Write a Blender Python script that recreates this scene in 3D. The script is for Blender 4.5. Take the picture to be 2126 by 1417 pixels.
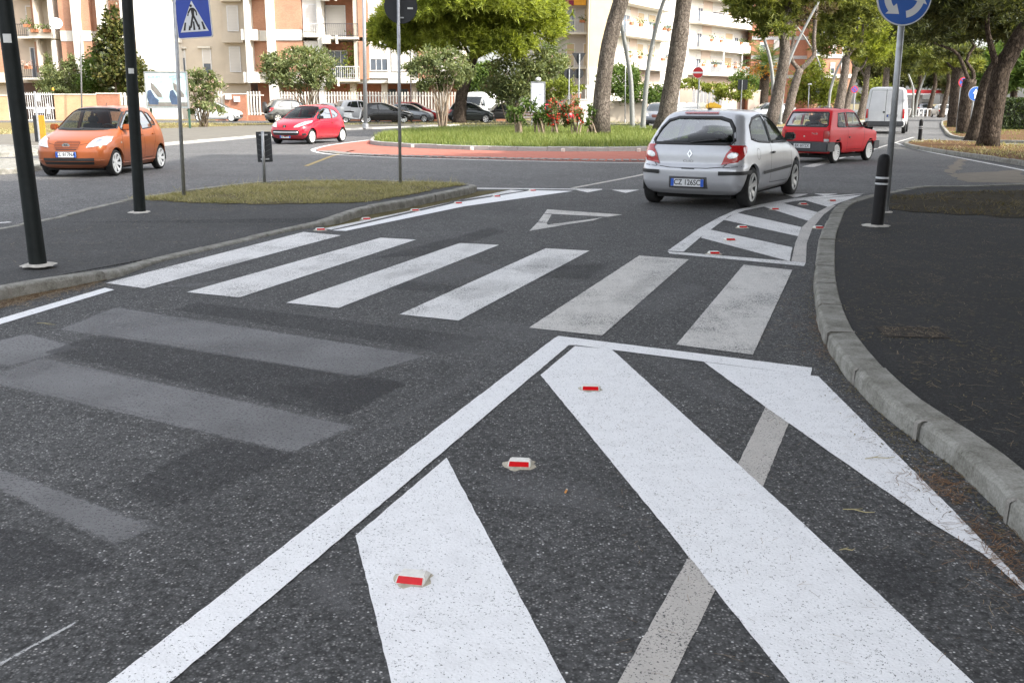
import bpy, bmesh, math, random
import numpy as np
from mathutils import Vector, Matrix
from mathutils.bvhtree import BVHTree
from mathutils.geometry import tessellate_polygon

for o in list(bpy.data.objects):
    bpy.data.objects.remove(o, do_unlink=True)
SC = bpy.context.scene
COL = SC.collection
RND = random.Random(7)
R = math.radians

# ------------------------------------------------------------------ camera
CAM_H = 1.57          # eye height
FPX = 2080.0          # focal length in pixels of the 2126 px wide photograph
PITCH = math.atan(496.0 / FPX)
ROLL = 0.003
cam_data = bpy.data.cameras.new('camera')
cam_data.sensor_width = 36.0
cam_data.lens = 36.0 * FPX / 2126.0
cam_data.clip_start = 0.05
cam_data.clip_end = 3000.0
cam = bpy.data.objects.new('camera', cam_data)
COL.objects.link(cam)
_fw = Vector((0, math.cos(PITCH), -math.sin(PITCH)))
_rt0 = Vector((1, 0, 0))
_up0 = _rt0.cross(_fw)
_rt = _rt0 * math.cos(ROLL) + _up0 * math.sin(ROLL)
_up = _rt.cross(_fw)
cam.matrix_world = Matrix(((_rt.x, _up.x, -_fw.x, 0), (_rt.y, _up.y, -_fw.y, 0), (_rt.z, _up.z, -_fw.z, CAM_H), (0, 0, 0, 1)))
SC.camera = cam

# ------------------------------------------------------------------ sky, sun, exposure
SUN_EL = R(39.0)
SUN_AZ = R(119.0)      # clockwise from +Y: to the right and behind the camera
world = bpy.data.worlds.new('World')
SC.world = world
world.use_nodes = True
wn = world.node_tree
sky = wn.nodes.new('ShaderNodeTexSky')
sky.sky_type = 'NISHITA'
sky.sun_disc = False
sky.sun_elevation = SUN_EL
sky.sun_rotation = SUN_AZ
sky.air_density = 1.0
sky.dust_density = 3.5
sky.ozone_density = 1.0
wn.nodes['Background'].inputs['Strength'].default_value = 0.15
hz = wn.nodes.new('ShaderNodeHueSaturation')      # thin high haze whitens the blue
hz.inputs['Saturation'].default_value = 0.30
wn.links.new(sky.outputs[0], hz.inputs['Color'])
wn.links.new(hz.outputs[0], wn.nodes['Background'].inputs['Color'])
sun_data = bpy.data.lights.new('sun', 'SUN')
sun_data.energy = 2.0
sun_data.angle = R(0.53)
sun_data.color = (1.0, 0.94, 0.84)
sun = bpy.data.objects.new('sun', sun_data)
COL.objects.link(sun)
SUN_DIR = Vector((math.sin(SUN_AZ) * math.cos(SUN_EL), math.cos(SUN_AZ) * math.cos(SUN_EL), math.sin(SUN_EL)))
sun.rotation_euler = SUN_DIR.to_track_quat('Z', 'Y').to_euler()
sun.location = SUN_DIR * 60
SC.view_settings.view_transform = 'Standard'
SC.view_settings.look = 'None'
SC.view_settings.gamma = 1.0
SC.view_settings.use_curve_mapping = False
SC.view_settings.exposure = 1.9
SC.render.engine = 'CYCLES'
SC.cycles.max_bounces = 8
SC.cycles.transparent_max_bounces = 16
SC.cycles.caustics_reflective = False
SC.cycles.caustics_refractive = False

# ------------------------------------------------------------------ survey helpers: pixel of the photograph -> point of the place
def ray(px, py):
    return (_fw * FPX + _rt * (px - 1063.0) - _up * (py - 708.5)).normalized()
def G(px, py, z=0.0):
    d = ray(px, py)
    t = (z - CAM_H) / d.z
    return Vector((d.x * t, d.y * t, z))
def P(px, py, Y):
    d = ray(px, py)
    t = Y / d.y
    return Vector((d.x * t, Y, CAM_H + d.z * t))
def X_at(px, Y, py=205):
    return P(px, py, Y).x
def Z_at(py, Y, px=1063):
    return P(px, py, Y).z

# ------------------------------------------------------------------ materials
MATS = {}
def nmat(name):
    m = bpy.data.materials.new(name)
    m.use_nodes = True
    return m, m.node_tree.nodes, m.node_tree.links, m.node_tree.nodes['Principled BSDF']
def nd(nodes, typ, **kw):
    n = nodes.new(typ)
    for k, v in kw.items():
        if k.startswith('i_'):
            key = k[2:]
            key = int(key) if key.isdigit() else key.replace('_', ' ')
            n.inputs[key].default_value = v
        else:
            setattr(n, k, v)
    return n
def ramp(nodes, stops, interp='LINEAR'):
    r = nodes.new('ShaderNodeValToRGB')
    r.color_ramp.interpolation = interp
    el = r.color_ramp.elements
    while len(el) > 1:
        el.remove(el[-1])
    el[0].position = stops[0][0]
    el[0].color = (*stops[0][1], 1)
    for p, c in stops[1:]:
        e = el.new(p)
        e.color = (*c, 1)
    return r
def g3(v):
    return (v, v, v)
def mixc(nodes, links, fac, a, b, blend='MIX'):
    n = nodes.new('ShaderNodeMix')
    n.data_type = 'RGBA'
    n.blend_type = blend
    for s, v in ((n.inputs[0], fac), (n.inputs[6], a), (n.inputs[7], b)):
        if isinstance(v, (int, float)):
            s.default_value = v
        elif isinstance(v, tuple):
            s.default_value = (*v, 1)
        else:
            links.new(v, s)
    return n.outputs[2]
def mathn(nodes, links, op, a, b=None, clamp=False):
    n = nodes.new('ShaderNodeMath')
    n.operation = op
    n.use_clamp = clamp
    for i, v in ((0, a), (1, b)):
        if v is None:
            continue
        if isinstance(v, (int, float)):
            n.inputs[i].default_value = v
        else:
            links.new(v, n.inputs[i])
    return n.outputs[0]

def plain(name, col, rough=0.6, metal=0.0, var=0.12, scale=6.0, spec=0.5, coat=0.0, bump=0.0, bscale=60.0):
    """paint / plaster / metal with slight mottling"""
    if name in MATS:
        return MATS[name]
    m, N, L, b = nmat(name)
    tc = nd(N, 'ShaderNodeTexCoord')
    no = nd(N, 'ShaderNodeTexNoise', i_Scale=scale, i_Detail=5.0, i_Roughness=0.6)
    L.new(tc.outputs['Object'], no.inputs['Vector'])
    lo = tuple(c * (1 - var) for c in col)
    hi = tuple(min(1, c * (1 + var)) for c in col)
    rp = ramp(N, [(0.3, lo), (0.7, hi)])
    L.new(no.outputs[0], rp.inputs[0])
    L.new(rp.outputs[0], b.inputs['Base Color'])
    b.inputs['Roughness'].default_value = rough
    b.inputs['Metallic'].default_value = metal
    b.inputs['Specular IOR Level'].default_value = spec
    b.inputs['Coat Weight'].default_value = coat
    b.inputs['Coat Roughness'].default_value = 0.03
    if bump:
        n2 = nd(N, 'ShaderNodeTexNoise', i_Scale=bscale, i_Detail=3.0)
        L.new(tc.outputs['Object'], n2.inputs['Vector'])
        bp = nd(N, 'ShaderNodeBump', i_Strength=bump, i_Distance=0.02)
        L.new(n2.outputs[0], bp.inputs['Height'])
        L.new(bp.outputs[0], b.inputs['Normal'])
    MATS[name] = m
    return m

# ------------------------------------------------------------------ mesh helpers
def link_mesh(name, verts, faces, mat=None, parent=None, smooth=False, loc=None, mats=None, midx=None):
    me = bpy.data.meshes.new(name)
    me.from_pydata([tuple(v) for v in verts], [], faces)
    me.validate()
    if mat:
        me.materials.append(mat)
    if mats:
        for q in mats:
            me.materials.append(q)
        if midx is not None:
            me.polygons.foreach_set('material_index', midx)
    if smooth:
        me.polygons.foreach_set('use_smooth', [True] * len(me.polygons))
    me.update()
    o = bpy.data.objects.new(name, me)
    COL.objects.link(o)
    if parent is not None:
        o.parent = parent
    if loc is not None:
        o.location = loc
    return o
def tag(o, label, cat, group=None):
    o['label'] = label
    o['category'] = cat
    if group:
        o['group'] = group
    return o
def structure(o):
    o['kind'] = 'structure'
    return o
def stuff(o):
    o['kind'] = 'stuff'
    return o
def empty(name, loc=(0, 0, 0), rz=0.0):
    o = bpy.data.objects.new(name, None)
    o.location = loc
    o.rotation_euler = (0, 0, rz)
    o.empty_display_size = 0.2
    COL.objects.link(o)
    return o
def copy_tree(o, parent=None):
    c = o.copy()
    COL.objects.link(c)
    c.parent = parent
    for ch in list(o.children):
        copy_tree(ch, c)
    return c

class MB:
    """collects shapes for one mesh"""
    def __init__(s):
        s.v = []
        s.f = []
    def add(s, vs, fs):
        n = len(s.v)
        s.v += [tuple(q) for q in vs]
        s.f += [tuple(i + n for i in f) for f in fs]
        return s
    def box(s, a, b):
        x0, y0, z0 = (min(p, q) for p, q in zip(a, b))
        x1, y1, z1 = (max(p, q) for p, q in zip(a, b))
        return s.add([(x0, y0, z0), (x1, y0, z0), (x1, y1, z0), (x0, y1, z0), (x0, y0, z1), (x1, y0, z1), (x1, y1, z1), (x0, y1, z1)],
                     [(0, 3, 2, 1), (4, 5, 6, 7), (0, 1, 5, 4), (1, 2, 6, 5), (2, 3, 7, 6), (3, 0, 4, 7)])
    def obox(s, c, sx, sy, sz, M):
        vs = []
        for dz in (-1, 1):
            for dx, dy in ((-1, -1), (1, -1), (1, 1), (-1, 1)):
                vs.append(Vector(c) + M @ Vector((dx * sx / 2, dy * sy / 2, dz * sz / 2)))
        return s.add(vs, [(0, 3, 2, 1), (4, 5, 6, 7), (0, 1, 5, 4), (1, 2, 6, 5), (2, 3, 7, 6), (3, 0, 4, 7)])
    def tube(s, pts, radii, n=10, cap=True):
        pts = [Vector(p) for p in pts]
        if isinstance(radii, (int, float)):
            radii = [radii] * len(pts)
        rings = []
        ref = None
        for i, p in enumerate(pts):
            d = (pts[min(i + 1, len(pts) - 1)] - pts[max(i - 1, 0)]).normalized()
            if ref is None:
                ref = d.orthogonal().normalized()
            ref = (ref - d * ref.dot(d))
            ref = ref.normalized() if ref.length > 1e-6 else d.orthogonal().normalized()
            w = d.cross(ref)
            rings.append([p + (ref * math.cos(a) + w * math.sin(a)) * radii[i] for a in (2 * math.pi * k / n for k in range(n))])
        base = len(s.v)
        for rg in rings:
            s.v += [tuple(q) for q in rg]
        for i in range(len(rings) - 1):
            for k in range(n):
                a = base + i * n + k
                b2 = base + i * n + (k + 1) % n
                s.f.append((a, b2, b2 + n, a + n))
        if cap:
            s.f.append(tuple(base + k for k in reversed(range(n))))
            s.f.append(tuple(base + (len(rings) - 1) * n + k for k in range(n)))
        return s
    def lathe(s, prof, n=24, c=(0, 0, 0), M=None):
        """prof: (r, h) pairs about local z"""
        M = M or Matrix.Identity(3)
        base = len(s.v)
        for r, h in prof:
            for k in range(n):
                a = 2 * math.pi * k / n
                s.v.append(tuple(Vector(c) + M @ Vector((r * math.cos(a), r * math.sin(a), h))))
        for i in range(len(prof) - 1):
            for k in range(n):
                a = base + i * n + k
                b2 = base + i * n + (k + 1) % n
                s.f.append((a, b2, b2 + n, a + n))
        return s
    def prism(s, poly, h, M=None, c=(0, 0, 0)):
        """poly in local xy, extruded along local z from 0 to h"""
        M = M or Matrix.Identity(3)
        n = len(poly)
        base = len(s.v)
        for z in (0, h):
            for x, y in poly:
                s.v.append(tuple(Vector(c) + M @ Vector((x, y, z))))
        tri = tessellate_polygon([[Vector((x, y, 0)) for x, y in poly]])
        area = sum(poly[i][0] * poly[(i + 1) % n][1] - poly[(i + 1) % n][0] * poly[i][1] for i in range(n))
        for t in tri:
            s.f.append(tuple(base + n + i for i in t))
            s.f.append(tuple(base + i for i in reversed(t)))
        for i in range(n):
            j = (i + 1) % n
            s.f.append((base + i, base + j, base + n + j, base + n + i) if area > 0 else (base + j, base + i, base + n + i, base + n + j))
        return s
    def build(s, name, mat, parent=None, smooth=False, loc=None, bevel=0.0, auto=None, recalc=True):
        me = bpy.data.meshes.new(name)
        me.from_pydata(s.v, [], s.f)
        if recalc or bevel:
            bm = bmesh.new()
            bm.from_mesh(me)
            bmesh.ops.recalc_face_normals(bm, faces=bm.faces)
            if bevel:
                es = [e for e in bm.edges if len(e.link_faces) == 2 and e.calc_face_angle(0) > 0.6]
                bmesh.ops.bevel(bm, geom=es, offset=bevel, segments=2, affect='EDGES', clamp_overlap=True)
            bm.to_mesh(me)
            bm.free()
        me.materials.append(mat)
        if smooth:
            me.polygons.foreach_set('use_smooth', [True] * len(me.polygons))
            if auto:
                me.set_sharp_from_angle(angle=auto)
        me.update()
        o = bpy.data.objects.new(name, me)
        COL.objects.link(o)
        if parent is not None:
            o.parent = parent
        if loc is not None:
            o.location = loc
        return o

def rotz(a):
    return Matrix.Rotation(a, 3, 'Z')
def frame(n):
    """matrix whose local z is n"""
    return Vector(n).to_track_quat('Z', 'Y').to_matrix()

def sheet(name, pts, z, mat, parent=None, sub=0, jitter=0.0):
    """flat polygon on the ground (world points), one sheet"""
    pts = [Vector((p[0], p[1], 0)) for p in pts]
    if sub:
        q = []
        for i, p in enumerate(pts):
            nx = pts[(i + 1) % len(pts)]
            k = max(1, int((nx - p).length / sub))
            for j in range(k):
                t = j / k
                e = p.lerp(nx, t)
                if jitter and j:
                    dr = (nx - p).normalized()
                    e = e + Vector((-dr.y, dr.x, 0)) * RND.uniform(-jitter, jitter)
                q.append(e)
        pts = q
    tri = tessellate_polygon([pts])
    fs = []
    for t in tri:
        a, b2, c = (pts[i] for i in t)
        fs.append(tuple(t) if (b2 - a).cross(c - a).z > 0 else tuple(reversed(t)))
    return link_mesh(name, [(p.x, p.y, z) for p in pts], fs, mat, parent)
def spline(pts, step=0.5, closed=False):
    """Catmull-Rom through points"""
    pts = [Vector(p) for p in pts]
    n = len(pts)
    out = []
    rng = n if closed else n - 1
    for i in range(rng):
        p0 = pts[(i - 1) % n] if (closed or i) else pts[0]
        p1 = pts[i]
        p2 = pts[(i + 1) % n]
        p3 = pts[(i + 2) % n] if (closed or i + 2 < n) else pts[-1]
        k = max(1, int((p2 - p1).length / step))
        for j in range(k):
            t = j / k
            out.append(0.5 * ((2 * p1) + (p2 - p0) * t + (2 * p0 - 5 * p1 + 4 * p2 - p3) * t * t + (3 * p1 - p0 - 3 * p2 + p3) * t ** 3))
    if not closed:
        out.append(pts[-1])
    return out
# ------------------------------------------------------------------ ground materials
def asphalt(name, base, speck=0.5, patch=0.25, rough=0.85, coarse=95.0, bump=0.5):
    m, N, L, b = nmat(name)
    tc = nd(N, 'ShaderNodeTexCoord')
    o = tc.outputs['Object']
    v1 = nd(N, 'ShaderNodeTexVoronoi', i_Scale=coarse)
    v2 = nd(N, 'ShaderNodeTexVoronoi', i_Scale=coarse * 0.47)
    n1 = nd(N, 'ShaderNodeTexNoise', i_Scale=0.55, i_Detail=6.0, i_Roughness=0.6)
    n2 = nd(N, 'ShaderNodeTexNoise', i_Scale=45.0, i_Detail=4.0, i_Roughness=0.7)
    n3 = nd(N, 'ShaderNodeTexNoise', i_Scale=4.0, i_Detail=5.0, i_Roughness=0.65)
    for q in (v1, v2, n1, n2, n3):
        L.new(o, q.inputs['Vector'])
    # stones: random grey per cell, a few pale ones
    hs = nd(N, 'ShaderNodeSeparateColor')
    L.new(v1.outputs['Color'], hs.inputs[0])
    st = ramp(N, [(0.0, g3(base * 0.4)), (0.5, g3(base)), (0.86, tuple(base * k for k in (1.5, 1.47, 1.45))), (0.965, tuple(base * (1 + 3 * speck) * k for k in (1.05, 1.0, 0.95))), (1.0, g3(min(0.6, base * (1 + 6 * speck))))])
    L.new(hs.outputs[0], st.inputs[0])
    # binder between the stones
    bd = ramp(N, [(0.25, g3(0.0)), (0.5, g3(1.0))])
    L.new(v1.outputs['Distance'], bd.inputs[0])
    mul = nd(N, 'ShaderNodeMapRange', i_1=0.0, i_2=0.009, i_3=0.0, i_4=1.0)
    c1 = mixc(N, L, bd.outputs[0], st.outputs[0], g3(base * 0.45))
    pr = ramp(N, [(0.25, g3(1 - patch)), (0.75, g3(1 + patch))])
    L.new(n1.outputs[0], pr.inputs[0])
    c2 = mixc(N, L, 1.0, c1, pr.outputs[0], 'MULTIPLY')
    pr2 = ramp(N, [(0.3, g3(0.86)), (0.7, g3(1.14))])
    L.new(n3.outputs[0], pr2.inputs[0])
    c3 = mixc(N, L, 1.0, c2, pr2.outputs[0], 'MULTIPLY')
    hs2 = nd(N, 'ShaderNodeSeparateColor')
    L.new(v2.outputs['Color'], hs2.inputs[0])
    pr3 = ramp(N, [(0.0, g3(0.62)), (0.5, g3(1.0)), (1.0, g3(1.3))])
    L.new(hs2.outputs[1], pr3.inputs[0])
    pr4 = ramp(N, [(0.36, g3(0.5)), (0.5, g3(1.0)), (0.66, g3(1.35))])
    L.new(n2.outputs[0], pr4.inputs[0])
    c3 = mixc(N, L, 1.0, mixc(N, L, 1.0, c3, pr3.outputs[0], 'MULTIPLY'), pr4.outputs[0], 'MULTIPLY')
    L.new(c3, b.inputs['Base Color'])
    b.inputs['Roughness'].default_value = rough
    b.inputs['Specular IOR Level'].default_value = 0.35
    hsum = mathn(N, L, 'ADD', v2.outputs['Distance'], mathn(N, L, 'MULTIPLY', v1.outputs['Distance'], 0.8))
    bp = nd(N, 'ShaderNodeBump', i_Strength=bump, i_Distance=0.006)
    bp.invert = True
    L.new(hsum, bp.inputs['Height'])
    L.new(bp.outputs[0], b.inputs['Normal'])
    MATS[name] = m
    return m

def paint(name, col, wear=0.25, specks=0.5, rough=0.55, dirt=(0.25, 0.24, 0.23), edge=0.0):
    """road paint: pores between stones showing through, rubbed patches, dirt"""
    m, N, L, b = nmat(name)
    tc = nd(N, 'ShaderNodeTexCoord')
    o = tc.outputs['Object']
    v1 = nd(N, 'ShaderNodeTexVoronoi', i_Scale=85.0)
    n1 = nd(N, 'ShaderNodeTexNoise', i_Scale=105.0, i_Detail=3.0, i_Roughness=0.75)
    n2 = nd(N, 'ShaderNodeTexNoise', i_Scale=1.6, i_Detail=6.0, i_Roughness=0.65)
    n3 = nd(N, 'ShaderNodeTexNoise', i_Scale=9.0, i_Detail=5.0, i_Roughness=0.7)
    mp = nd(N, 'ShaderNodeMapping')
    mp.inputs['Rotation'].default_value = (0, 0, 0.75)
    mp.inputs['Scale'].default_value = (7.0, 0.7, 1)
    n4 = nd(N, 'ShaderNodeTexNoise', i_Scale=1.2, i_Detail=5.0, i_Roughness=0.6)
    L.new(o, mp.inputs['Vector'])
    L.new(mp.outputs[0], n4.inputs['Vector'])
    for q in (v1, n1, n2, n3):
        L.new(o, q.inputs['Vector'])
    # wear amount grows in patches
    rub = ramp(N, [(0.42, g3(0.0)), (0.72, g3(1.0))])
    L.new(n2.outputs[0], rub.inputs[0])
    thr = mathn(N, L, 'ADD', mathn(N, L, 'MULTIPLY', rub.outputs[0], wear * 0.22), 0.345 + 0.055 * specks)
    pore = mathn(N, L, 'LESS_THAN', n1.outputs[0], thr)
    dr = ramp(N, [(0.32, tuple(c * (1 - 0.12 * (1 - d)) for c, d in zip(col, dirt))), (0.55, col)])
    L.new(n3.outputs[0], dr.inputs[0])
    st = ramp(N, [(0.3, g3(1 - 0.22 * wear)), (0.6, g3(1.0))])
    L.new(n4.outputs[0], st.inputs[0])
    c0 = mixc(N, L, 0.9, dr.outputs[0], st.outputs[0], 'MULTIPLY')
    c1 = mixc(N, L, pore, c0, (0.055, 0.054, 0.055))
    L.new(c1, b.inputs['Base Color'])
    b.inputs['Roughness'].default_value = rough
    bp = nd(N, 'ShaderNodeBump', i_Strength=0.35, i_Distance=0.004)
    L.new(v1.outputs['Distance'], bp.inputs['Height'])
    L.new(bp.outputs[0], b.inputs['Normal'])
    MATS[name] = m
    return m

def soil(name, stops, scale=3.0, bump=0.6):
    m, N, L, b = nmat(name)
    tc = nd(N, 'ShaderNodeTexCoord')
    n1 = nd(N, 'ShaderNodeTexNoise', i_Scale=scale, i_Detail=8.0, i_Roughness=0.7)
    n2 = nd(N, 'ShaderNodeTexNoise', i_Scale=scale * 12, i_Detail=4.0, i_Roughness=0.7)
    L.new(tc.outputs['Object'], n1.inputs['Vector'])
    L.new(tc.outputs['Object'], n2.inputs['Vector'])
    ad = mathn(N, L, 'ADD', mathn(N, L, 'MULTIPLY', n1.outputs[0], 0.6), mathn(N, L, 'MULTIPLY', n2.outputs[0], 0.4))
    rp = ramp(N, stops)
    L.new(ad, rp.inputs[0])
    L.new(rp.outputs[0], b.inputs['Base Color'])
    b.inputs['Roughness'].default_value = 0.95
    b.inputs['Specular IOR Level'].default_value = 0.1
    bp = nd(N, 'ShaderNodeBump', i_Strength=bump, i_Distance=0.05)
    L.new(n2.outputs[0], bp.inputs['Height'])
    L.new(bp.outputs[0], b.inputs['Normal'])
    MATS[name] = m
    return m

def ghost(name, col, amount, streak=0.4):
    """thin film on the road (blacked-out or worn-away old paint): partly see-through, soft edged, pores"""
    m, N, L, b = nmat(name)
    tc = nd(N, 'ShaderNodeTexCoord')
    o = tc.outputs['Object']
    n1 = nd(N, 'ShaderNodeTexNoise', i_Scale=60.0, i_Detail=4.0, i_Roughness=0.7)
    n2 = nd(N, 'ShaderNodeTexNoise', i_Scale=1.3, i_Detail=5.0, i_Roughness=0.6)
    L.new(o, n1.inputs['Vector'])
    L.new(o, n2.inputs['Vector'])
    at = nd(N, 'ShaderNodeAttribute', attribute_name='fade')
    big = ramp(N, [(0.25, g3(1 - streak)), (0.65, g3(1.0))])
    L.new(n2.outputs[0], big.inputs[0])
    pores = ramp(N, [(0.36, g3(0.15)), (0.46, g3(1.0))])
    L.new(n1.outputs[0], pores.inputs[0])
    n3 = nd(N, 'ShaderNodeTexNoise', i_Scale=28.0, i_Detail=5.0, i_Roughness=0.75)
    L.new(o, n3.inputs['Vector'])
    ed = mathn(N, L, 'ADD', mathn(N, L, 'MULTIPLY', at.outputs['Fac'], 1.1), mathn(N, L, 'MULTIPLY', n3.outputs[0], 1.6))
    cut = nd(N, 'ShaderNodeMapRange')
    cut.inputs[1].default_value, cut.inputs[2].default_value = 0.95, 1.35
    L.new(ed, cut.inputs[0])
    a = mathn(N, L, 'MULTIPLY', mathn(N, L, 'MULTIPLY', big.outputs[0], pores.outputs[0]), mathn(N, L, 'MULTIPLY', cut.outputs[0], amount), clamp=True)
    L.new(a, b.inputs['Alpha'])
    b.inputs['Base Color'].default_value = (*col, 1)
    b.inputs['Roughness'].default_value = 0.8
    MATS[name] = m
    return m

M_ASPH = asphalt('asphalt', 0.125, speck=0.6)
M_ASPH_FAR = asphalt('asphalt_pale', 0.175, speck=0.2, patch=0.18, coarse=70)  # paler grey than the near road
M_ASPH_BLACK = asphalt('asphalt_footway', 0.032, speck=0.35, patch=0.3, coarse=120, rough=0.92)
M_ASPH_FOOT = asphalt('asphalt_footway_grey', 0.078, speck=0.3, patch=0.3, coarse=110)
M_WHITE = paint('road_paint_new', (0.80, 0.80, 0.81), wear=0.15, specks=0.3)
M_WHITE2 = paint('road_paint_crossing', (0.70, 0.69, 0.68), wear=0.5, specks=0.75)
M_WHITE3 = paint('road_paint_worn', (0.56, 0.54, 0.51), wear=0.65, specks=0.8)
M_OLD = paint('road_paint_old_cream', (0.47, 0.44, 0.405), wear=0.5, specks=0.7)
M_GHOST_L = ghost('film_grey', (0.225, 0.223, 0.226), 0.8, streak=0.5)
M_GHOST_D = ghost('film_black', (0.042, 0.042, 0.044), 0.5, streak=0.6)
M_GHOST_S = ghost('film_faint', (0.20, 0.198, 0.20), 0.42, streak=0.8)
M_RUB = ghost('tyre_rub', (0.16, 0.16, 0.16), 0.22, streak=0.9)
M_WSCR = ghost('white_scrape', (0.6, 0.6, 0.6), 0.75, streak=0.8)
M_CONC = soil('kerb_concrete', [(0.3, (0.07, 0.067, 0.055)), (0.42, (0.18, 0.174, 0.15)), (0.54, (0.29, 0.283, 0.255)), (0.7, (0.43, 0.42, 0.39))], scale=7.0, bump=0.25)
M_MORTAR = soil('mortar_pale', [(0.3, (0.17, 0.16, 0.14)), (0.6, (0.36, 0.34, 0.31))], scale=12.0, bump=0.4)
M_CONC_L = soil('kerb_concrete_pale', [(0.25, (0.20, 0.195, 0.18)), (0.5, (0.33, 0.325, 0.31)), (0.8, (0.42, 0.41, 0.39))], scale=4.0, bump=0.2)
M_GRASSGROUND = soil('verge_soil_dry', [(0.3, (0.10, 0.075, 0.04)), (0.5, (0.20, 0.155, 0.075)), (0.62, (0.17, 0.17, 0.06)), (0.8, (0.27, 0.215, 0.12))], scale=0.6)
M_DIRT = soil('soil_under_grass', [(0.3, (0.07, 0.055, 0.03)), (0.55, (0.14, 0.12, 0.06)), (0.8, (0.22, 0.19, 0.11))], scale=2.0)
M_LAWN = soil('lawn_soil', [(0.3, (0.035, 0.05, 0.015)), (0.6, (0.075, 0.10, 0.03)), (0.8, (0.12, 0.13, 0.05))], scale=1.2)
M_LITTER = soil('needle_litter', [(0.3, (0.05, 0.032, 0.018)), (0.55, (0.13, 0.075, 0.038)), (0.8, (0.24, 0.15, 0.08))], scale=8.0)
M_SAND_LIT = soil('sunlit_sand', [(0.3, (0.16, 0.14, 0.115)), (0.7, (0.27, 0.24, 0.20))], scale=3.0, bump=0.1)  # sandy brown with sunlight mixed into the tone
M_RED = soil('red_apron_paving', [(0.25, (0.25, 0.085, 0.065)), (0.5, (0.33, 0.13, 0.10)), (0.8, (0.42, 0.19, 0.15))], scale=2.5, bump=0.15)
M_TERRAIN = soil('terrain_dry', [(0.3, (0.10, 0.085, 0.05)), (0.6, (0.19, 0.16, 0.09)), (0.8, (0.16, 0.17, 0.07))], scale=0.1)

# ------------------------------------------------------------------ ground, roads
ground = structure(sheet('ground', [(-1500, -300), (1500, -300), (1500, 2500), (-1500, 2500)], -0.03, M_TERRAIN))
# near approach road (darker asphalt) and the paler carriageway of the roundabout beyond the give-way line
give_way = [G(-700, 470), G(25, 464), G(60, 458), G(118, 448), G(214, 424), G(304, 406), G(447, 387), G(560, 375), G(835, 376), G(985, 390), G(1190, 394), G(1330, 395), G(1480, 395), G(1640, 401), G(1800, 402), G(1913, 387), G(2126, 381), G(2500, 372)]
road = structure(sheet('road', [(-60, -14), (60, -14), (60, give_way[-1].y)] + [(p.x, p.y) for p in reversed(give_way)] + [(-60, give_way[0].y)], 0.0, M_ASPH))
road_ring = structure(sheet('road', [(p.x, p.y) for p in give_way] + [(90, give_way[-1].y), (90, 260), (-110, 260), (-110, 62), (-110, give_way[0].y)], -0.003, M_ASPH_FAR))

def mark(pix, mat, name='painted_marking', z=0.004, parent=None, sub=0.05, jit=0.0018):
    return sheet(name, [G(*p) for p in pix], z, mat, parent or road, sub=sub, jitter=jit)

# pedestrian crossing
for pix, mat in (([(220, 588), (300, 599), (708, 489), (630, 482)], M_WHITE2), ([(388, 607), (497, 618), (864, 498), (790, 494)], M_WHITE2),
                 ([(594, 629), (703, 640), (1036, 509), (955, 505)], M_WHITE2), ([(830, 653), (952, 666), (1224, 521), (1133, 516)], M_WHITE2),
                 ([(1098, 681), (1250, 697), (1430, 539), (1327, 531)], M_WHITE3), ([(1404, 716), (1563, 737), (1645, 561), (1544, 550)], M_WHITE3)):
    mark(pix, mat, 'crossing_stripe')
# hatched area in front: border, cross line, three diagonal bars
mark([(1150, 703), (1160, 698), (1686, 764), (1683, 780), (1196, 717), (1181, 717), (700, 1125), (354, 1417), (150, 1588), (-40, 1590), (226, 1417), (700, 1047)], M_WHITE, 'hatching_border')
mark([(927, 951), (738, 1113), (775, 1260), (812, 1417), (860, 1640), (1290, 1640), (1174, 1417)], M_WHITE, 'hatching_bar')
mark([(1122, 779), (1194, 719), (1270, 726), (1400, 844), (1667, 1087), (2020, 1417), (2300, 1680), (1880, 1680), (1638, 1417), (1400, 1119)], M_WHITE, 'hatching_bar')
mark([(1461, 752), (1699, 782), (1785, 868), (1956, 1037), (2126, 1214), (2240, 1330), (2116, 1218), (2041, 1151), (1934, 1087), (1774, 975), (1587, 844)], M_WHITE, 'hatching_bar')
mark([(1591, 842), (1640, 872), (1584, 1010), (1483, 1229), (1392, 1417), (1330, 1540), (1190, 1600), (1283, 1417), (1429, 1157), (1534, 959)], M_OLD, 'old_marking', z=0.0022)
# edge line at left
mark([(-400, 782), (-400, 800), (0, 674), (237, 602), (218, 598), (0, 662)], M_WHITE, 'edge_line')
# hatched area beyond the crossing, right
mark([(1386, 521), (1451, 475), (1490, 453), (1528, 436), (1577, 425), (1636, 414), (1691, 408), (1798, 402), (1650, 418), (1599, 427), (1547, 437), (1514, 449), (1458, 490), (1419, 523)], M_WHITE2, 'hatching_border')
mark([(1386, 522.5), (1418, 524.6), (1642, 543), (1673, 545.5), (1669, 553), (1390, 527)], M_WHITE2, 'hatching_border', z=0.0045)
mark([(1673, 545), (1675, 505), (1686, 475), (1710, 446), (1736, 426), (1721, 428), (1695, 442), (1665, 472), (1651, 505), (1643, 542.5)], M_OLD, 'hatching_border', z=0.0035)
for pix in ([(1469, 476), (1645, 514), (1639, 543), (1455, 494)], [(1529, 442), (1664, 472), (1657, 491), (1503, 457)], [(1625, 422), (1697, 441), (1678, 459), (1584, 429)], [(1669, 415.5), (1790, 405), (1750, 419), (1719, 430)]):
    mark(pix, M_WHITE2, 'hatching_bar', z=0.0043)
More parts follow.
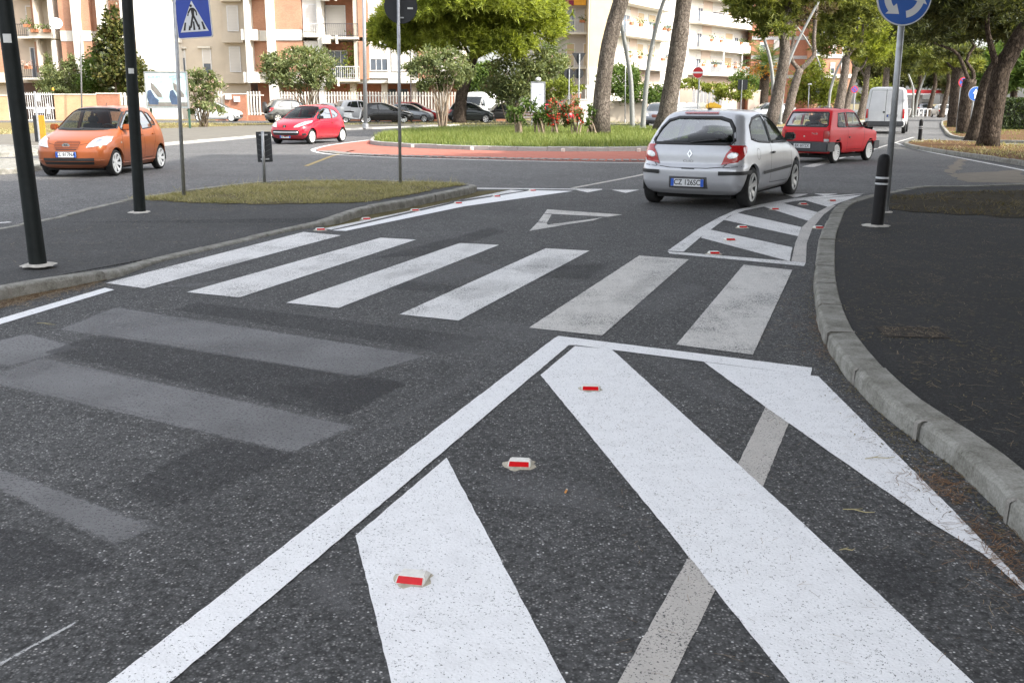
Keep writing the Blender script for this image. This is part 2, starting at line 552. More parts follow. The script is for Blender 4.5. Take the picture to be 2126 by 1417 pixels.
# narrow hatched wedge beside the left island
mark([(672, 475), (688, 477.5), (820, 447), (955, 416), (1088, 396.5), (1060, 394.5)], M_WHITE2, 'hatching_border')
mark([(690, 479), (718, 480), (963, 429), (1190, 397), (1105, 395.5), (949, 421), (743, 468)], M_WHITE, 'hatching_border', z=0.0045)
mark([(990, 390.5), (990, 392.5), (1250, 394.6), (1250, 392.8)], M_WHITE2, 'give_way_line', z=0.005)
for pix in ([(1195, 394.5), (1248, 394.5), (1220, 400)], [(1270, 394.5), (1327, 394.5), (1299, 401)], [(1345, 395), (1402, 395.5), (1374, 402)], [(1422, 396), (1480, 397), (1450, 404)], [(1500, 398), (1560, 399.5), (1530, 406)], [(1627, 403), (1678, 403), (1650, 411)], [(1690, 402.5), (1740, 402.5), (1712, 407)]):
    mark(pix, M_WHITE2, 'give_way_tooth', z=0.0047)
# give-way triangle
mark([(1136, 435), (1292, 446), (1262, 450.5), (1130, 443.5)], M_WHITE3, 'give_way_triangle')
mark([(1129, 444.5), (1145, 446), (1136, 462), (1117, 461)], M_WHITE3, 'give_way_triangle')
mark([(1116, 462), (1135, 463), (1137, 467), (1168, 468), (1099, 480)], M_WHITE3, 'give_way_triangle')
mark([(1140, 466.5), (1235, 454.5), (1252, 451.5), (1232, 458), (1170, 467.5)], M_WHITE3, 'give_way_triangle', z=0.0043)

def film(pix, mat, z, soft=0.10):
    """quad film with faded rim (a vertex attribute carries the fade)"""
    pts = [G(*p) for p in pix]
    n = 12
    verts = []
    fade = []
    faces = []
    a, b2, c, d = pts
    us = [0, 0.02, 0.06] + [0.06 + 0.88 * i / (n - 1) for i in range(1, n)] + [0.98, 1.0]
    lu = ((b2 - a).length + (c - d).length) / 2
    lv = ((d - a).length + (c - b2).length) / 2
    for v in us:
        for u in us:
            p = a.lerp(b2, u).lerp(d.lerp(c, u), v)
            verts.append((p.x, p.y, z))
            e = min(min(u, 1 - u) * lu, min(v, 1 - v) * lv)
            fade.append(min(1.0, e / soft))
    k = len(us)
    for j in range(k - 1):
        for i in range(k - 1):
            faces.append((j * k + i, j * k + i + 1, (j + 1) * k + i + 1, (j + 1) * k + i))
    o = link_mesh('blacked_out_marking', verts, faces, mat, road)
    at = o.data.attributes.new('fade', 'FLOAT', 'POINT')
    at.data.foreach_set('value', fade)
    return o
# remains of an older crossing, greyed and blackened bars
zf = 0.0008
for i, (pix, mt) in enumerate((
    ([(110, 685), (240, 635), (900, 738), (740, 785)], M_GHOST_L), ([(178, 688), (262, 645), (520, 682), (430, 726)], M_GHOST_L),
    ([(-60, 790), (90, 738), (755, 884), (606, 945)], M_GHOST_L), ([(-120, 730), (60, 690), (180, 720), (10, 765)], M_GHOST_L), ([(21, 799), (127, 751), (440, 815), (330, 875)], M_GHOST_L),
    ([(-140, 955), (-20, 962), (350, 1092), (235, 1140)], M_GHOST_L), ([(351, 643), (406, 626), (1020, 700), (930, 735)], M_GHOST_D),
    ([(80, 732), (207, 691), (850, 795), (716, 872)], M_GHOST_D), ([(560, 800), (800, 780), (850, 797), (716, 868)], M_GHOST_D),
    ([(229, 1020), (445, 901), (640, 945), (351, 1064)], M_GHOST_D), ([(-300, 1090), (60, 1095), (280, 1180), (-160, 1260)], M_GHOST_D),
    ([(640, 585), (900, 532), (1100, 556), (860, 606)], M_GHOST_S), ([(850, 725), (1020, 655), (1190, 690), (1000, 760)], M_GHOST_S),
    ([(1255, 640), (1420, 575), (1490, 600), (1400, 660)], M_GHOST_S), ([(745, 540), (1020, 470), (1060, 480), (900, 530)], M_GHOST_D),
    ([(1040, 560), (1290, 540), (1230, 585), (1000, 575)], M_GHOST_D), ([(560, 1190), (760, 1150), (790, 1330), (640, 1260)], M_GHOST_S),
    ([(950, 965), (1230, 985), (1390, 1110), (1000, 1030)], M_GHOST_S), ([(1700, 1140), (1960, 1130), (2010, 1280), (1800, 1260)], M_GHOST_D),
    ([(1290, 730), (1460, 750), (1600, 860), (1470, 850)], M_GHOST_S), ([(1655, 575), (1690, 580), (1600, 745), (1570, 740)], M_GHOST_S),
    ([(395, 1163), (560, 1130), (545, 1180), (463, 1224)], M_GHOST_S), ([(700, 915), (1090, 705), (1110, 725), (760, 940)], M_GHOST_S),
    ([(620, 620), (840, 570), (900, 580), (700, 640)], M_GHOST_S), ([(250, 600), (520, 580), (700, 545), (420, 600)], M_GHOST_S),
    ([(-10, 1378), (-6, 1388), (166, 1292), (160, 1286)], M_WSCR), ([(800, 575), (1080, 600), (1060, 622), (770, 600)], M_GHOST_D))):
    film(pix, mt, zf + i * 0.00005, soft=0.09 if i < 11 else (0.02 if mt is M_WSCR else 0.28))

# tyre-rubbed patches across the crossing stripes
for i, pix in enumerate(([(760, 575), (900, 540), (960, 548), (800, 590)], [(905, 610), (1010, 575), (1110, 590), (960, 640)], [(1040, 560), (1120, 530), (1215, 540), (1120, 580)], [(600, 560), (700, 530), (760, 535), (640, 572)], [(1230, 630), (1330, 570), (1400, 575), (1330, 640)], [(330, 575), (520, 530), (560, 540), (380, 590)], [(960, 505), (1040, 507), (990, 530), (920, 520)])):
    film(pix, M_RUB, 0.0068 + i * 0.0001, soft=0.3)
# ------------------------------------------------------------------ kerbs and footways
def kerb(name, outer, inner, hts, mat, stone=0.95, joint=0.012, bottom=-0.02, parent=None, round_=0.016, mortar=None):
    """outer/inner: matching polylines (world xy) of the top edges; hts: top height per point. Every stone is one child."""
    root = parent or structure(empty(name))
    op = [Vector((p[0], p[1], h)) for p, h in zip(outer, hts)]
    ip = [Vector((p[0], p[1], h)) for p, h in zip(inner, hts)]
    ln = [0.0]
    for i in range(1, len(op)):
        ln.append(ln[-1] + (op[i] - op[i - 1]).length)
    def at(arr, s):
        for i in range(1, len(arr)):
            if s <= ln[i] or i == len(arr) - 1:
                t = (s - ln[i - 1]) / max(1e-6, ln[i] - ln[i - 1])
                return arr[i - 1].lerp(arr[i], min(1, max(0, t)))
    k = max(1, int(round(ln[-1] / stone)))
    for j in range(k):
        s0 = ln[-1] * j / k + joint / 2
        s1 = ln[-1] * (j + 1) / k - joint / 2
        nk = max(2, int((s1 - s0) / 0.14)) if stone < 1.05 else 1
        ss = sorted({*[s0 + (s1 - s0) * q / nk for q in range(nk + 1)]}) if stone < 1.05 else sorted({s0, s1, *[q for q in ln if s0 < q < s1]})
        dz = RND.uniform(-0.008, 0.008)
        lat = RND.uniform(-0.008, 0.008)
        mb = MB()
        rows = []
        for s in ss:
            a, c = at(op, s), at(ip, s)
            a = a + Vector((0, 0, dz))
            c = c + Vector((0, 0, dz))
            d = (c - a).normalized() if (c - a).length > 1e-6 else Vector((1, 0, 0))
            hh = max(0.02, a.z - bottom)
            r = min(round_ * RND.uniform(0.6, 1.9), hh * 0.4)
            chip = RND.uniform(0.004, 0.014) if RND.random() < 0.18 else 0.0
            a = a + Vector((d.x * (lat + chip), d.y * (lat + chip), -chip * 0.5 + RND.uniform(-.002, .002)))
            rows.append([Vector((a.x - d.x * 0.012, a.y - d.y * 0.012, bottom)), a - Vector((d.x * 0.004, d.y * 0.004, r)), a + Vector((d.x * r * 0.35, d.y * r * 0.35, -r * 0.3)), a + Vector((d.x * r, d.y * r, 0)), c - Vector((d.x * 0.008, d.y * 0.008, 0)), Vector((c.x, c.y, c.z - 0.008)), Vector((c.x, c.y, bottom))])
        m_ = len(rows[0])
        vs = [q for rw in rows for q in rw]
        fs = []
        for i in range(len(rows) - 1):
            for q in range(m_ - 1):
                fs.append((i * m_ + q, i * m_ + q + 1, (i + 1) * m_ + q + 1, (i + 1) * m_ + q))
        fs.append(tuple(range(m_)))
        fs.append(tuple((len(rows) - 1) * m_ + q for q in reversed(range(m_))))
        mb.add(vs, fs).build('kerb_stone', mat, root)
        if mortar and j:
            sj = s0 - joint / 2
            wj = RND.uniform(0.010, 0.022)
            a0, c0, a1, c1 = at(op, sj - wj), at(ip, sj - wj), at(op, sj + wj), at(ip, sj + wj)
            dd = (c0 - a0).normalized()
            u3 = Vector((0, 0, 0.0008))
            mo = dd * -0.0085
            q = []
            for a, c in ((a0, c0), (a1, c1)):
                jt = RND.uniform(-.006, .006)
                q += [Vector((a.x, a.y, bottom)) + mo * 1.2, a + mo + Vector((jt, jt, -0.012)), a + dd * 0.012 + u3 * 1.6, c + u3 * 1.6]
            MB().add(q, [(0, 1, 5, 4), (1, 2, 6, 5), (2, 3, 7, 6)]).build('mortar_joint', mortar, root)
    return root

def offs(poly, d):
    """offset an open polyline to its left by d"""
    out = []
    for i, p in enumerate(poly):
        a = Vector(poly[max(i - 1, 0)])
        b2 = Vector(poly[min(i + 1, len(poly) - 1)])
        t = (b2 - a)
        t.z = 0
        t.normalize()
        out.append(Vector((p[0] - t.y * d, p[1] + t.x * d, 0)))
    return out

def raised(name, pts, mat, parent=None):
    """polygon sheet with per-vertex height"""
    tri = tessellate_polygon([[Vector((p[0], p[1], 0)) for p in pts]])
    fs = []
    for t in tri:
        a, b2, c = (Vector(pts[i]) for i in t)
        n = (b2 - a).cross(c - a)
        fs.append(tuple(t) if n.z > 0 else tuple(reversed(t)))
    return structure(link_mesh(name, pts, fs, mat, parent))

# right footway: kerb curving from the lower right corner to the tip by the bollard, then back along the roundabout
hk = 0.10
ro = [G(2330, 1300, hk), G(2126, 1066, hk), G(2020, 955, hk), G(1940, 895, hk), G(1843, 829, hk), G(1774, 761, hk), G(1742, 720, hk), G(1721, 688, hk), G(1706, 653, hk), G(1697, 616, hk), G(1693, 571, hk), G(1697, 527, hk), G(1704, 486, hk), G(1717, 457, hk), G(1732, 431, hk), G(1758, 416, hk), G(1806, 403, hk), G(1846, 396, hk), G(1913, 386, hk), G(2042, 384, hk), G(2200, 378, hk), G(2500, 370, hk)]
ro = [Vector((p.x, p.y, 0)) for p in ro]
ro_s = spline(ro, 0.25)
ri_s = offs(ro_s, -0.17)
right_kerb = kerb('kerb', ro_s, ri_s, [hk] * len(ro_s), M_CONC, stone=0.98, mortar=M_MORTAR)
foot_pts = [Vector((p.x, p.y, hk - 0.012)) for p in offs(ro_s, -0.167)]
right_footway = raised('pavement', foot_pts + [Vector((40, foot_pts[-1].y, hk - 0.012)), Vector((40, -8, hk - 0.012)), Vector((foot_pts[0].x + 0.6, -8, hk - 0.012))], M_ASPH_BLACK)

# left island: kerb sinking to the crossing and rising again to the tip
lf = [((-500, 800), .10), ((-200, 665), .10), ((0, 598), .10), ((75, 584), .10), ((160, 571), .095), ((247, 559), .07), ((272, 554), .05), ((322, 540), .03), ((465, 507), .025), ((608, 474), .03), ((661, 463), .045), ((700, 451), .09), ((758, 431), .11), ((846, 415), .12), ((920, 400), .12), ((975, 389), .12), ((990, 384.5), .10), ((963, 380), .09), ((835, 375), .06), ((700, 372), .05), ((615, 373), .05), ((536, 376), .05), ((447, 386), .05), ((370, 396), .05), ((304, 405), .05), ((214, 423), .05), ((118, 448), .04), ((54, 460), .03), ((-40, 477), .03), ((-300, 500), .03)]
lo = [G(*p, h) for p, h in lf]
lo2 = spline([(p.x, p.y, p.z) for p in lo], 0.3)
lh = [p.z for p in lo2]
lo_s = [Vector((p.x, p.y, 0)) for p in lo2]
li_s = offs(lo_s, 0.13)
left_kerb = kerb('kerb', lo_s, li_s, lh, M_CONC, stone=1.0, mortar=M_MORTAR)
left_footway = raised('pavement', [Vector((p.x, p.y, h - 0.01)) for p, h in zip(offs(lo_s, 0.128), lh)], M_ASPH_FOOT)
# ------------------------------------------------------------------ roundabout, verge, far islands
def island(name, pix, h, kmat, tmat, stone=1.0, width=0.14, step=0.6, label=None):
    pts = [G(x, y, h) for x, y in pix]
    ring = spline([(p.x, p.y, 0) for p in pts], step, closed=True)
    area = sum(ring[i].x * ring[(i + 1) % len(ring)].y - ring[(i + 1) % len(ring)].x * ring[i].y for i in range(len(ring)))
    if area < 0:
        ring.reverse()
    rc = ring + [ring[0]]
    inner = offs(rc, width)
    inner[0] = inner[-1] = (inner[0] + inner[-1]) / 2
    k = kerb('kerb', rc, inner, [h] * len(rc), kmat, stone=stone)
    inn2 = offs(rc, width - 0.003)
    top = raised(name, [Vector((p.x, p.y, h - 0.012)) for p in inn2[:-1]], tmat)
    return k, top, inn2
isl_pix = [(768, 291), (785, 294), (856, 298), (981, 302.5), (1166, 305), (1328, 304.5), (1480, 302), (1600, 296), (1650, 286), (1600, 276), (1480, 268.5), (1300, 264.5), (1100, 263.5), (930, 266), (830, 271), (785, 279)]
isl_kerb, isl_lawn, isl_ring = island('lawn_ground', isl_pix, 0.15, M_CONC_L, M_LAWN, stone=1.0, step=1.0)
ap_out = [(768, 291.5), (700, 300), (662, 308.5), (657, 312), (672, 316.5), (720, 321), (800, 324.5), (940, 328.5), (1166, 334), (1340, 336), (1480, 335), (1600, 330), (1690, 316), (1700, 300), (1655, 288)]
ap = [G(*p) for p in ap_out] + [G(*p) for p in ((1600, 298), (1480, 306), (1328, 309), (1166, 309), (981, 306), (856, 302), (785, 297))]
apron = structure(sheet('roundabout_apron', [(p.x, p.y) for p in ap], 0.004, M_RED))
# ring of grey setts round the apron, each sett a child
sett_mid = [G(*p) for p in [(672, 314), (720, 319.5), (800, 323), (940, 327), (1166, 331.5), (1340, 333.5), (1480, 332.5), (1600, 328)]]
sp_ = spline([(p.x, p.y, 0) for p in sett_mid], 0.23)
sett_mat = plain('granite_sett', (0.19, 0.185, 0.175), 0.85, var=0.3, scale=3.0)
sb = MB().box((-0.09, -0.30, 0.0), (0.09, 0.30, 0.022)).build('granite_sett', sett_mat, apron, bevel=0.012)
for i in range(0, len(sp_) - 1):
    a, c = sp_[i], sp_[i + 1]
    o = sb if i == 0 else sb.copy()
    if i:
        COL.objects.link(o)
    d = c - a
    o.location = ((a.x + c.x) / 2, (a.y + c.y) / 2, RND.uniform(-0.004, 0.006) + 0.002)
    o.rotation_euler = (0, 0, math.atan2(d.y, d.x))
line_pts = [(770, 291), (700, 300), (664, 307.5), (655, 312), (668, 317.5), (690, 320.5), (800, 326.5), (940, 330.5), (1166, 336), (1340, 338.3), (1480, 337.5), (1600, 332)]
lp = spline([(p.x, p.y, 0) for p in (G(*q) for q in line_pts)], 0.6)
lq = offs(lp, -0.16)
sheet('edge_line', [(p.x, p.y) for p in lp] + [(p.x, p.y) for p in reversed(lq)], 0.006, M_WHITE2, road_ring)
def ring_line(pix, w, z=0.004, mat=None, name='edge_line'):
    a = spline([(p.x, p.y, 0) for p in (G(*q) for q in pix)], 1.0)
    b2 = offs(a, w)
    return sheet(name, [(p.x, p.y) for p in a] + [(p.x, p.y) for p in reversed(b2)], z, mat or M_WHITE2, road_ring)
ring_line([(0, 358), (95, 345), (200, 318), (356, 298), (450, 290.5), (552, 281.5), (650, 275), (738, 269), (826, 266), (1000, 262)], 0.12)
ring_line([(-100, 468), (0, 464), (25, 462)], 0.12)
ring_line([(1864, 297), (1904, 309.5), (2002, 329), (2126, 353), (2300, 390)], -0.12)
ring_line([(1690, 347), (1740, 333), (1775, 318)], 0.3, mat=M_WHITE3)
ring_line([(1770, 326), (1850, 300), (1900, 285)], 0.12, mat=M_WHITE3)
for q in ([(640, 345), (700, 322), (740, 312)],):
    ring_line(q, 0.12, mat=plain('faded_yellow_paint', (0.28, 0.21, 0.08), 0.8, var=0.4, scale=20))
for k in range(4):
    ring_line([(-80 + k * 4, 362 - 7 * k), (20 + k * 5, 357 - 7 * k)], 0.1)
ring_line([(1195, 391), (1330, 365), (1420, 345)], 0.12, mat=M_OLD)
# sandy patches at the right road edge, with sunlight put into their colour
for pix in ([(1965, 362), (2126, 352), (2126, 380), (2010, 378)], [(1960, 355), (1990, 330), (2005, 333), (1985, 362)]):
    sheet('sunlit_sand_patch', [G(*p) for p in pix], 0.001, M_SAND_LIT, road_ring, sub=0.3, jitter=0.1)
# footpath and verge on the far side
vf = [(-250, 292), (0, 283), (200, 276), (356, 269), (552, 262), (735, 258.5), (860, 256.5), (954, 253), (1048, 249.5), (1105, 247), (1219, 242.5), (1330, 238.5)]
pk = [(-250, 305), (0, 301), (84, 303), (200, 303), (300, 300), (356, 295.5), (450, 288), (552, 279), (650, 272), (738, 266), (826, 262.5), (954, 258)]
vfp = [G(*p) for p in vf]
verge = structure(sheet('verge', [(p.x, p.y) for p in vfp] + [(P(1330, 205, 88).x, 88), (vfp[0].x - 40, 88), (vfp[0].x - 40, vfp[0].y)], 0.07, M_GRASSGROUND, sub=3.0, jitter=0.0))
pkp = spline([(p.x, p.y, 0) for p in (G(*q, 0.1) for q in pk)], 1.0)
path_far = structure(sheet('pavement', [(p.x, p.y) for p in pkp] + [(p.x, p.y) for p in (G(*q) for q in reversed([v for v in vf if v[0] < 980]))], 0.085, plain('paving_beige', (0.125, 0.115, 0.095), 0.9, var=0.2, scale=2.0)))
kerb('kerb', pkp, offs(pkp, 0.16), [0.1] * len(pkp), M_CONC_L, stone=1.0)
vk = spline([(p.x, p.y, 0) for p in (G(*q, 0.1) for q in vf[6:])], 1.0)
kerb('kerb', vk, offs(vk, 0.2), [0.1] * len(vk), M_CONC_L, stone=1.2)
# lay-by road behind the verge where the cars are parked
layby = structure(sheet('road', [(P(-300, 205, 72.5).x, 72.5), (P(1330, 205, 72.5).x, 72.5), (P(1330, 205, 82).x, 82), (P(-300, 205, 82).x, 82)], 0.074, M_ASPH_FAR))
for pix in ([(-80, 303.5), (40, 303), (86, 306), (78, 314), (-80, 318)], [(-80, 333), (60, 329), (98, 331), (92, 340), (40, 348), (-80, 353)]):
    island('pavement', pix, 0.12, M_CONC, M_CONC, stone=1.0, width=0.2, step=0.5)
# median islands of the avenue at right
m1_pix = [(1876, 295), (1903, 303), (1942, 309), (2018, 319), (2126, 335), (2350, 372), (2600, 345), (2300, 304), (2126, 300), (2015, 292), (1950, 290), (1900, 290)]
m1k, m1top, m1ring = island('median_ground', m1_pix, 0.12, M_CONC, M_LITTER, stone=1.0, step=0.8)
m2_pix = [(1954, 257), (1962, 270), (1972, 279), (1996, 284), (2069, 290.5), (2140, 292), (2300, 292), (2300, 268), (2100, 257), (2000, 251), (1960, 250)]
m2k, m2top, m2ring = island('median_ground', m2_pix, 0.12, M_CONC, M_LITTER, stone=1.0, step=0.8)
fw_pix = [(2020, 291), (2126, 299), (2400, 318), (2400, 294), (2140, 293)]
# left-hand median of the avenue with the leaning pines
m3_pix = [(1575, 262), (1640, 263), (1700, 258), (1790, 250), (1850, 243), (1840, 240), (1700, 247), (1600, 254)]
m3k, m3top, m3ring = island('median_ground', m3_pix, 0.12, M_CONC, M_GRASSGROUND, stone=1.5, step=1.5)

M_LITTER_D = soil('dark_litter', [(0.3, (0.026, 0.023, 0.018)), (0.5, (0.05, 0.042, 0.028)), (0.75, (0.11, 0.088, 0.055))], scale=4.0)
# soil on the near islands
def lay(name, pix, z, mat, parent=None, sub=0.4, jit=0.09):
    o = sheet(name, [G(*p, z) for p in pix], z, mat, parent, sub=sub, jitter=jit)
    if parent is None:
        structure(o)
    return o
def lz(x, y):
    return 0.05
gl_pix = [(262, 411), (322, 406), (447, 389), (536, 379), (615, 376), (700, 375), (835, 378), (955, 383), (968, 387), (915, 397), (846, 412), (762, 426), (729, 427), (572, 427), (465, 424), (393, 421), (322, 415)]
def height_left(p):
    best = min(range(len(lo_s)), key=lambda i: (lo_s[i].x - p.x) ** 2 + (lo_s[i].y - p.y) ** 2)
    return lh[best]
gpts = [G(*p, 0.06) for p in gl_pix]
_dg = left_footway.data
FOOT_BVH = BVHTree.FromPolygons([v.co.copy() for v in _dg.vertices], [tuple(p.vertices) for p in _dg.polygons])
def foot_z(x, y):
    h = FOOT_BVH.ray_cast(Vector((x, y, 2)), Vector((0, 0, -1)))
    return h[0].z if h[0] is not None else None
def in_poly(x, y, poly):
    c = False
    for i in range(len(poly)):
        (xa, ya), (xb, yb) = poly[i], poly[(i + 1) % len(poly)]
        if (ya > y) != (yb > y) and x < (xb - xa) * (y - ya) / (yb - ya) + xa:
            c = not c
    return c
def patch_on_foot(name, pts, cell, mat, lift=.007):
    poly = [(p.x, p.y) for p in pts]
    x0, x1 = min(p[0] for p in poly), max(p[0] for p in poly)
    y0, y1 = min(p[1] for p in poly), max(p[1] for p in poly)
    idx, vs, fs = {}, [], []
    def vid(i, k):
        if (i, k) not in idx:
            x, y = x0 + i * cell + RND.uniform(-.35, .35) * cell, y0 + k * cell + RND.uniform(-.35, .35) * cell
            z = foot_z(x, y)
            if z is None:
                return None
            idx[(i, k)] = len(vs)
            vs.append((x, y, z + lift))
        return idx[(i, k)]
    for i in range(int((x1 - x0) / cell) + 1):
        for k in range(int((y1 - y0) / cell) + 1):
            if in_poly(x0 + (i + .5) * cell, y0 + (k + .5) * cell, poly):
                q = [vid(i, k), vid(i + 1, k), vid(i + 1, k + 1), vid(i, k + 1)]
                if None not in q:
                    fs.append(tuple(q))
    return structure(link_mesh(name, vs, fs, mat))
grass_left_ground = patch_on_foot('grass_patch_ground', gpts, .16, M_DIRT)
gr_pix = [(1850, 408), (1920, 402), (2030, 397), (2126, 395), (2300, 394), (2300, 470), (2126, 452), (1990, 446), (1900, 440), (1850, 434)]
grass_right_ground = lay('grass_patch_ground', gr_pix, hk - 0.006, M_LITTER_D, jit=0.28, sub=0.22)
lay('gutter_litter', [(-120, 660), (0, 628), (75, 606), (150, 590), (235, 571), (210, 583), (120, 604), (0, 640), (-120, 680)], 0.003, M_LITTER, road, jit=0.03, sub=0.15)
lay('gutter_litter', [(660, 475), (700, 463), (762, 447), (850, 428), (930, 411), (985, 397), (1060, 394), (950, 415), (820, 446), (740, 464)], 0.0015, M_DIRT, road, jit=0.04, sub=0.2)

# ------------------------------------------------------------------ metals and sign colours
M_GALV = plain('galvanised_steel', (0.36, 0.37, 0.38), 0.45, 0.6, var=0.18, scale=14)
M_GALV_D = plain('sign_back_grey', (0.024, 0.026, 0.029), 0.7, 0.0, var=0.15, scale=5)
M_POST = plain('post_paint_black_green', (0.008, 0.011, 0.0105), 0.6, 0.0, var=0.35, scale=9, bump=0.15, spec=0.25)
M_BOLLARD = plain('bollard_black', (0.009, 0.0085, 0.009), 0.6, var=0.3, scale=12, spec=0.25)
M_BAND = plain('bollard_band', (0.55, 0.56, 0.57), 0.5)
M_BASE = plain('pale_mortar', (0.52, 0.49, 0.44), 0.95, var=0.25, scale=16, bump=0.5)
M_SBLUE = plain('sign_blue', (0.022, 0.06, 0.36), 0.4, var=0.06, scale=3)
M_SBLUE2 = plain('sign_blue_bright', (0.012, 0.10, 0.42), 0.4, var=0.06, scale=3)
M_SWHITE = plain('sign_white', (0.68, 0.69, 0.70), 0.45, var=0.05)
M_SBLACK = plain('sign_black', (0.02, 0.016, 0.015), 0.5)
M_SRED = plain('sign_red', (0.45, 0.02, 0.025), 0.45, var=0.08)
M_REFL = plain('reflector_red', (0.55, 0.008, 0.012), 0.25, var=0.1, scale=60)
M_STUD = plain('stud_plastic', (0.72, 0.70, 0.65), 0.5, var=0.15, scale=40)
M_GLUE = plain('resin_glue', (0.42, 0.38, 0.30), 0.8, var=0.3, scale=40)
M_CREAMST = plain('sticker_paper', (0.62, 0.62, 0.6), 0.8)

def disc_base(name, c, r, parent, h=0.014):
    mb = MB()
    n = 22
    ph = [RND.uniform(0.82, 1.15) for _ in range(n)]
    vs = [(0, 0, h)]
    for k in range(n):
        a = 2 * math.pi * k / n
        vs.append((0.72 * r * ph[k] * math.cos(a), 0.72 * r * ph[k] * math.sin(a), h * 0.8))
    for k in range(n):
        a = 2 * math.pi * k / n
        vs.append((r * ph[k] * math.cos(a), r * ph[k] * math.sin(a), -0.004))
    fs = [(0, 1 + k, 1 + (k + 1) % n) for k in range(n)] + [(1 + k, 1 + n + k, 1 + n + (k + 1) % n, 1 + (k + 1) % n) for k in range(n)]
    return link_mesh(name, vs, fs, M_BASE, parent, smooth=True)

def lean(base, top_px, extra=0.0):
    """direction of a post that stands on base and passes behind the given pixel"""
    t = P(top_px[0], top_px[1], base.y)
    return (t - base).normalized(), (t - base).length

# tall black-green posts
def tall_post(bpx, tpx, rad, zb, label, sticker, H=5.2):
    b = G(*bpx, zb)
    d, ln = lean(b, tpx)
    e = empty('street_post', b)
    pts = [d * s for s in (-0.01, 0.4, 1.2, 2.2, 3.4, H)]
    MB().tube(pts, [rad * 1.06, rad, rad * 0.98, rad * 0.95, rad * 0.92, rad * 0.9], 18).build('post', M_POST, e, smooth=True, auto=R(40))
    disc_base('mortar_base', b, rad * 2.1, e)
    s = d * sticker[0]
    # sticker wrapped on the side that faces the road
    vs, fs = [], []
    for i in range(7):
        a = -math.pi / 2 + (i - 3) * 0.16 + sticker[2]
        for z in (0, 1):
            vs.append(s + Vector((math.cos(a) * (rad * 0.965 + 0.002), math.sin(a) * (rad * 0.965 + 0.002), (z - 0.5) * sticker[1])))
    for i in range(6):
        fs.append((2 * i, 2 * i + 2, 2 * i + 3, 2 * i + 1))
    link_mesh('paper_sticker', vs, fs, M_CREAMST, e)
    MB().tube([d * (H), d * (H + 0.06)], [rad * 1.1, rad * 0.5], 18).build('cap', M_POST, e)
    tag(e, label, 'post', 'dark posts on the left traffic island')
tall_post((79, 549), (8, 0), 0.074, 0.085, 'thicker black-green steel post nearest the left edge, on a pale mortar base', (2.02, 0.075, 0.25))
tall_post((290.5, 440), (264, 0), 0.078, 0.05, 'black-green steel post standing between the orange hatchback and the zebra-crossing sign', (1.92, 0.07, 0.3))

def sign_plane(root_loc, yaw):
    return Matrix.Rotation(yaw, 3, 'Z') @ Matrix(((1, 0, 0), (0, 0, -1), (0, 1, 0)))   # local xy = sign face, local z points to the camera

def round_poly(w, h, r, n=5):
    out = []
    for cx, cy, a0 in ((w / 2 - r, h / 2 - r, 0), (-w / 2 + r, h / 2 - r, 90), (-w / 2 + r, -h / 2 + r, 180), (w / 2 - r, -h / 2 + r, 270)):
        for k in range(n + 1):
            a = R(a0 + 90 * k / n)
            out.append((cx + r * math.cos(a), cy + r * math.sin(a)))
    return out
def circ(r, n=36, cx=0, cy=0):
    return [(cx + r * math.cos(2 * math.pi * k / n), cy + r * math.sin(2 * math.pi * k / n)) for k in range(n)]
def bar2(a, b, w):
    a, b = Vector((*a, 0)), Vector((*b, 0))
    d = (b - a).normalized()
    n = Vector((-d.y, d.x, 0)) * w / 2
    return [tuple((a - n)[:2]), tuple((b - n)[:2]), tuple((b + n)[:2]), tuple((a + n)[:2])]

# zebra-crossing sign on its pole
b = G(382, 407, 0.06)
d, ln = lean(b, (362, 0))
e = empty('crossing_sign', b)
MB().tube([d * -0.02, d * 3.35], 0.03, 14).build('pole', M_GALV, e, smooth=True)
c = P(401.5, 38, b.y - 0.05) - b
M = sign_plane(None, R(-8)) @ Matrix.Rotation(R(3.0), 3, 'Z')
pl = MB().prism(round_poly(0.58, 0.60, 0.035), 0.003, M, c).build('sign_plate', M_SWHITE, e)
MB().prism(round_poly(0.58, 0.60, 0.035), -0.02, M, c - M @ Vector((0, 0, 0.001))).build('sign_backing', M_GALV, e)
MB().prism(round_poly(0.555, 0.575, 0.03), 0.0015, M, c + M @ Vector((0, 0, 0.0035))).build('blue_field', M_SBLUE, pl)
MB().prism([(-0.235, -0.205), (0.235, -0.205), (0.0, 0.262)], 0.0015, M, c + M @ Vector((0, 0, 0.0055))).build('white_triangle', M_SWHITE, pl)
fig = MB()
cz = c + M @ Vector((0, 0, 0.0075))
for poly in (circ(0.021, 14, -0.018, 0.185), [(-0.028, 0.155), (0.02, 0.155), (0.03, 0.12), (0.022, 0.02), (-0.018, 0.02)], bar2((-0.025, 0.145), (-0.07, 0.085), 0.026), bar2((-0.07, 0.09), (-0.085, 0.035), 0.02), bar2((0.018, 0.145), (0.06, 0.095), 0.026), bar2((0.06, 0.1), (0.062, 0.035), 0.02), bar2((-0.004, 0.035), (-0.055, -0.14), 0.032), bar2((0.008, 0.035), (0.075, -0.135), 0.032), bar2((-0.055, -0.135), (-0.078, -0.15), 0.022), bar2((0.07, -0.13), (0.088, -0.142), 0.022),
             [(-0.185, -0.18), (-0.15, -0.18), (-0.125, -0.06), (-0.15, -0.06)], [(-0.1, -0.18), (-0.068, -0.18), (-0.06, -0.15), (-0.08, -0.1)], [(-0.018, -0.18), (0.016, -0.18), (0.012, -0.05), (-0.012, -0.05)], [(0.065, -0.18), (0.1, -0.18), (0.092, -0.09), (0.07, -0.12)], [(0.15, -0.18), (0.19, -0.18), (0.152, -0.06), (0.125, -0.06)]):
    fig.prism(poly, 0.001, M, cz)
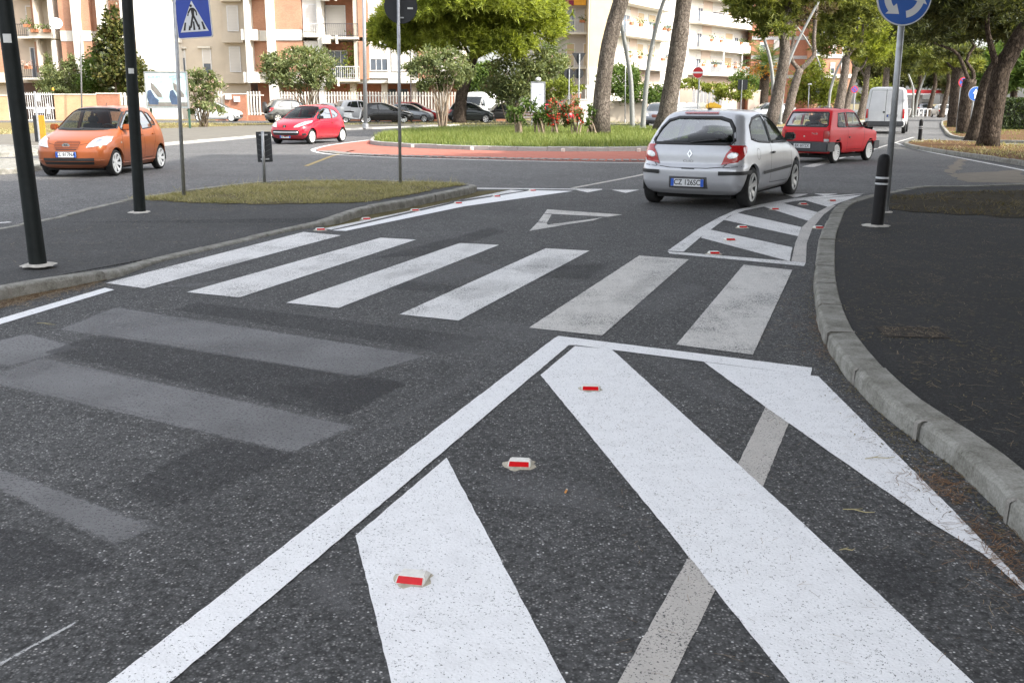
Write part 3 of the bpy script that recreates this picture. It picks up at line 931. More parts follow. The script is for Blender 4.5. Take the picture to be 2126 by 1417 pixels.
fig.build('walking_figure', M_SBLACK, pl)
for zz in (0.16, -0.16):
    MB().obox(c + M @ Vector((-0.2, zz, -0.035)), 0.16, 0.03, 0.03, M).build('bracket', M_GALV, e)
tag(e, 'blue square zebra-crossing sign with walking figure on a grey pole', 'traffic sign')

# back of a round sign on its pole
b = G(831, 382, 0.07)
d, ln = lean(b, (827, 0))
e = empty('round_sign', b)
MB().tube([d * -0.02, d * 3.75], 0.03, 14).build('pole', M_GALV, e, smooth=True)
c = P(832, 14, b.y + 0.07) - b
M = sign_plane(None, R(6))
MB().prism(circ(0.30), 0.02, M, c).build('sign_plate', M_GALV_D, e, bevel=0.004)
MB().obox(c + M @ Vector((0, -0.195, 0.032)), 0.10, 0.022, 0.03, M).build('bracket', M_GALV, e)
MB().obox(c + M @ Vector((0, 0.195, 0.032)), 0.10, 0.022, 0.03, M).build('bracket', M_GALV, e)
MB().obox(c + M @ Vector((0.17, -0.03, 0.0215)), 0.10, 0.03, 0.001, M).build('paper_sticker', M_CREAMST, e)
tag(e, 'dark back of a round sign on a slim grey pole at the grass island tip', 'traffic sign')

# low delineator panel seen from behind
b = G(549, 377, 0.06)
d, ln = lean(b, (545, 272))
e = empty('delineator_panel', b)
MB().tube([d * -0.02, d * (ln + 0.0)], 0.03, 12).build('post', M_GALV, e, smooth=True)
c = P(549, 305, b.y + 0.06) - b
M = sign_plane(None, R(4)) @ Matrix.Rotation(R(1.2), 3, 'Z')
MB().prism(round_poly(0.285, 0.575, 0.012, 2), 0.02, M, c).build('panel', M_GALV_D, e)
for zz in (0.23, -0.23):
    MB().obox(c + M @ Vector((0, zz, 0.03)), 0.16, 0.03, 0.022, M).build('bracket', M_GALV, e)
ch = MB()
for k in range(5):
    for s in (-1, 1):
        ch.prism(bar2((0.0, -0.2 + k * 0.1), (s * 0.13, -0.14 + k * 0.1), 0.012), 0.002, M, c + M @ Vector((0, 0, 0.0205)))
ch.build('chevron_ribs', plain('panel_rib_grey', (0.07, 0.072, 0.075), 0.6), e)
tag(e, 'low dark rectangular panel on a short post at the grass edge', 'traffic sign')

# roundabout sign at right
b = G(1838, 440, 0.09)
d, ln = lean(b, (1872, 44))
e = empty('roundabout_sign', b)
MB().tube([d * -0.02, d * 3.55], 0.043, 16).build('pole', M_GALV, e, smooth=True)
disc_base('mortar_base', b, 0.12, e)
c = P(1878, -7, b.y - 0.09) - b
M = sign_plane(None, R(3)) @ Matrix.Rotation(R(-2), 3, 'Z')
rr = 0.372
MB().prism(circ(rr, 48), -0.02, M, c - M @ Vector((0, 0, 0.001))).build('sign_backing', M_GALV, e)
pl = MB().prism(circ(rr, 48), 0.003, M, c).build('sign_plate', M_SWHITE, e)
MB().prism(circ(rr * 0.955, 48), 0.0015, M, c + M @ Vector((0, 0, 0.0035))).build('blue_field', M_SBLUE2, pl)
for k in range(3):
    a0 = R(-78 + 120 * k)
    a1 = a0 + R(62)
    ri_, rout = rr * 0.50, rr * 0.74
    n = 10
    arc = [(ri_ * math.cos(a0 + (a1 - a0) * i / n), ri_ * math.sin(a0 + (a1 - a0) * i / n)) for i in range(n + 1)]
    arco = [(rout * math.cos(a0 + (a1 - a0) * i / n), rout * math.sin(a0 + (a1 - a0) * i / n)) for i in range(n + 1)]
    a2 = a1 + R(34)
    rm = (ri_ + rout) / 2
    head = [(rr * 0.36 * math.cos(a1), rr * 0.36 * math.sin(a1)), (rm * math.cos(a2), rm * math.sin(a2)), (rr * 0.88 * math.cos(a1), rr * 0.88 * math.sin(a1))]
    MB().prism(arc + [head[0], head[1], head[2]] + list(reversed(arco)), 0.0012, M, c + M @ Vector((0, 0, 0.0056))).build('white_arrow', M_SWHITE, pl)
tag(e, 'round blue roundabout sign with white circling arrows on a grey pole at right', 'traffic sign')

# bollards
def bollard(bpx, h, r, zb, label, tilt=0.0):
    b = G(*bpx, zb)
    e = empty('bollard', b)
    pr = [(r * 1.02, -0.01), (r, 0.02), (r, h * 0.88), (r * 0.97, h * 0.93), (r * 0.8, h * 0.97), (r * 0.5, h * 0.99), (0.001, h)]
    MB().lathe(pr, 22).build('shaft', M_BOLLARD, e, smooth=True, auto=R(50))
    for k in (0.575, 0.655):
        MB().lathe([(r + 0.001, h * k), (r + 0.0035, h * k + 0.003), (r + 0.0035, h * k + 0.022), (r + 0.001, h * k + 0.025)], 22).build('reflective_band', M_BAND, e, smooth=True)
    MB().lathe([(r + 0.001, h * 0.60), (r + 0.004, h * 0.60 + 0.002), (r + 0.004, h * 0.64), (r + 0.001, h * 0.64 + 0.002)], 22).build('collar', M_BOLLARD, e, smooth=True)
    disc_base('mortar_base', b, r * 2.4, e)
    e.rotation_euler = (0, tilt, 0)
    tag(e, label, 'bollard')
bollard((1821, 468), 0.88, 0.075, 0.09, 'black rounded bollard with pale bands in front of the roundabout sign pole', R(1.2))
bollard((1909, 293), 0.85, 0.075, 0.11, 'far black bollard on the median tip beside the pine trunks')

# road studs
def stud_mesh():
    s = 0.052
    mb = MB()
    vs = [(-s, -s, 0), (s, -s, 0), (s, s, 0), (-s, s, 0), (-s * 0.92, -s * 0.42, 0.02), (s * 0.92, -s * 0.42, 0.02), (s * 0.8, s * 0.5, 0.022), (-s * 0.8, s * 0.5, 0.022)]
    mb.add(vs, [(0, 3, 2, 1), (4, 5, 6, 7), (0, 1, 5, 4), (1, 2, 6, 5), (2, 3, 7, 6), (3, 0, 4, 7)])
    return mb
STUD_W, STUD_R, STUD_G = None, None, None
def stud(bpx, rz, label, z=0.005, k=1.0, group='red and white road studs'):
    global STUD_W, STUD_R, STUD_G
    e = empty('road_stud', G(*bpx, z), rz)
    if STUD_W is None:
        STUD_W = stud_mesh().build('stud_body', M_STUD, e, bevel=0.004)
        s = 0.052
        n = Vector((0, -0.02, 0.03)).normalized()
        off = n * 0.0015
        STUD_R = MB().add([Vector(q) + off for q in ((-s * 0.86, -s * 0.93, 0.0025), (s * 0.86, -s * 0.93, 0.0025), (s * 0.82, -s * 0.5, 0.0182), (-s * 0.82, -s * 0.5, 0.0182))], [(0, 1, 2, 3)]).build('red_reflector', M_REFL, e)
        STUD_G = disc_base('glue_rim', (0, 0, 0), s * 1.45, e, h=0.004)
        STUD_G.data.materials[0] = M_GLUE
    else:
        for q in (STUD_W, STUD_R, STUD_G):
            c = q.copy()
            COL.objects.link(c)
            c.parent = e
    e.scale = (k, k, k)
    tag(e, label, 'road stud', group)
stud((858, 1200), R(-12), 'nearest white road stud with red face, on the lower left white bar', k=1.0)
stud((1079, 962), R(-6), 'white road stud with red face on bare asphalt between two white bars', k=1.0)
stud((1226, 806), R(-4), 'red-faced road stud at the top of the long central white bar', k=1.0)
right_l = ['red-faced stud at the near left corner of the hatching beyond the crossing', 'red-faced stud on the first bar of the hatching beyond the crossing', 'red-faced stud on asphalt between the first two bars beyond the crossing', 'red-faced stud on the third bar, close to the silver car rear wheel', 'red-faced stud between third and last bar near the bollard', 'red-faced stud on the last bar at the hatching tip', 'red-faced stud in the gutter against the right kerb']
for q, lb in zip([(1482, 526), (1515, 498), (1541, 472), (1608, 434.5), (1667, 424), (1727, 417), (1699, 473)], right_l):
    stud(q, R(4), lb, k=1.15)
left_l = ['nearest red-faced stud of the row beside the left island kerb', 'second red-faced stud from the crossing beside the left island kerb', 'third red-faced stud from the crossing beside the left island kerb', 'fourth red-faced stud from the crossing beside the left island kerb', 'fifth red-faced stud from the crossing beside the left island kerb', 'farthest red-faced stud at the tip of the left white wedge']
for q, lb in zip([(665, 477), (760, 455), (861, 437), (951, 422), (1031, 408), (1105, 396)], left_l):
    stud(q, R(20), lb, k=1.15)
# white reflector blocks on the roundabout kerb
for q, lb in zip([(857, 306.5), (980, 312), (1169, 315), (1326, 315)], ['leftmost white reflector block against the roundabout kerb', 'white reflector block on the roundabout kerb, right of the round sign back', 'white reflector block on the roundabout kerb, left of the big pine trunk', 'white reflector block on the roundabout kerb touching the silver car outline']):
    p = G(*q, 0.01)
    e = empty('kerb_reflector', p)
    MB().box((-0.06, -0.05, 0), (0.06, 0.04, 0.11)).build('block', M_STUD, e, bevel=0.01)
    MB().box((-0.04, -0.054, 0.03), (0.04, -0.0515, 0.085)).build('lens', plain('lens_pale', (0.6, 0.55, 0.5), 0.2), e)
    tag(e, lb, 'reflector', 'white reflectors along the roundabout kerb')
# cigarette end and cast-iron drain grating
e = empty('cigarette_butt', G(1175, 1019, 0.008), R(75))
MB().tube([(-0.012, 0, 0), (0.012, 0, 0)], 0.0045, 8).build('filter', plain('filter_orange', (0.55, 0.25, 0.07), 0.8), e)
MB().tube([(0.0125, 0, 0), (0.02, 0, 0.0005)], 0.0045, 8).build('paper_stub', plain('stub_paper', (0.6, 0.58, 0.54), 0.9), e)
tag(e, 'orange cigarette end lying on the asphalt right of the middle road stud', 'cigarette end')
pc = G(1893, 688, hk - .006)
e = empty('drain_grating', pc, R(-6))
M_IRON = plain('rusty_iron', (0.042, 0.035, 0.029), 0.9, 0.0, var=0.5, scale=30, spec=0.2)
MB().box((-0.2, -0.155, -0.02), (0.2, 0.155, -0.004)).build('pan', plain('drain_dark', (0.018, 0.016, 0.014), 0.9), e)
fm = MB()
for a, c in (((-0.2, -0.155), (0.2, -0.13)), ((-0.2, 0.13), (0.2, 0.155)), ((-0.2, -0.129), (-0.175, 0.129)), ((0.175, -0.129), (0.2, 0.129))):
    fm.box((a[0], a[1], -0.0035), (c[0], c[1], -0.0005))
fm.build('frame', M_IRON, e)
for k in range(11):
    x = -0.15 + k * 0.03
    MB().box((x - 0.008, -0.128, -0.003), (x + 0.008, 0.128, -0.001)).build('bar', M_IRON, e)
tag(e, 'rusty cast-iron drain grating let into the right footway', 'drain grating')
# ------------------------------------------------------------------ cars
def herm(tab):
    """monotone cubic through (z, value) pairs"""
    xs = np.array([p[0] for p in tab], float)
    ys = np.array([p[1] for p in tab], float)
    d = np.diff(ys) / np.diff(xs)
    m = np.zeros_like(xs)
    m[0], m[-1] = d[0], d[-1]
    for i in range(1, len(xs) - 1):
        m[i] = 0 if d[i - 1] * d[i] <= 0 else 2 * d[i - 1] * d[i] / (d[i - 1] + d[i])
    def f(z):
        z = min(max(z, xs[0]), xs[-1])
        i = int(min(max(np.searchsorted(xs, z) - 1, 0), len(xs) - 2))
        h = xs[i + 1] - xs[i]
        t = (z - xs[i]) / h
        return float((2 * t ** 3 - 3 * t * t + 1) * ys[i] + (t ** 3 - 2 * t * t + t) * h * m[i] + (-2 * t ** 3 + 3 * t * t) * ys[i + 1] + (t ** 3 - t * t) * h * m[i + 1])
    return f

def car_paint(name, col, flake=0.0, rough=0.28, metal=0.0, coat=0.45):
    if name in MATS:
        return MATS[name]
    m, N, L, b = nmat(name)
    tc = nd(N, 'ShaderNodeTexCoord')
    n1 = nd(N, 'ShaderNodeTexNoise', i_Scale=1.5, i_Detail=6.0, i_Roughness=0.7)
    L.new(tc.outputs['Object'], n1.inputs['Vector'])
    rp = ramp(N, [(0.3, tuple(c * 0.86 for c in col)), (0.7, col)])
    L.new(n1.outputs[0], rp.inputs[0])
    # road dust on the lower body
    sx = nd(N, 'ShaderNodeSeparateXYZ')
    L.new(tc.outputs['Object'], sx.inputs[0])
    mr = nd(N, 'ShaderNodeMapRange')
    mr.inputs[1].default_value, mr.inputs[2].default_value, mr.inputs[3].default_value, mr.inputs[4].default_value = 0.15, 0.55, 0.45, 0.0
    L.new(sx.outputs[2], mr.inputs[0])
    c1 = mixc(N, L, mathn(N, L, 'MULTIPLY', mr.outputs[0], n1.outputs[0]), rp.outputs[0], (0.16, 0.14, 0.12))
    L.new(c1, b.inputs['Base Color'])
    b.inputs['Metallic'].default_value = metal
    b.inputs['Roughness'].default_value = rough
    b.inputs['Coat Weight'].default_value = coat
    b.inputs['Specular IOR Level'].default_value = 0.35
    b.inputs['Coat Roughness'].default_value = 0.06
    MATS[name] = m
    return m
def glass_mat(name, tint, gloss=0.0):
    if name in MATS:
        return MATS[name]
    m = bpy.data.materials.new(name)
    m.use_nodes = True
    N, L = m.node_tree.nodes, m.node_tree.links
    N.remove(N['Principled BSDF'])
    tr = nd(N, 'ShaderNodeBsdfTransparent')
    tr.inputs[0].default_value = (*tint, 1)
    gl = nd(N, 'ShaderNodeBsdfGlossy', i_Roughness=0.03)
    fr = nd(N, 'ShaderNodeFresnel', i_IOR=1.5)
    ad = mathn(N, L, 'ADD', mathn(N, L, 'MULTIPLY', fr.outputs[0], 0.55), gloss, clamp=True)
    mx = nd(N, 'ShaderNodeMixShader')
    L.new(ad, mx.inputs[0])
    L.new(tr.outputs[0], mx.inputs[1])
    L.new(gl.outputs[0], mx.inputs[2])
    L.new(mx.outputs[0], N['Material Output'].inputs[0])
    MATS[name] = m
    return m
M_GLASS = glass_mat('car_glass', (0.55, 0.60, 0.58))
M_GLASS_D = glass_mat('car_glass_dark', (0.34, 0.40, 0.38), 0.0)
M_RUBBER = plain('tyre_rubber', (0.014, 0.014, 0.014), 0.85, var=0.3, scale=20)
M_TRIM = plain('black_trim', (0.018, 0.018, 0.019), 0.5, var=0.15, scale=20)
M_TRIMG = plain('grey_bumper_plastic', (0.05, 0.052, 0.056), 0.6, var=0.2, scale=10)
M_RIM = plain('wheel_silver', (0.62, 0.62, 0.61), 0.35, 0.55, var=0.1, scale=20)
M_RIMW = plain('wheel_cover_pale', (0.70, 0.71, 0.70), 0.45, 0.1, var=0.1, scale=20)
M_INT = plain('car_interior_dark', (0.025, 0.025, 0.027), 0.9, var=0.2, scale=8)
M_SEAT = plain('car_seat_grey', (0.05, 0.05, 0.055), 0.95, var=0.25, scale=15)
M_LAMPR = plain('tail_lamp_red', (0.42, 0.012, 0.014), 0.12, var=0.15, scale=18, coat=1.0)
M_LAMPW = plain('lamp_clear', (0.62, 0.63, 0.64), 0.12, 0.35, var=0.25, scale=25, coat=1.0)
M_LAMPD = plain('lamp_inner_dark', (0.12, 0.12, 0.125), 0.2, 0.5, var=0.3, scale=30)
M_CHROME = plain('chrome', (0.75, 0.75, 0.76), 0.15, 1.0, var=0.05)
M_PLATEW = plain('plate_white', (0.66, 0.67, 0.68), 0.4, var=0.06)
M_PLATEB = plain('plate_blue', (0.02, 0.10, 0.50), 0.4, var=0.05)
M_INK = plain('plate_ink', (0.015, 0.015, 0.018), 0.5)
M_SEAM = plain('panel_gap', (0.012, 0.012, 0.012), 0.9)
M_UNDER = plain('underbody', (0.01, 0.01, 0.01), 0.95)

FONT = bpy.data.fonts.load('<builtin>') if '<builtin>' in bpy.data.fonts else None
def text_mesh(s, size, mat, parent, loc, M, name='lettering', bold=0.0, xs=1.0, depth=0.0):
    cu = bpy.data.curves.new(name, 'FONT')
    cu.body = s
    cu.size = size
    cu.align_x = 'CENTER'
    cu.align_y = 'CENTER'
    cu.offset = bold
    cu.extrude = depth
    cu.resolution_u = 3
    t = bpy.data.objects.new('tmp_text', cu)
    COL.objects.link(t)
    bpy.context.view_layer.update()
    me = bpy.data.meshes.new_from_object(t.evaluated_get(bpy.context.evaluated_depsgraph_get()))
    bpy.data.objects.remove(t, do_unlink=True)
    bpy.data.curves.remove(cu)
    for v in me.vertices:
        v.co = Vector(loc) + M @ Vector((v.co.x * xs, v.co.y, v.co.z))
    me.materials.clear()
    me.materials.append(mat)
    me.name = name
    o = bpy.data.objects.new(name, me)
    o['kind'] = 'stuff'
    COL.objects.link(o)
    o.parent = parent
    return o

class Shell:
    """lofted body: horizontal slices from sill to roof"""
    def __init__(s, sp, inset=0.0, z0=None, z1=None, nz=64):
        s.sp = sp
        xr, xf, w = (herm(sp[k]) for k in ('xr', 'xf', 'w'))
        rc, rf = herm(sp['rc']), herm(sp['rf'])
        bo, bf = herm(sp['br']), herm(sp['bf'])
        za = sp['w'][0][0] if z0 is None else z0
        zb = sp['w'][-1][0] if z1 is None else z1
        zs = sorted({*np.linspace(za, zb, nz).tolist(), *[p[0] for p in sp['w'] if za < p[0] < zb], *np.linspace(zb - 0.06, zb, 8).tolist()})
        s.rows = []
        NE, NC, NS = 9, 6, 26
        for z in zs:
            a, f, hw = xr(z) + inset, xf(z) - inset, max(0.015, w(z) - inset)
            if f - a < 0.1:
                mid = (a + f) / 2
                a, f = mid - 0.05, mid + 0.05
            r1, r2 = min(rc(z), hw * 0.9, (f - a) * 0.3), min(rf(z), hw * 0.9, (f - a) * 0.3)
            b1, b2 = bo(z) * min(1, hw / 0.6), bf(z) * min(1, hw / 0.6)
            def side_y(x):
                t = (x - a) / (f - a)
                y = hw * (1 - sp.get('tap_f', 0.08) * max(0, (t - 0.62) / 0.38) ** 2 - sp.get('tap_r', 0.05) * max(0, (0.34 - t) / 0.34) ** 2)
                for ax in sp['axles']:      # wheel-arch flare
                    y += sp.get('flare', 0.015) * math.exp(-((x - ax) / 0.36) ** 2) * math.exp(-((z - 0.42) / 0.25) ** 2)
                return y
            half = []
            ys = side_y(a + r1) - r1
            for i in range(NE):
                y = ys * i / (NE - 1)
                half.append((a + b1 * (y / hw) ** 2, y))
            p0, p2 = Vector((*half[-1], 0)), Vector((a + r1 + b1, side_y(a + r1 + b1), 0))
            pc = Vector((p0.x + b1 * 0.25, p2.y, 0))
            for i in range(1, NC):
                t = i / NC
                q = p0 * (1 - t) ** 2 + pc * 2 * t * (1 - t) + p2 * t * t
                half.append((q.x, q.y))
            xe0, xe1 = p2.x, f - r2 - b2
            for i in range(NS):
                x = xe0 + (xe1 - xe0) * i / (NS - 1)
                half.append((x, side_y(x)))
            ye = side_y(xe1) - r2 * 0.9
            p0, p2 = Vector((*half[-1], 0)), Vector((f - b2 * (ye / hw) ** 2, ye, 0))
            pc = Vector((p2.x - b2 * 0.1, p0.y, 0))
            for i in range(1, NC):
                t = i / NC
                q = p0 * (1 - t) ** 2 + pc * 2 * t * (1 - t) + p2 * t * t
                half.append((q.x, q.y))
            for i in range(NE):
                y = ye * (1 - i / (NE - 1))
                half.append((f - b2 * (y / hw) ** 2, y))
            ring = [(x, y, z) for x, y in half] + [(x, -y, z) for x, y in reversed(half[1:-1])]
            s.rows.append(ring)
        n = len(s.rows[0])
        s.v = [q for r_ in s.rows for q in r_]
        s.f = []
        for j in range(len(s.rows) - 1):
            for i in range(n):
                s.f.append((j * n + i, (j + 1) * n + i, (j + 1) * n + (i + 1) % n, j * n + (i + 1) % n))
        s.f.append(tuple(range(n)))
        s.f.append(tuple(reversed([(len(s.rows) - 1) * n + i for i in range(n)])))
        s.bvh = BVHTree.FromPolygons([Vector(q) for q in s.v], s.f)
    def mesh(s, name):
        me = bpy.data.meshes.new(name)
        me.from_pydata(s.v, [], s.f)
        bm = bmesh.new()
        bm.from_mesh(me)
        bmesh.ops.recalc_face_normals(bm, faces=bm.faces)
        bm.to_mesh(me)
        bm.free()
        return me
    def hit(s, view, u, v):
        """view 'l','r' (side: u = x, v = z), 'f','b' (ends: u = y, v = z), 't' (top: u = x, v = y)"""
        o, d = {'l': ((u, 3, v), (0, -1, 0)), 'r': ((u, -3, v), (0, 1, 0)), 'f': ((5, u, v), (-1, 0, 0)), 'b': ((-5, u, v), (1, 0, 0)), 't': ((u, v, 4), (0, 0, -1))}[view]
        p, n, i, dist = s.bvh.ray_cast(Vector(o), Vector(d))
        if p is None:
            p, n, i, dist = s.bvh.find_nearest(Vector(o) + Vector(d) * (2.2 if view in 'lr' else 3.2))
        if n.dot(Vector(d)) > 0:
            n = -n
        return p, n
    def panel(s, view, poly, off, rows=10, cols=12, grow=1.0):
        """patch of the surface inside a polygon, lifted by off"""
        cx = sum(p[0] for p in poly) / len(poly)
        cy = sum(p[1] for p in poly) / len(poly)
        pl = [(cx + (x - cx) * grow, cy + (y - cy) * grow) for x, y in poly]
        y0, y1 = min(p[1] for p in pl), max(p[1] for p in pl)
        lv = sorted({*[y0 + (y1 - y0) * (k + 0.004) / (rows + 0.008) for k in range(rows + 1)], *[p[1] for p in pl if y0 + 1e-3 < p[1] < y1 - 1e-3]})
        vs, fs = [], []
        for yy in lv:
            xs = []
            for i in range(len(pl)):
                (xa, ya), (xb, yb) = pl[i], pl[(i + 1) % len(pl)]
                if (ya <= yy < yb) or (yb <= yy < ya):
                    xs.append(xa + (xb - xa) * (yy - ya) / (yb - ya))
            if len(xs) < 2:
                continue
            a, b2 = min(xs), max(xs)
            for i in range(cols + 1):
                p, n = s.hit(view, a + (b2 - a) * i / cols, yy)
                vs.append(p + n * off)
        nr = len(vs) // (cols + 1)
        for j in range(nr - 1):
            for i in range(cols):
                a = j * (cols + 1) + i
                fs.append((a, a + 1, a + cols + 2, a + cols + 1))
        return vs, fs
    def strip(s, view, path, width, off, closed=False, step=0.06):
        """narrow band along a path"""
        pts = [Vector((*p, 0)) for p in path]
        if closed:
            pts.append(pts[0])
        q = []
        for i in range(len(pts) - 1):
            k = max(1, int((pts[i + 1] - pts[i]).length / step))
            for j in range(k):
                q.append(pts[i].lerp(pts[i + 1], j / k))
        q.append(pts[-1])
        vs, fs = [], []
        for i, p in enumerate(q):
            a = q[i - 1] if i else (q[-2] if closed else q[0])
            c = q[i + 1] if i + 1 < len(q) else (q[1] if closed else q[-1])
            d = (c - a).normalized()
            n2 = Vector((-d.y, d.x, 0)) * width / 2
            for e in (p - n2, p + n2):
                h, n = s.hit(view, e.x, e.y)
                vs.append(h + n * off)
        for i in range(len(q) - 1):
            fs.append((2 * i, 2 * i + 2, 2 * i + 3, 2 * i + 1))
        return vs, fs

def skin_fix(o):
    me = o.data
    bm = bmesh.new()
    bm.from_mesh(me)
    bmesh.ops.recalc_face_normals(bm, faces=bm.faces)
    bm.to_mesh(me)
    bm.free()

def put(name, vf, mat, parent, smooth=True, thick=0.0):
    o = link_mesh(name, vf[0], vf[1], mat, parent, smooth=smooth)
    if thick:
        md = o.modifiers.new('s', 'SOLIDIFY')
        md.thickness = thick
        md.offset = 0
    return o

def wheel(parent, x, y, r, width, style, side, mat, detail=True):
    e = empty('wheel', (x, y, r))
    e.parent = parent
    M = Matrix.Rotation(R(-90) * side, 3, 'X')      # local z -> outward
    rr = r * style.get('rim', 0.66)
    n = 28 if detail else 16
    w2 = width / 2
    MB().lathe([(rr, -w2 * 0.9), (rr + 0.01, -w2), (r - 0.025, -w2), (r, -w2 * 0.7), (r, w2 * 0.7), (r - 0.02, w2 * 0.97), (rr + 0.02, w2), (rr, w2 * 0.92)], n, M=M).build('tyre', M_RUBBER, e, smooth=True, auto=R(50))
    MB().lathe([(rr, -w2 * 0.9), (rr, w2 * 0.9), (rr - 0.018, w2 * 0.94), (rr - 0.03, w2 * 0.7), (rr * 0.3, w2 * 0.35), (0.001, w2 * 0.3)], n, M=M).build('rim_dish', M_INT if style.get('open', True) else mat, e, smooth=True, auto=R(40))
    sp = MB()
    k = style['n']
    ww = style['w']
    for i in range(k):
        a = 2 * math.pi * i / k + 0.3
        c, s_ = math.cos(a), math.sin(a)
        def q(rad, t, h):
            return M @ Vector((rad * c - t * s_, rad * s_ + t * c, h))
        wi, wo = ww * style.get('ti', 0.8), ww
        vs = [q(0.03, -wi / 2, w2 * 0.62), q(0.03, wi / 2, w2 * 0.62), q(rr - 0.012, wo / 2, w2 * 0.93), q(rr - 0.012, -wo / 2, w2 * 0.93), q(0.03, -wi / 2, w2 * 0.4), q(0.03, wi / 2, w2 * 0.4), q(rr - 0.012, wo / 2, w2 * 0.6), q(rr - 0.012, -wo / 2, w2 * 0.6)]
        sp.add(vs, [(0, 1, 2, 3), (0, 4, 5, 1), (1, 5, 6, 2), (3, 2, 6, 7), (0, 3, 7, 4)])
    sp.lathe([(0.075, w2 * 0.6), (0.065, w2 * 0.76), (0.001, w2 * 0.8)], 14, M=M)
    sp.lathe([(rr + 0.004, w2 * 0.86), (rr + 0.006, w2 * 0.99), (rr - 0.02, w2 * 0.98), (rr - 0.024, w2 * 0.8)], n, M=M)
    sp.build('rim', mat, e, smooth=False)
    return e

def seat(parent, x, y, h=0.0, name='seat'):
    mb = MB()
    M = Matrix.Rotation(R(-14), 3, 'Y')
    mb.obox((x, y, 0.50 + h), 0.5, 0.46, 0.16, Matrix.Identity(3))
    mb.obox((x - 0.28, y, 0.80 + h), 0.12, 0.46, 0.56, M)
    mb.obox((x - 0.36, y, 1.16 + h), 0.08, 0.24, 0.17, M)
    return mb.build(name, M_SEAT, parent, bevel=0.035, smooth=True, auto=R(60))

def plate(parent, p, n, text, w=0.52, h=0.11, front=True, up=Vector((0, 0, 1)), old=False):
    n = Vector((n.x, n.y, 0)).normalized() if abs(n.z) < 0.9 else n
    xa = up.cross(n).normalized()
    M = Matrix((xa, n.cross(xa), n)).transposed()
    c = p + n * 0.012
    MB().obox(c - n * 0.004, w + 0.024, h + 0.022, 0.008, M).build('plate_holder', M_TRIM, parent)
    pl = MB().obox(c + n * 0.002, w, h, 0.004, M).build('number_plate', M_PLATEW, parent)
    if not old:
        for sgn in (-1, 1):
            MB().obox(c + n * 0.0047 + xa * sgn * (w / 2 - 0.024), 0.048, h - 0.004, 0.001, M).build('blue_band', M_PLATEB, pl)
    if text:
        text_mesh(text, h * 1.0, M_INK, pl, c + n * 0.0056, M, 'registration', bold=0.0015, xs=0.86)
    return pl

def bool_cut(o, cutters):
    for c in cutters:
        md = o.modifiers.new('b', 'BOOLEAN')
        md.operation = 'DIFFERENCE'
        md.object = c
        md.solver = 'EXACT'
    bpy.context.view_layer.update()
    me = bpy.data.meshes.new_from_object(o.evaluated_get(bpy.context.evaluated_depsgraph_get()))
    o.modifiers.clear()
    old = o.data
    o.data = me
    bpy.data.meshes.remove(old)
    for c in cutters:
        cm = c.data
        bpy.data.objects.remove(c, do_unlink=True)
        bpy.data.meshes.remove(cm)

def tmp_obj(mb_or_mesh):
    if isinstance(mb_or_mesh, MB):
        o = mb_or_mesh.build('tmp_cutter', M_SEAM)
    else:
        o = bpy.data.objects.new('tmp_cutter', mb_or_mesh)
        COL.objects.link(o)
    return o

MX = Matrix(((0, 0, 1), (1, 0, 0), (0, 1, 0)))     # local (y, z) polygon, extruded along x
MY = Matrix(((1, 0, 0), (0, 0, -1), (0, 1, 0)))    # local (x, z) polygon, extruded along -y

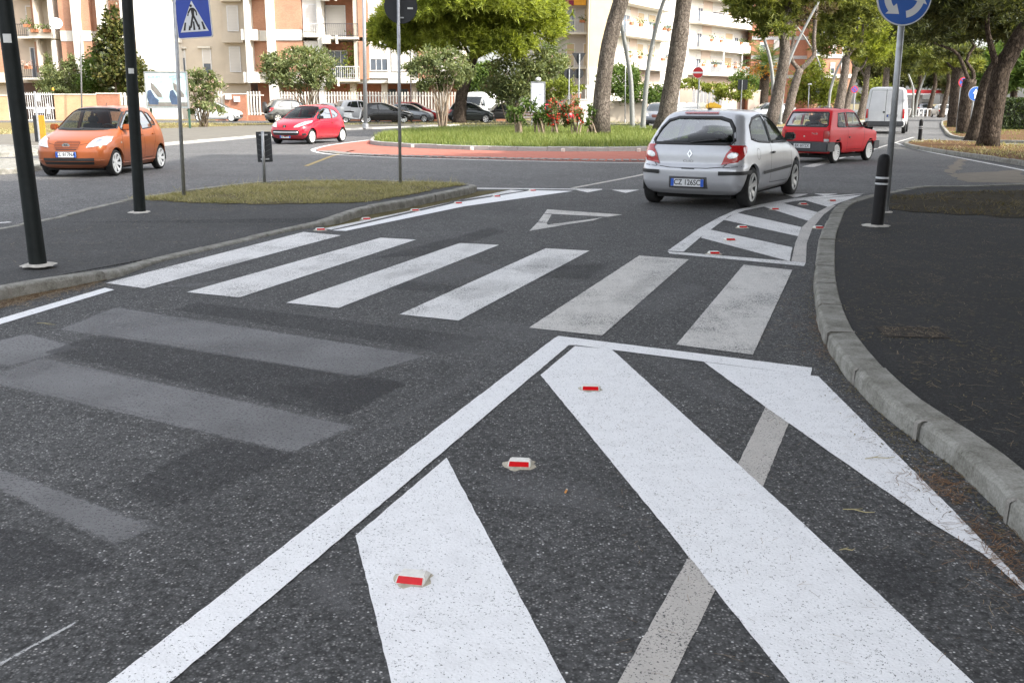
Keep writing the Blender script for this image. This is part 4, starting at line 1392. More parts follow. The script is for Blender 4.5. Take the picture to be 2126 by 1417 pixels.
def car(name, sp, detail=True):
    e = empty(name)
    sh = Shell(sp, nz=64 if detail else 34)
    me = sh.mesh('body')
    pm = sp['paint']
    me.materials.append(pm)
    body = bpy.data.objects.new('body', me)
    COL.objects.link(body)
    wr = sp['wr']
    if detail:
        cut = MB()
        for ax in sp['axles']:
            for sd in (-1, 1):
                cut.lathe([(0.001, 0.0), (wr + sp.get('arch', 0.045), 0.0), (wr + sp.get('arch', 0.045), 0.6), (0.001, 0.6)], 36, c=(ax, sd * (sp['hw'] - 0.27), wr + 0.01), M=Matrix.Rotation(R(-90) * sd, 3, 'X'))
        cutters = [tmp_obj(cut)]
        inner = Shell(sp, inset=0.045, z0=0.42, z1=sp['w'][-1][0] - 0.05, nz=30)
        cutters.append(tmp_obj(inner.mesh('cav')))
        wc = MB()
        for poly in sp['side_win']:
            wc.prism(poly, 4.0, MY, (0, 2.0, 0))
        cutters.append(tmp_obj(wc))
        wc = MB()
        wc.prism(sp['rear_win'], 1.4, MX, (-2.6, 0, 0))
        cutters.append(tmp_obj(wc))
        if sp.get('front_win'):
            wc = MB()
            wc.prism(sp['front_win'], 2.5, MX, (sp.get('fw_x', 0.1), 0, 0))
            cutters.append(tmp_obj(wc))
        bool_cut(body, cutters)
    bm = bmesh.new()
    bm.from_mesh(body.data)
    bmesh.ops.recalc_face_normals(bm, faces=bm.faces)
    bm.to_mesh(body.data)
    bm.free()
    body.data.polygons.foreach_set('use_smooth', [True] * len(body.data.polygons))
    body.data.set_sharp_from_angle(angle=R(32))
    if not body.data.materials:
        body.data.materials.append(pm)
    body.parent = e
    gl = sp.get('glass', M_GLASS)
    fr = sp.get('frame_w', 0.03)
    for poly in sp['side_win']:
        for vw in ('l', 'r'):
            o = put('side_window', sh.panel(vw, poly, -0.006 if detail else 0.004, 8, 10, 1.02), gl, e)
            if fr:
                put('window_seal', sh.strip(vw, poly, fr, 0.003 if detail else 0.006, closed=True, step=0.1), sp.get('seal', M_TRIM), o, thick=0.004 if detail else 0)
    o = put('rear_window', sh.panel('b', sp['rear_win'], -0.006 if detail else 0.004, 9, 14, 1.02), sp.get('glass_r', gl), e)
    if fr:
        put('window_seal', sh.strip('b', sp['rear_win'], fr * sp.get('rear_fr', 1.0), 0.003, closed=True, step=0.1), M_TRIM, o, thick=0.004 if detail else 0)
    if sp.get('front_win'):
        o = put('windscreen', sh.panel('f', sp['front_win'], -0.006 if detail else 0.004, 10, 14, 1.02), gl, e)
        put('window_seal', sh.strip('f', sp['front_win'], 0.028, 0.003, closed=True, step=0.1), M_TRIM, o, thick=0.004 if detail else 0)
    for ax in sp['axles']:
        for sd in (-1, 1):
            yw = sd * (sp['hw'] - 0.10 if detail else sp['hw'] - 0.07)
            wheel(e, ax, yw, wr, sp.get('tw', 0.175), sp['rim'], sd, sp.get('rim_mat', M_RIM), detail)
            if detail:
                ln = MB()
                na = 16
                yi = sd * (sp['hw'] - 0.30)
                vv = [(ax, yi, wr)]
                for q in range(na + 1):
                    a = R(-12) + R(204) * q / na
                    for yy in (yi, sd * (sp['hw'] - 0.03)):
                        vv.append((ax + (wr + 0.052) * math.cos(a), yy, wr + 0.01 + (wr + 0.052) * math.sin(a)))
                ff = [(1 + 2 * q, 3 + 2 * q, 4 + 2 * q, 2 + 2 * q) for q in range(na)] + [(0, 3 + 2 * q, 1 + 2 * q) for q in range(na)]
                ln.add(vv, ff).build('wheel_arch_liner', M_UNDER, e)
            else:
                vs = [sh.hit('l' if sd > 0 else 'r', ax + (wr + 0.04) * math.cos(a), wr + 0.02 + (wr + 0.05) * math.sin(a)) for a in (math.pi * k / 12 for k in range(13))]
                put('wheel_arch', ([p + n * 0.004 for p, n in vs], [tuple(range(13))]), M_UNDER, e, smooth=False)
    for nm, vw, poly, off, mt in sp.get('panels', ()):
        put(nm, sh.panel(vw, poly, off, 8, 10), mt, e)
    for nm, vw, path, wd, off, mt, cl in sp.get('strips', ()):
        put(nm, sh.strip(vw, path, wd, off, closed=cl), mt, e, thick=0.012 if wd > 0.02 and detail else 0.0)
    if detail:
        for y in (-0.36, 0.36):
            seat(e, sp.get('seat_x', 0.05), y, sp.get('seat_h', 0.0))
        MB().obox((sp.get('seat_x', 0.05) - 0.86, 0, 0.50), 0.48, 1.15, 0.18, Matrix.Identity(3)).obox((sp.get('seat_x', 0.05) - 1.1, 0, 0.76), 0.12, 1.15, 0.42, Matrix.Rotation(R(-14), 3, 'Y')).build('rear_bench', M_SEAT, e, bevel=0.03, smooth=True, auto=R(60))
        xd = sp.get('dash_x', 0.85)
        MB().obox((xd, 0, 0.80), 0.36, 1.25, 0.22, Matrix.Identity(3)).build('dashboard', M_INT, e, bevel=0.04, smooth=True, auto=R(60))
        ms = Matrix.Rotation(R(-62), 3, 'Y')
        pts = [Vector((xd - 0.3, 0.36, 0.92)) + ms @ Vector((0.18 * math.cos(a), 0.18 * math.sin(a), 0)) for a in (2 * math.pi * k / 18 for k in range(19))]
        MB().tube(pts, 0.014, 6, cap=False).build('steering_wheel', M_INT, e)
        MB().box((sp['axles'][0] - 0.3, -0.6, 0.13), (sp['axles'][1] + 0.3, 0.6, 0.2)).build('underbody', M_UNDER, e)
    for sd in (-1, 1):
        mx = sp.get('mirror')
        if mx:
            p, n = sh.hit('l' if sd > 0 else 'r', mx[0], mx[1])
            c = p + Vector((-0.01, sd * 0.10, 0.045))
            m_ = MB().obox(c, 0.10, 0.17, 0.13, rotz(sd * R(12))).obox(p + Vector((0, sd * 0.02, 0.0)), 0.07, 0.09, 0.05, Matrix.Identity(3)).build('door_mirror', mx[2], e, bevel=0.03, smooth=True, auto=R(70))
            MB().obox(c + rotz(sd * R(12)) @ Vector((-0.0525, 0, 0)), 0.003, 0.14, 0.10, rotz(sd * R(12))).build('mirror_glass', M_CHROME, m_)
    e['_'] = 0
    del e['_']
    return e, sh

def place(e, rear_px, front_px, hw, side, axles, zr=0.0, wheel_out=0.02):
    """stand the car with its visible wheels on the two pixels; side 'l' or 'r' is the side we see"""
    a, f = G(*rear_px), G(*front_px)
    d = (f - a).normalized()
    lat = Vector((-d.y, d.x, 0)) * (1 if side == 'l' else -1)      # towards the seen side
    mid = (a + f) / 2 - lat * (hw - wheel_out) - d * ((axles[0] + axles[1]) / 2)
    e.location = (mid.x, mid.y, zr)
    e.rotation_euler = (0, 0, math.atan2(d.y, d.x))
    return mid, d

def blob(cx, cy, rx, ry, n=20, rot=0.0):
    return [(cx + rx * math.cos(a) * math.cos(rot) - ry * math.sin(a) * math.sin(rot), cy + rx * math.cos(a) * math.sin(rot) + ry * math.sin(a) * math.cos(rot)) for a in (2 * math.pi * k / n for k in range(n))]
def both(nm, vw, poly, off, mt):
    """mirror an end panel"""
    return [(nm, vw, poly, off, mt), (nm, vw, [(-x, y) for x, y in poly], off, mt)]
def sides(nm, poly, off, mt):
    return [(nm, 'l', poly, off, mt), (nm, 'r', poly, off, mt)]
def sseam(path, w=0.009, off=0.0015, mt=None, nm='door_gap', cl=False):
    return [(nm, 'l', path, w, off, mt or M_SEAM, cl), (nm, 'r', path, w, off, mt or M_SEAM, cl)]
C0 = [(0, 0.12), (2, 0.12)]

# ---- silver three-door hatchback (rear three-quarter)
P_SILVER = car_paint('paint_silver', (0.60, 0.61, 0.64), rough=0.32, metal=0.35)
SILVER = dict(paint=P_SILVER, hw=0.853, wr=0.305, axles=(-1.2875, 1.2875), tw=0.185,
    xr=[(.20, -1.74), (.28, -1.84), (.40, -1.895), (.56, -1.905), (.63, -1.885), (.66, -1.845), (.80, -1.835), (.93, -1.80), (1.0, -1.765), (1.2, -1.61), (1.36, -1.46), (1.42, -1.36), (1.455, -1.2), (1.485, -.7)],
    xf=[(.20, 1.92), (.3, 2.05), (.45, 2.09), (.6, 2.06), (.72, 1.94), (.82, 1.70), (.9, 1.42), (.97, 1.16), (1.04, 1.02), (1.2, .73), (1.34, .42), (1.42, .16), (1.455, -.05), (1.485, -.55)],
    w=[(.20, .74), (.26, .80), (.40, .842), (.60, .853), (.78, .842), (.90, .815), (.97, .79), (1.2, .705), (1.34, .64), (1.41, .575), (1.45, .47), (1.475, .28), (1.485, .03)],
    rc=[(0, .26), (.6, .26), (1.0, .22), (1.5, .2)], rf=[(0, .4), (.9, .35), (1.0, .3), (1.5, .25)], br=[(0, .1), (.6, .11), (1.0, .10), (1.5, .14)], bf=[(0, .28), (.9, .28), (1.2, .2), (1.5, .15)],
    flare=0.022, tap_r=0.06,
    side_win=[[(-1.22, 1.03), (-1.13, 1.22), (-0.86, 1.335), (-0.45, 1.375), (-0.30, 1.38), (-0.26, 0.955), (-0.9, 0.985)], [(-0.22, 0.955), (-0.24, 1.38), (0.1, 1.355), (0.42, 1.25), (0.80, 1.04), (0.90, 0.95)]],
    rear_win=[(-.60, .965), (.60, .965), (.64, 1.01), (.58, 1.19), (.49, 1.305), (.33, 1.35), (-.33, 1.35), (-.49, 1.305), (-.58, 1.19), (-.64, 1.01)],
    front_win=[(-.66, 1.02), (.66, 1.02), (.55, 1.33), (.46, 1.38), (-.46, 1.38), (-.55, 1.33)], fw_x=0.15,
    glass=M_GLASS, glass_r=M_GLASS_D, frame_w=0.035, rear_fr=1.2,
    rim=dict(n=6, w=0.10, rim=0.70, ti=0.45), rim_mat=M_RIM, mirror=(0.78, 0.98, M_TRIM),
    panels=both('tail_lamp', 'b', [(.49, .655), (.55, .82), (.61, .90), (.68, .94), (.735, .945), (.76, .86), (.755, .76), (.72, .70)], .012, M_LAMPR) + sides('tail_lamp_side', [(-1.79, .70), (-1.70, .735), (-1.585, .83), (-1.50, .92), (-1.56, .945), (-1.74, .945)], .012, M_LAMPR) + both('lamp_window', 'b', blob(.645, .80, .075, .042, 16, 0.3), .017, M_LAMPW)
        + both('bumper_strip', 'b', [(.47, .505), (.845, .515), (.845, .575), (.47, .565)], .014, M_TRIM) + sides('door_strip', [(-.78, .475), (.92, .50), (.92, .55), (-.78, .525)], .014, M_TRIM)
        + [('plate_recess', 'b', [(-.31, .30), (.31, .30), (.30, .475), (-.30, .475)], .003, plain('plate_recess_grey', (0.10, 0.10, 0.105), 0.6)), ('tailgate_handle', 'b', [(-.11, .588), (.11, .588), (.09, .605), (-.09, .605)], .006, M_TRIM),
           ('high_brake_lamp', 'b', [(-.27, 1.398), (.27, 1.398), (.27, 1.425), (-.27, 1.425)], .014, M_LAMPR)] + both('headlamp', 'f', [(.42, .62), (.70, .66), (.74, .80), (.60, .80), (.45, .72)], .008, M_LAMPW)
        + [('fuel_flap_seam', 'r', blob(-1.02, .80, .085, .085, 16), .0008, P_SILVER)],
    strips=sseam([(-.30, .95), (-.34, .60), (-.30, .32), (.82, .30), (.93, .5), (.95, .9)]) + [('tailgate_gap', 'b', [(-.65, .98), (-.62, .72), (-.53, .63), (-.3, .605), (.3, .605), (.53, .63), (.62, .72), (.65, .98)], .010, .0015, M_SEAM, False),
        ('bumper_gap', 'b', [(-.84, .645), (-.53, .62)], .008, .0015, M_SEAM, False), ('bumper_gap', 'b', [(.84, .645), (.53, .62)], .008, .0015, M_SEAM, False), ('wiper', 'b', [(.02, .975), (-.12, 1.0), (-.42, 1.03)], .022, .012, M_TRIM, False), ('sill_crease', 'r', [(-.85, .27), (.85, .27)], .02, .003, P_SILVER, False)]
        + sseam(blob(-1.02, .80, .085, .085, 18), w=.006, nm='fuel_flap_gap', cl=True)[1:])
clio, sh = car('silver_hatchback', SILVER)
p_, n_ = sh.hit('b', 0, .385)
plate(clio, p_ + Vector((-0.004, 0, 0)), n_, 'CZ 126SC', w=0.52, h=0.115)
p_, n_ = sh.hit('b', 0, .815)
nn = Vector((n_.x, 0, n_.z)).normalized()
Mr = Matrix((Vector((0, -1, 0)), nn.cross(Vector((0, -1, 0))), nn)).transposed()
bd = MB()
for k in (0.055, ):
    o4 = [(0, k * 1.2), (k * .78, 0), (0, -k * 1.2), (-k * .78, 0)]
    i4 = [(0, k * .62), (k * .36, 0), (0, -k * .62), (-k * .36, 0)]
    for q in range(4):
        bd.prism([o4[q], o4[(q + 1) % 4], i4[(q + 1) % 4], i4[q]], .01, Mr, p_ + nn * .001)
bd.build('badge', M_CHROME, clio)
text_mesh('CLIO', .05, M_CHROME, clio, sh.hit('b', .02, .705)[0] + Vector((-.004, 0, 0)), Matrix((Vector((0, -1, 0)), Vector((0, 0, 1)), Vector((-1, 0, 0)))).transposed(), 'lettering', xs=1.5)
for sd in ('l', 'r'):
    p_, n_ = sh.hit(sd, -.24, .795)
    MB().obox(p_ + n_ * .018, .13, .03, .035, Matrix.Identity(3)).build('door_handle', M_TRIM, clio, bevel=.01)
MB().tube([(-1.02, 0, 1.465), (-1.13, 0, 1.62)], [.006, .003], 6).obox((-1.0, 0, 1.475), .07, .05, .03, Matrix.Identity(3)).build('roof_aerial', M_TRIM, clio)
place(clio, (1556, 431), (1649, 403), .853, 'r', SILVER['axles'])
tag(clio, 'silver three-door hatchback leaving the give-way line, seen from behind', 'car')

# ---- small red boxy car
P_RED = car_paint('paint_red_faded', (0.64, 0.006, 0.016), rough=0.45, coat=0.12)
PANDA = dict(paint=P_RED, hw=0.735, wr=0.275, axles=(-1.08, 1.08), tw=0.15, arch=0.05,
    xr=[(.26, -1.60), (.30, -1.635), (.56, -1.635), (.84, -1.63), (.90, -1.61), (1.0, -1.545), (1.30, -1.36), (1.365, -1.30), (1.395, -1.2), (1.415, -.8)],
    xf=[(.26, 1.50), (.30, 1.60), (.55, 1.62), (.74, 1.60), (.80, 1.50), (.85, 1.15), (.89, .78), (.95, .68), (1.2, .42), (1.33, .26), (1.38, .1), (1.415, -.4)],
    w=[(.26, .66), (.32, .70), (.45, .725), (.70, .735), (.85, .725), (.92, .705), (1.2, .64), (1.33, .595), (1.375, .545), (1.40, .42), (1.415, .05)],
    rc=[(0, .10), (1.0, .10), (1.5, .09)], rf=[(0, .12), (1.5, .1)], br=[(0, .025), (1.5, .03)], bf=[(0, .05), (.9, .06), (1.5, .07)],
    flare=0.012, tap_r=0.02, tap_f=0.03,
    side_win=[[(-1.10, .935), (-.96, 1.275), (-.53, 1.30), (-.50, .925)], [(-.44, .925), (-.46, 1.30), (.20, 1.285), (.56, .93)]],
    rear_win=[(-.60, .945), (.60, .945), (.615, .98), (.545, 1.28), (.52, 1.305), (-.52, 1.305), (-.545, 1.28), (-.615, .98)],
    front_win=[(-.61, .96), (.61, .96), (.53, 1.30), (-.53, 1.30)], fw_x=0.1, glass=glass_mat('car_glass_clear', (0.80, 0.84, 0.80), 0.0), frame_w=0.03, rear_fr=1.2,
    rim=dict(n=16, w=0.05, rim=0.74, ti=0.35, open=True), rim_mat=M_RIMW, mirror=(.58, .94, M_TRIM), seat_h=-.02, dash_x=.55, seat_x=-.1,
    panels=both('tail_lamp', 'b', [(.575, .64), (.70, .64), (.70, .83), (.575, .83)], .010, M_LAMPR) + both('reversing_lamp', 'b', [(.575, .565), (.70, .565), (.70, .632), (.575, .632)], .010, M_LAMPW)
        + both('tail_lamp', 'l', [(-1.60, .64), (-1.56, .64), (-1.56, .83), (-1.60, .83)], .006, M_LAMPR)[:1] + [('fuel_cap', 'r', blob(-.98, .62, .035, .035, 12), .006, M_TRIM)],
    strips=sseam([(-.47, .92), (-.47, .34), (.52, .34), (.62, .6), (.60, .92)]) + sseam([(-1.4, .555), (1.5, .555)], w=.018, off=.002, mt=P_RED, nm='body_crease')
        + [('tailgate_gap', 'b', [(-.67, 1.0), (-.64, .84), (-.56, .835), (-.555, .565), (.555, .565), (.56, .835), (.64, .84), (.67, 1.0)], .010, .0015, M_SEAM, False), ('wiper', 'b', [(0, .955), (-.05, 1.0), (-.32, 1.03)], .016, .012, M_TRIM, False), ('roof_seam', 't', [(-.55, -.5), (-.55, .5)], .03, .004, M_TRIM, False)])
panda, sh = car('red_hatchback', PANDA)
MB().obox((-1.675, 0, .43), .17, 1.50, .25, Matrix.Identity(3)).build('rear_bumper', M_TRIMG, panda, bevel=.03, smooth=True, auto=R(50))
for s_ in (-1, 1):
    MB().obox((-1.46, s_ * .728, .43), .36, .045, .25, Matrix.Identity(3)).build('bumper_end', M_TRIMG, panda, bevel=.015)
    MB().obox((1.50, s_ * .715, .43), .34, .05, .22, Matrix.Identity(3)).build('bumper_end', M_TRIMG, panda, bevel=.015)
    p_, n_ = sh.hit('l' if s_ > 0 else 'r', -.36, .66)
    MB().obox(p_ + n_ * .012, .10, .024, .03, Matrix.Identity(3)).build('door_handle', M_TRIM, panda, bevel=.006)
MB().obox((1.66, 0, .43), .14, 1.46, .22, Matrix.Identity(3)).build('front_bumper', M_TRIMG, panda, bevel=.03, smooth=True, auto=R(50))
plate(panda, Vector((-1.765, -.02, .45)), Vector((-1, 0, 0)), 'BX 607ZX', w=.49, h=.11, old=True)
text_mesh('Panda', .075, M_CHROME, panda, sh.hit('b', -.30, .765)[0] + Vector((-.004, 0, 0)), Matrix((Vector((0, -1, 0)), Vector((0, 0, 1)), Vector((-1, 0, 0)))).transposed(), 'lettering')
MB().obox(sh.hit('b', 0, .69)[0], .02, .045, .045, Matrix.Identity(3)).build('tailgate_lock', M_CHROME, panda, bevel=.008)
MB().tube([(-1.35, -.2, .25), (-1.74, -.2, .24)], .022, 8).build('exhaust_pipe', M_TRIM, panda)
place(panda, (1736, 338), (1798, 334), .735, 'r', PANDA['axles'])
panda.scale = (.90, 1, 1.02)
panda.rotation_euler.z += R(5)
tag(panda, 'boxy old red hatchback with dark bumpers ahead of the silver car', 'car')

# ---- orange five-door hatchback, front three-quarter
P_ORANGE = car_paint('paint_copper_orange', (0.34, 0.09, 0.026), rough=0.3, metal=0.15)
KIA = dict(paint=P_ORANGE, hw=0.797, wr=0.275, axles=(-1.185, 1.185), tw=0.165,
    xf=[(.18, 1.66), (.25, 1.78), (.36, 1.845), (.52, 1.85), (.64, 1.82), (.74, 1.73), (.82, 1.56), (.89, 1.34), (.95, 1.14), (1.02, 1.0), (1.2, .70), (1.36, .38), (1.42, .18), (1.46, -.1), (1.48, -.5)],
    xr=[(.18, -1.5), (.3, -1.61), (.5, -1.645), (.8, -1.63), (1.0, -1.585), (1.2, -1.49), (1.36, -1.37), (1.43, -1.24), (1.465, -.95), (1.48, -.6)],
    w=[(.18, .69), (.25, .755), (.4, .79), (.6, .797), (.78, .787), (.9, .76), (.98, .735), (1.2, .665), (1.35, .60), (1.42, .53), (1.455, .40), (1.472, .2), (1.48, .03)],
    rc=[(0, .22), (1.5, .2)], rf=[(0, .3), (.7, .34), (1.0, .28), (1.5, .2)], br=[(0, .08), (1.5, .1)], bf=[(0, .2), (.7, .24), (1.2, .2), (1.5, .12)], flare=.028,
    side_win=[[(-.235, .955), (-.255, 1.365), (.10, 1.35), (.36, 1.24), (.70, 1.03), (.74, .965)], [(-.32, .955), (-.34, 1.365), (-.72, 1.345), (-.90, 1.03), (-.88, .985)], [(-.92, 1.03), (-.78, 1.335), (-.96, 1.29), (-1.14, 1.08), (-1.12, 1.03)]],
    rear_win=[(-.52, 1.02), (.52, 1.02), (.46, 1.34), (-.46, 1.34)],
    front_win=[(-.67, .985), (-.3, .965), (.3, .965), (.67, .985), (.57, 1.33), (.48, 1.395), (.2, 1.415), (-.2, 1.415), (-.48, 1.395), (-.57, 1.33)], fw_x=.05, frame_w=.026,
    rim=dict(n=7, w=.085, rim=.76, ti=.5), rim_mat=M_RIMW, mirror=(.66, .97, P_ORANGE), dash_x=.8, seat_x=.1,
    panels=both('headlamp', 'f', [(.40, .615), (.60, .64), (.735, .66), (.76, .74), (.74, .83), (.66, .835), (.52, .79), (.45, .70)], .010, M_LAMPW) + both('lamp_bulb', 'f', blob(.62, .73, .055, .055, 14), .014, M_CHROME)
        + [('grille', 'f', [(-.26, .645), (.26, .645), (.275, .70), (.25, .745), (-.25, .745), (-.275, .70), (-.22, .585), (.22, .585)][:0] or [(-.21, .565), (.21, .565), (.265, .64), (.275, .72), (.24, .745), (-.24, .745), (-.275, .72), (-.265, .64)], .006, plain('grille_dark_red', (0.07, 0.018, 0.01), 0.5)),
           ('air_intake', 'f', [(-.52, .265), (.52, .265), (.54, .325), (-.54, .325)], .004, M_TRIM), ('air_intake', 'f', [(-.54, .34), (.54, .34), (.55, .40), (-.55, .40)], .004, M_TRIM)]
        + both('fog_lamp_cover', 'f', blob(.64, .375, .085, .035, 16), .008, car_paint('paint_copper_shade', (0.30, 0.08, 0.022))) + sides('side_repeater', blob(.93, .70, .03, .018, 10), .008, M_LAMPW),
    strips=[('bonnet_gap', 'f', [(-.74, .82), (-.5, .80), (-.42, .70), (-.28, .675)], .008, .0015, M_SEAM, False), ('bonnet_gap', 'f', [(.74, .82), (.5, .80), (.42, .70), (.28, .675)], .008, .0015, M_SEAM, False),
            ('wiper', 'f', [(.45, .975), (.1, .985), (-.05, 1.0)], .02, .014, M_TRIM, False), ('wiper', 'f', [(.02, .975), (-.4, .98), (-.5, .99)], .02, .014, M_TRIM, False)]
        + [('grille_bar', 'f', [(-.26, z), (.26, z)], .012, .010, P_ORANGE, False) for z in (.60, .63, .66, .69, .72)]
        + sseam([(-.285, 1.38), (-.28, .95), (-.29, .55), (-.24, .30), (.78, .28), (.86, .45), (.84, .75), (.76, .95)]) + sseam([(-.29, .32), (-.72, .32), (-.80, .55), (-.94, .75), (-.93, 1.03)]) + sseam([(-.9, .50), (.85, .47)], w=.02, off=.004, mt=P_ORANGE, nm='door_rib') + sseam([(-.85, .27), (.85, .26)], w=.03, off=.005, mt=P_ORANGE, nm='sill_rib'))
kia, sh = car('orange_hatchback', KIA)
p_, n_ = sh.hit('f', 0, .475)
plate(kia, p_, n_, 'CL 817NA', w=.44, h=.11)
p_, n_ = sh.hit('f', 0, .665)
Mf = Matrix((Vector((0, 1, 0)), Vector((0, 0, 1)), Vector((1, 0, 0)))).transposed()
MB().prism(blob(0, 0, .085, .045, 20), .012, Mf, p_ + Vector((.012, 0, 0))).build('badge', M_CHROME, kia)
text_mesh('KIA', .05, M_INK, kia, p_ + Vector((.0255, 0, 0)), Mf, 'lettering', bold=.001)
for sd in ('l', 'r'):
    for xx in (-.18, -.82):
        p_, n_ = sh.hit(sd, xx, .83)
        MB().obox(p_ + n_ * .016, .13, .03, .03, Matrix.Identity(3)).build('door_handle', P_ORANGE, kia, bevel=.01)
MB().tube([(-.2, 0, 1.47), (-.24, 0, 1.53)], .006, 6).build('roof_aerial', M_TRIM, kia)
place(kia, (343, 349), (237, 366), .797, 'l', KIA['axles'])
tag(kia, 'copper-orange five-door hatchback coming round the roundabout behind the dark posts', 'car')

# ---- red three-door city car
P_RED2 = car_paint('paint_bright_red', (0.50, 0.012, 0.03), rough=0.25)
P107 = dict(paint=P_RED2, hw=0.815, wr=0.275, axles=(-1.17, 1.17), tw=0.165,
    xf=[(.18, 1.62), (.25, 1.76), (.36, 1.85), (.50, 1.86), (.62, 1.83), (.72, 1.74), (.80, 1.58), (.88, 1.32), (.95, 1.08), (1.02, .95), (1.2, .60), (1.35, .24), (1.41, .02), (1.45, -.25), (1.465, -.5)],
    xr=[(.18, -1.42), (.3, -1.53), (.5, -1.57), (.75, -1.56), (.95, -1.50), (1.15, -1.40), (1.32, -1.27), (1.40, -1.12), (1.445, -.85), (1.465, -.6)],
    w=[(.18, .70), (.25, .765), (.4, .805), (.6, .815), (.78, .80), (.9, .77), (.98, .745), (1.2, .67), (1.33, .61), (1.40, .54), (1.44, .40), (1.457, .2), (1.465, .03)],
    rc=[(0, .28), (1.5, .25)], rf=[(0, .38), (.7, .4), (1.0, .3), (1.5, .22)], br=[(0, .1), (1.5, .14)], bf=[(0, .26), (.7, .28), (1.2, .22), (1.5, .14)], flare=.035,
    side_win=[[(-.40, .93), (-.46, 1.30), (-.30, 1.345), (.0, 1.335), (.30, 1.22), (.66, .99), (.70, .93)], [(-.47, .94), (-.53, 1.31), (-.80, 1.25), (-1.02, 1.10), (-1.0, 1.06), (-.85, .98)]],
    rear_win=[(-.52, .98), (.52, .98), (.46, 1.30), (-.46, 1.30)],
    front_win=[(-.68, .96), (-.3, .94), (.3, .94), (.68, .96), (.58, 1.29), (.48, 1.365), (.2, 1.39), (-.2, 1.39), (-.48, 1.365), (-.58, 1.29)], fw_x=-.05, frame_w=.022,
    rim=dict(n=8, w=.07, rim=.72, ti=.5), rim_mat=M_RIMW, mirror=(.55, .94, M_TRIM), dash_x=.75, seat_x=.0,
    panels=both('headlamp', 'f', [(.36, .625), (.52, .63), (.68, .70), (.77, .80), (.74, .86), (.64, .84), (.50, .76), (.40, .69)], .010, M_LAMPW) + both('lamp_bulb', 'f', blob(.60, .73, .05, .05, 14), .014, M_CHROME)
        + [('grille', 'f', [(-.50, .34), (.50, .34), (.58, .42), (.56, .51), (.50, .53), (-.50, .53), (-.56, .51), (-.58, .42)], .004, M_TRIM)] + both('fog_lamp_recess', 'f', [(.66, .33), (.76, .35), (.76, .42), (.66, .41)], .005, M_TRIM),
    strips=[('chrome_bar', 'f', [(-.53, .445), (.53, .445)], .045, .018, M_CHROME, False), ('wiper', 'f', [(.5, .955), (.1, .96), (-.2, .97)], .02, .014, M_TRIM, False), ('bonnet_gap', 'f', [(-.70, .84), (-.44, .73), (-.30, .60), (.30, .60), (.44, .73), (.70, .84)], .008, .0015, M_SEAM, False)]
        + sseam([(-.43, 1.32), (-.43, .9), (-.50, .5), (-.42, .28), (.68, .26), (.80, .5), (.78, .75), (.70, .93)]))
p107, sh = car('red_city_car', P107)
p_, n_ = sh.hit('f', 0, .285)
plate(p107, p_, n_, 'DZ 480KV', w=.44, h=.10)
p_, n_ = sh.hit('f', 0, .655)
bd = MB()
Mf2 = Mf
bd.prism([(-.085, .05), (.085, .05), (.07, .0), (0, -.08), (-.07, .0)], .012, Mf, p_ + Vector((.004, 0, 0)))
bd.build('badge_shield', M_TRIM, p107)
MB().prism([(-.03, .03), (.0, .045), (.035, .025), (.01, .0), (.03, -.03), (.0, -.055), (-.03, -.02), (-.01, .0)], .006, Mf, p_ + Vector((.017, 0, 0))).build('badge_emblem', M_CHROME, p107)
for sd in ('l', 'r'):
    p_, n_ = sh.hit(sd, -.36, .78)
    MB().obox(p_ + n_ * .016, .12, .03, .03, Matrix.Identity(3)).build('door_handle', M_TRIM, p107, bevel=.01)
place(p107, (722, 294), (638, 300), .815, 'l', P107['axles'])
tag(p107, 'bright red three-door city car driving round the roundabout, chrome bar in its grille', 'car')
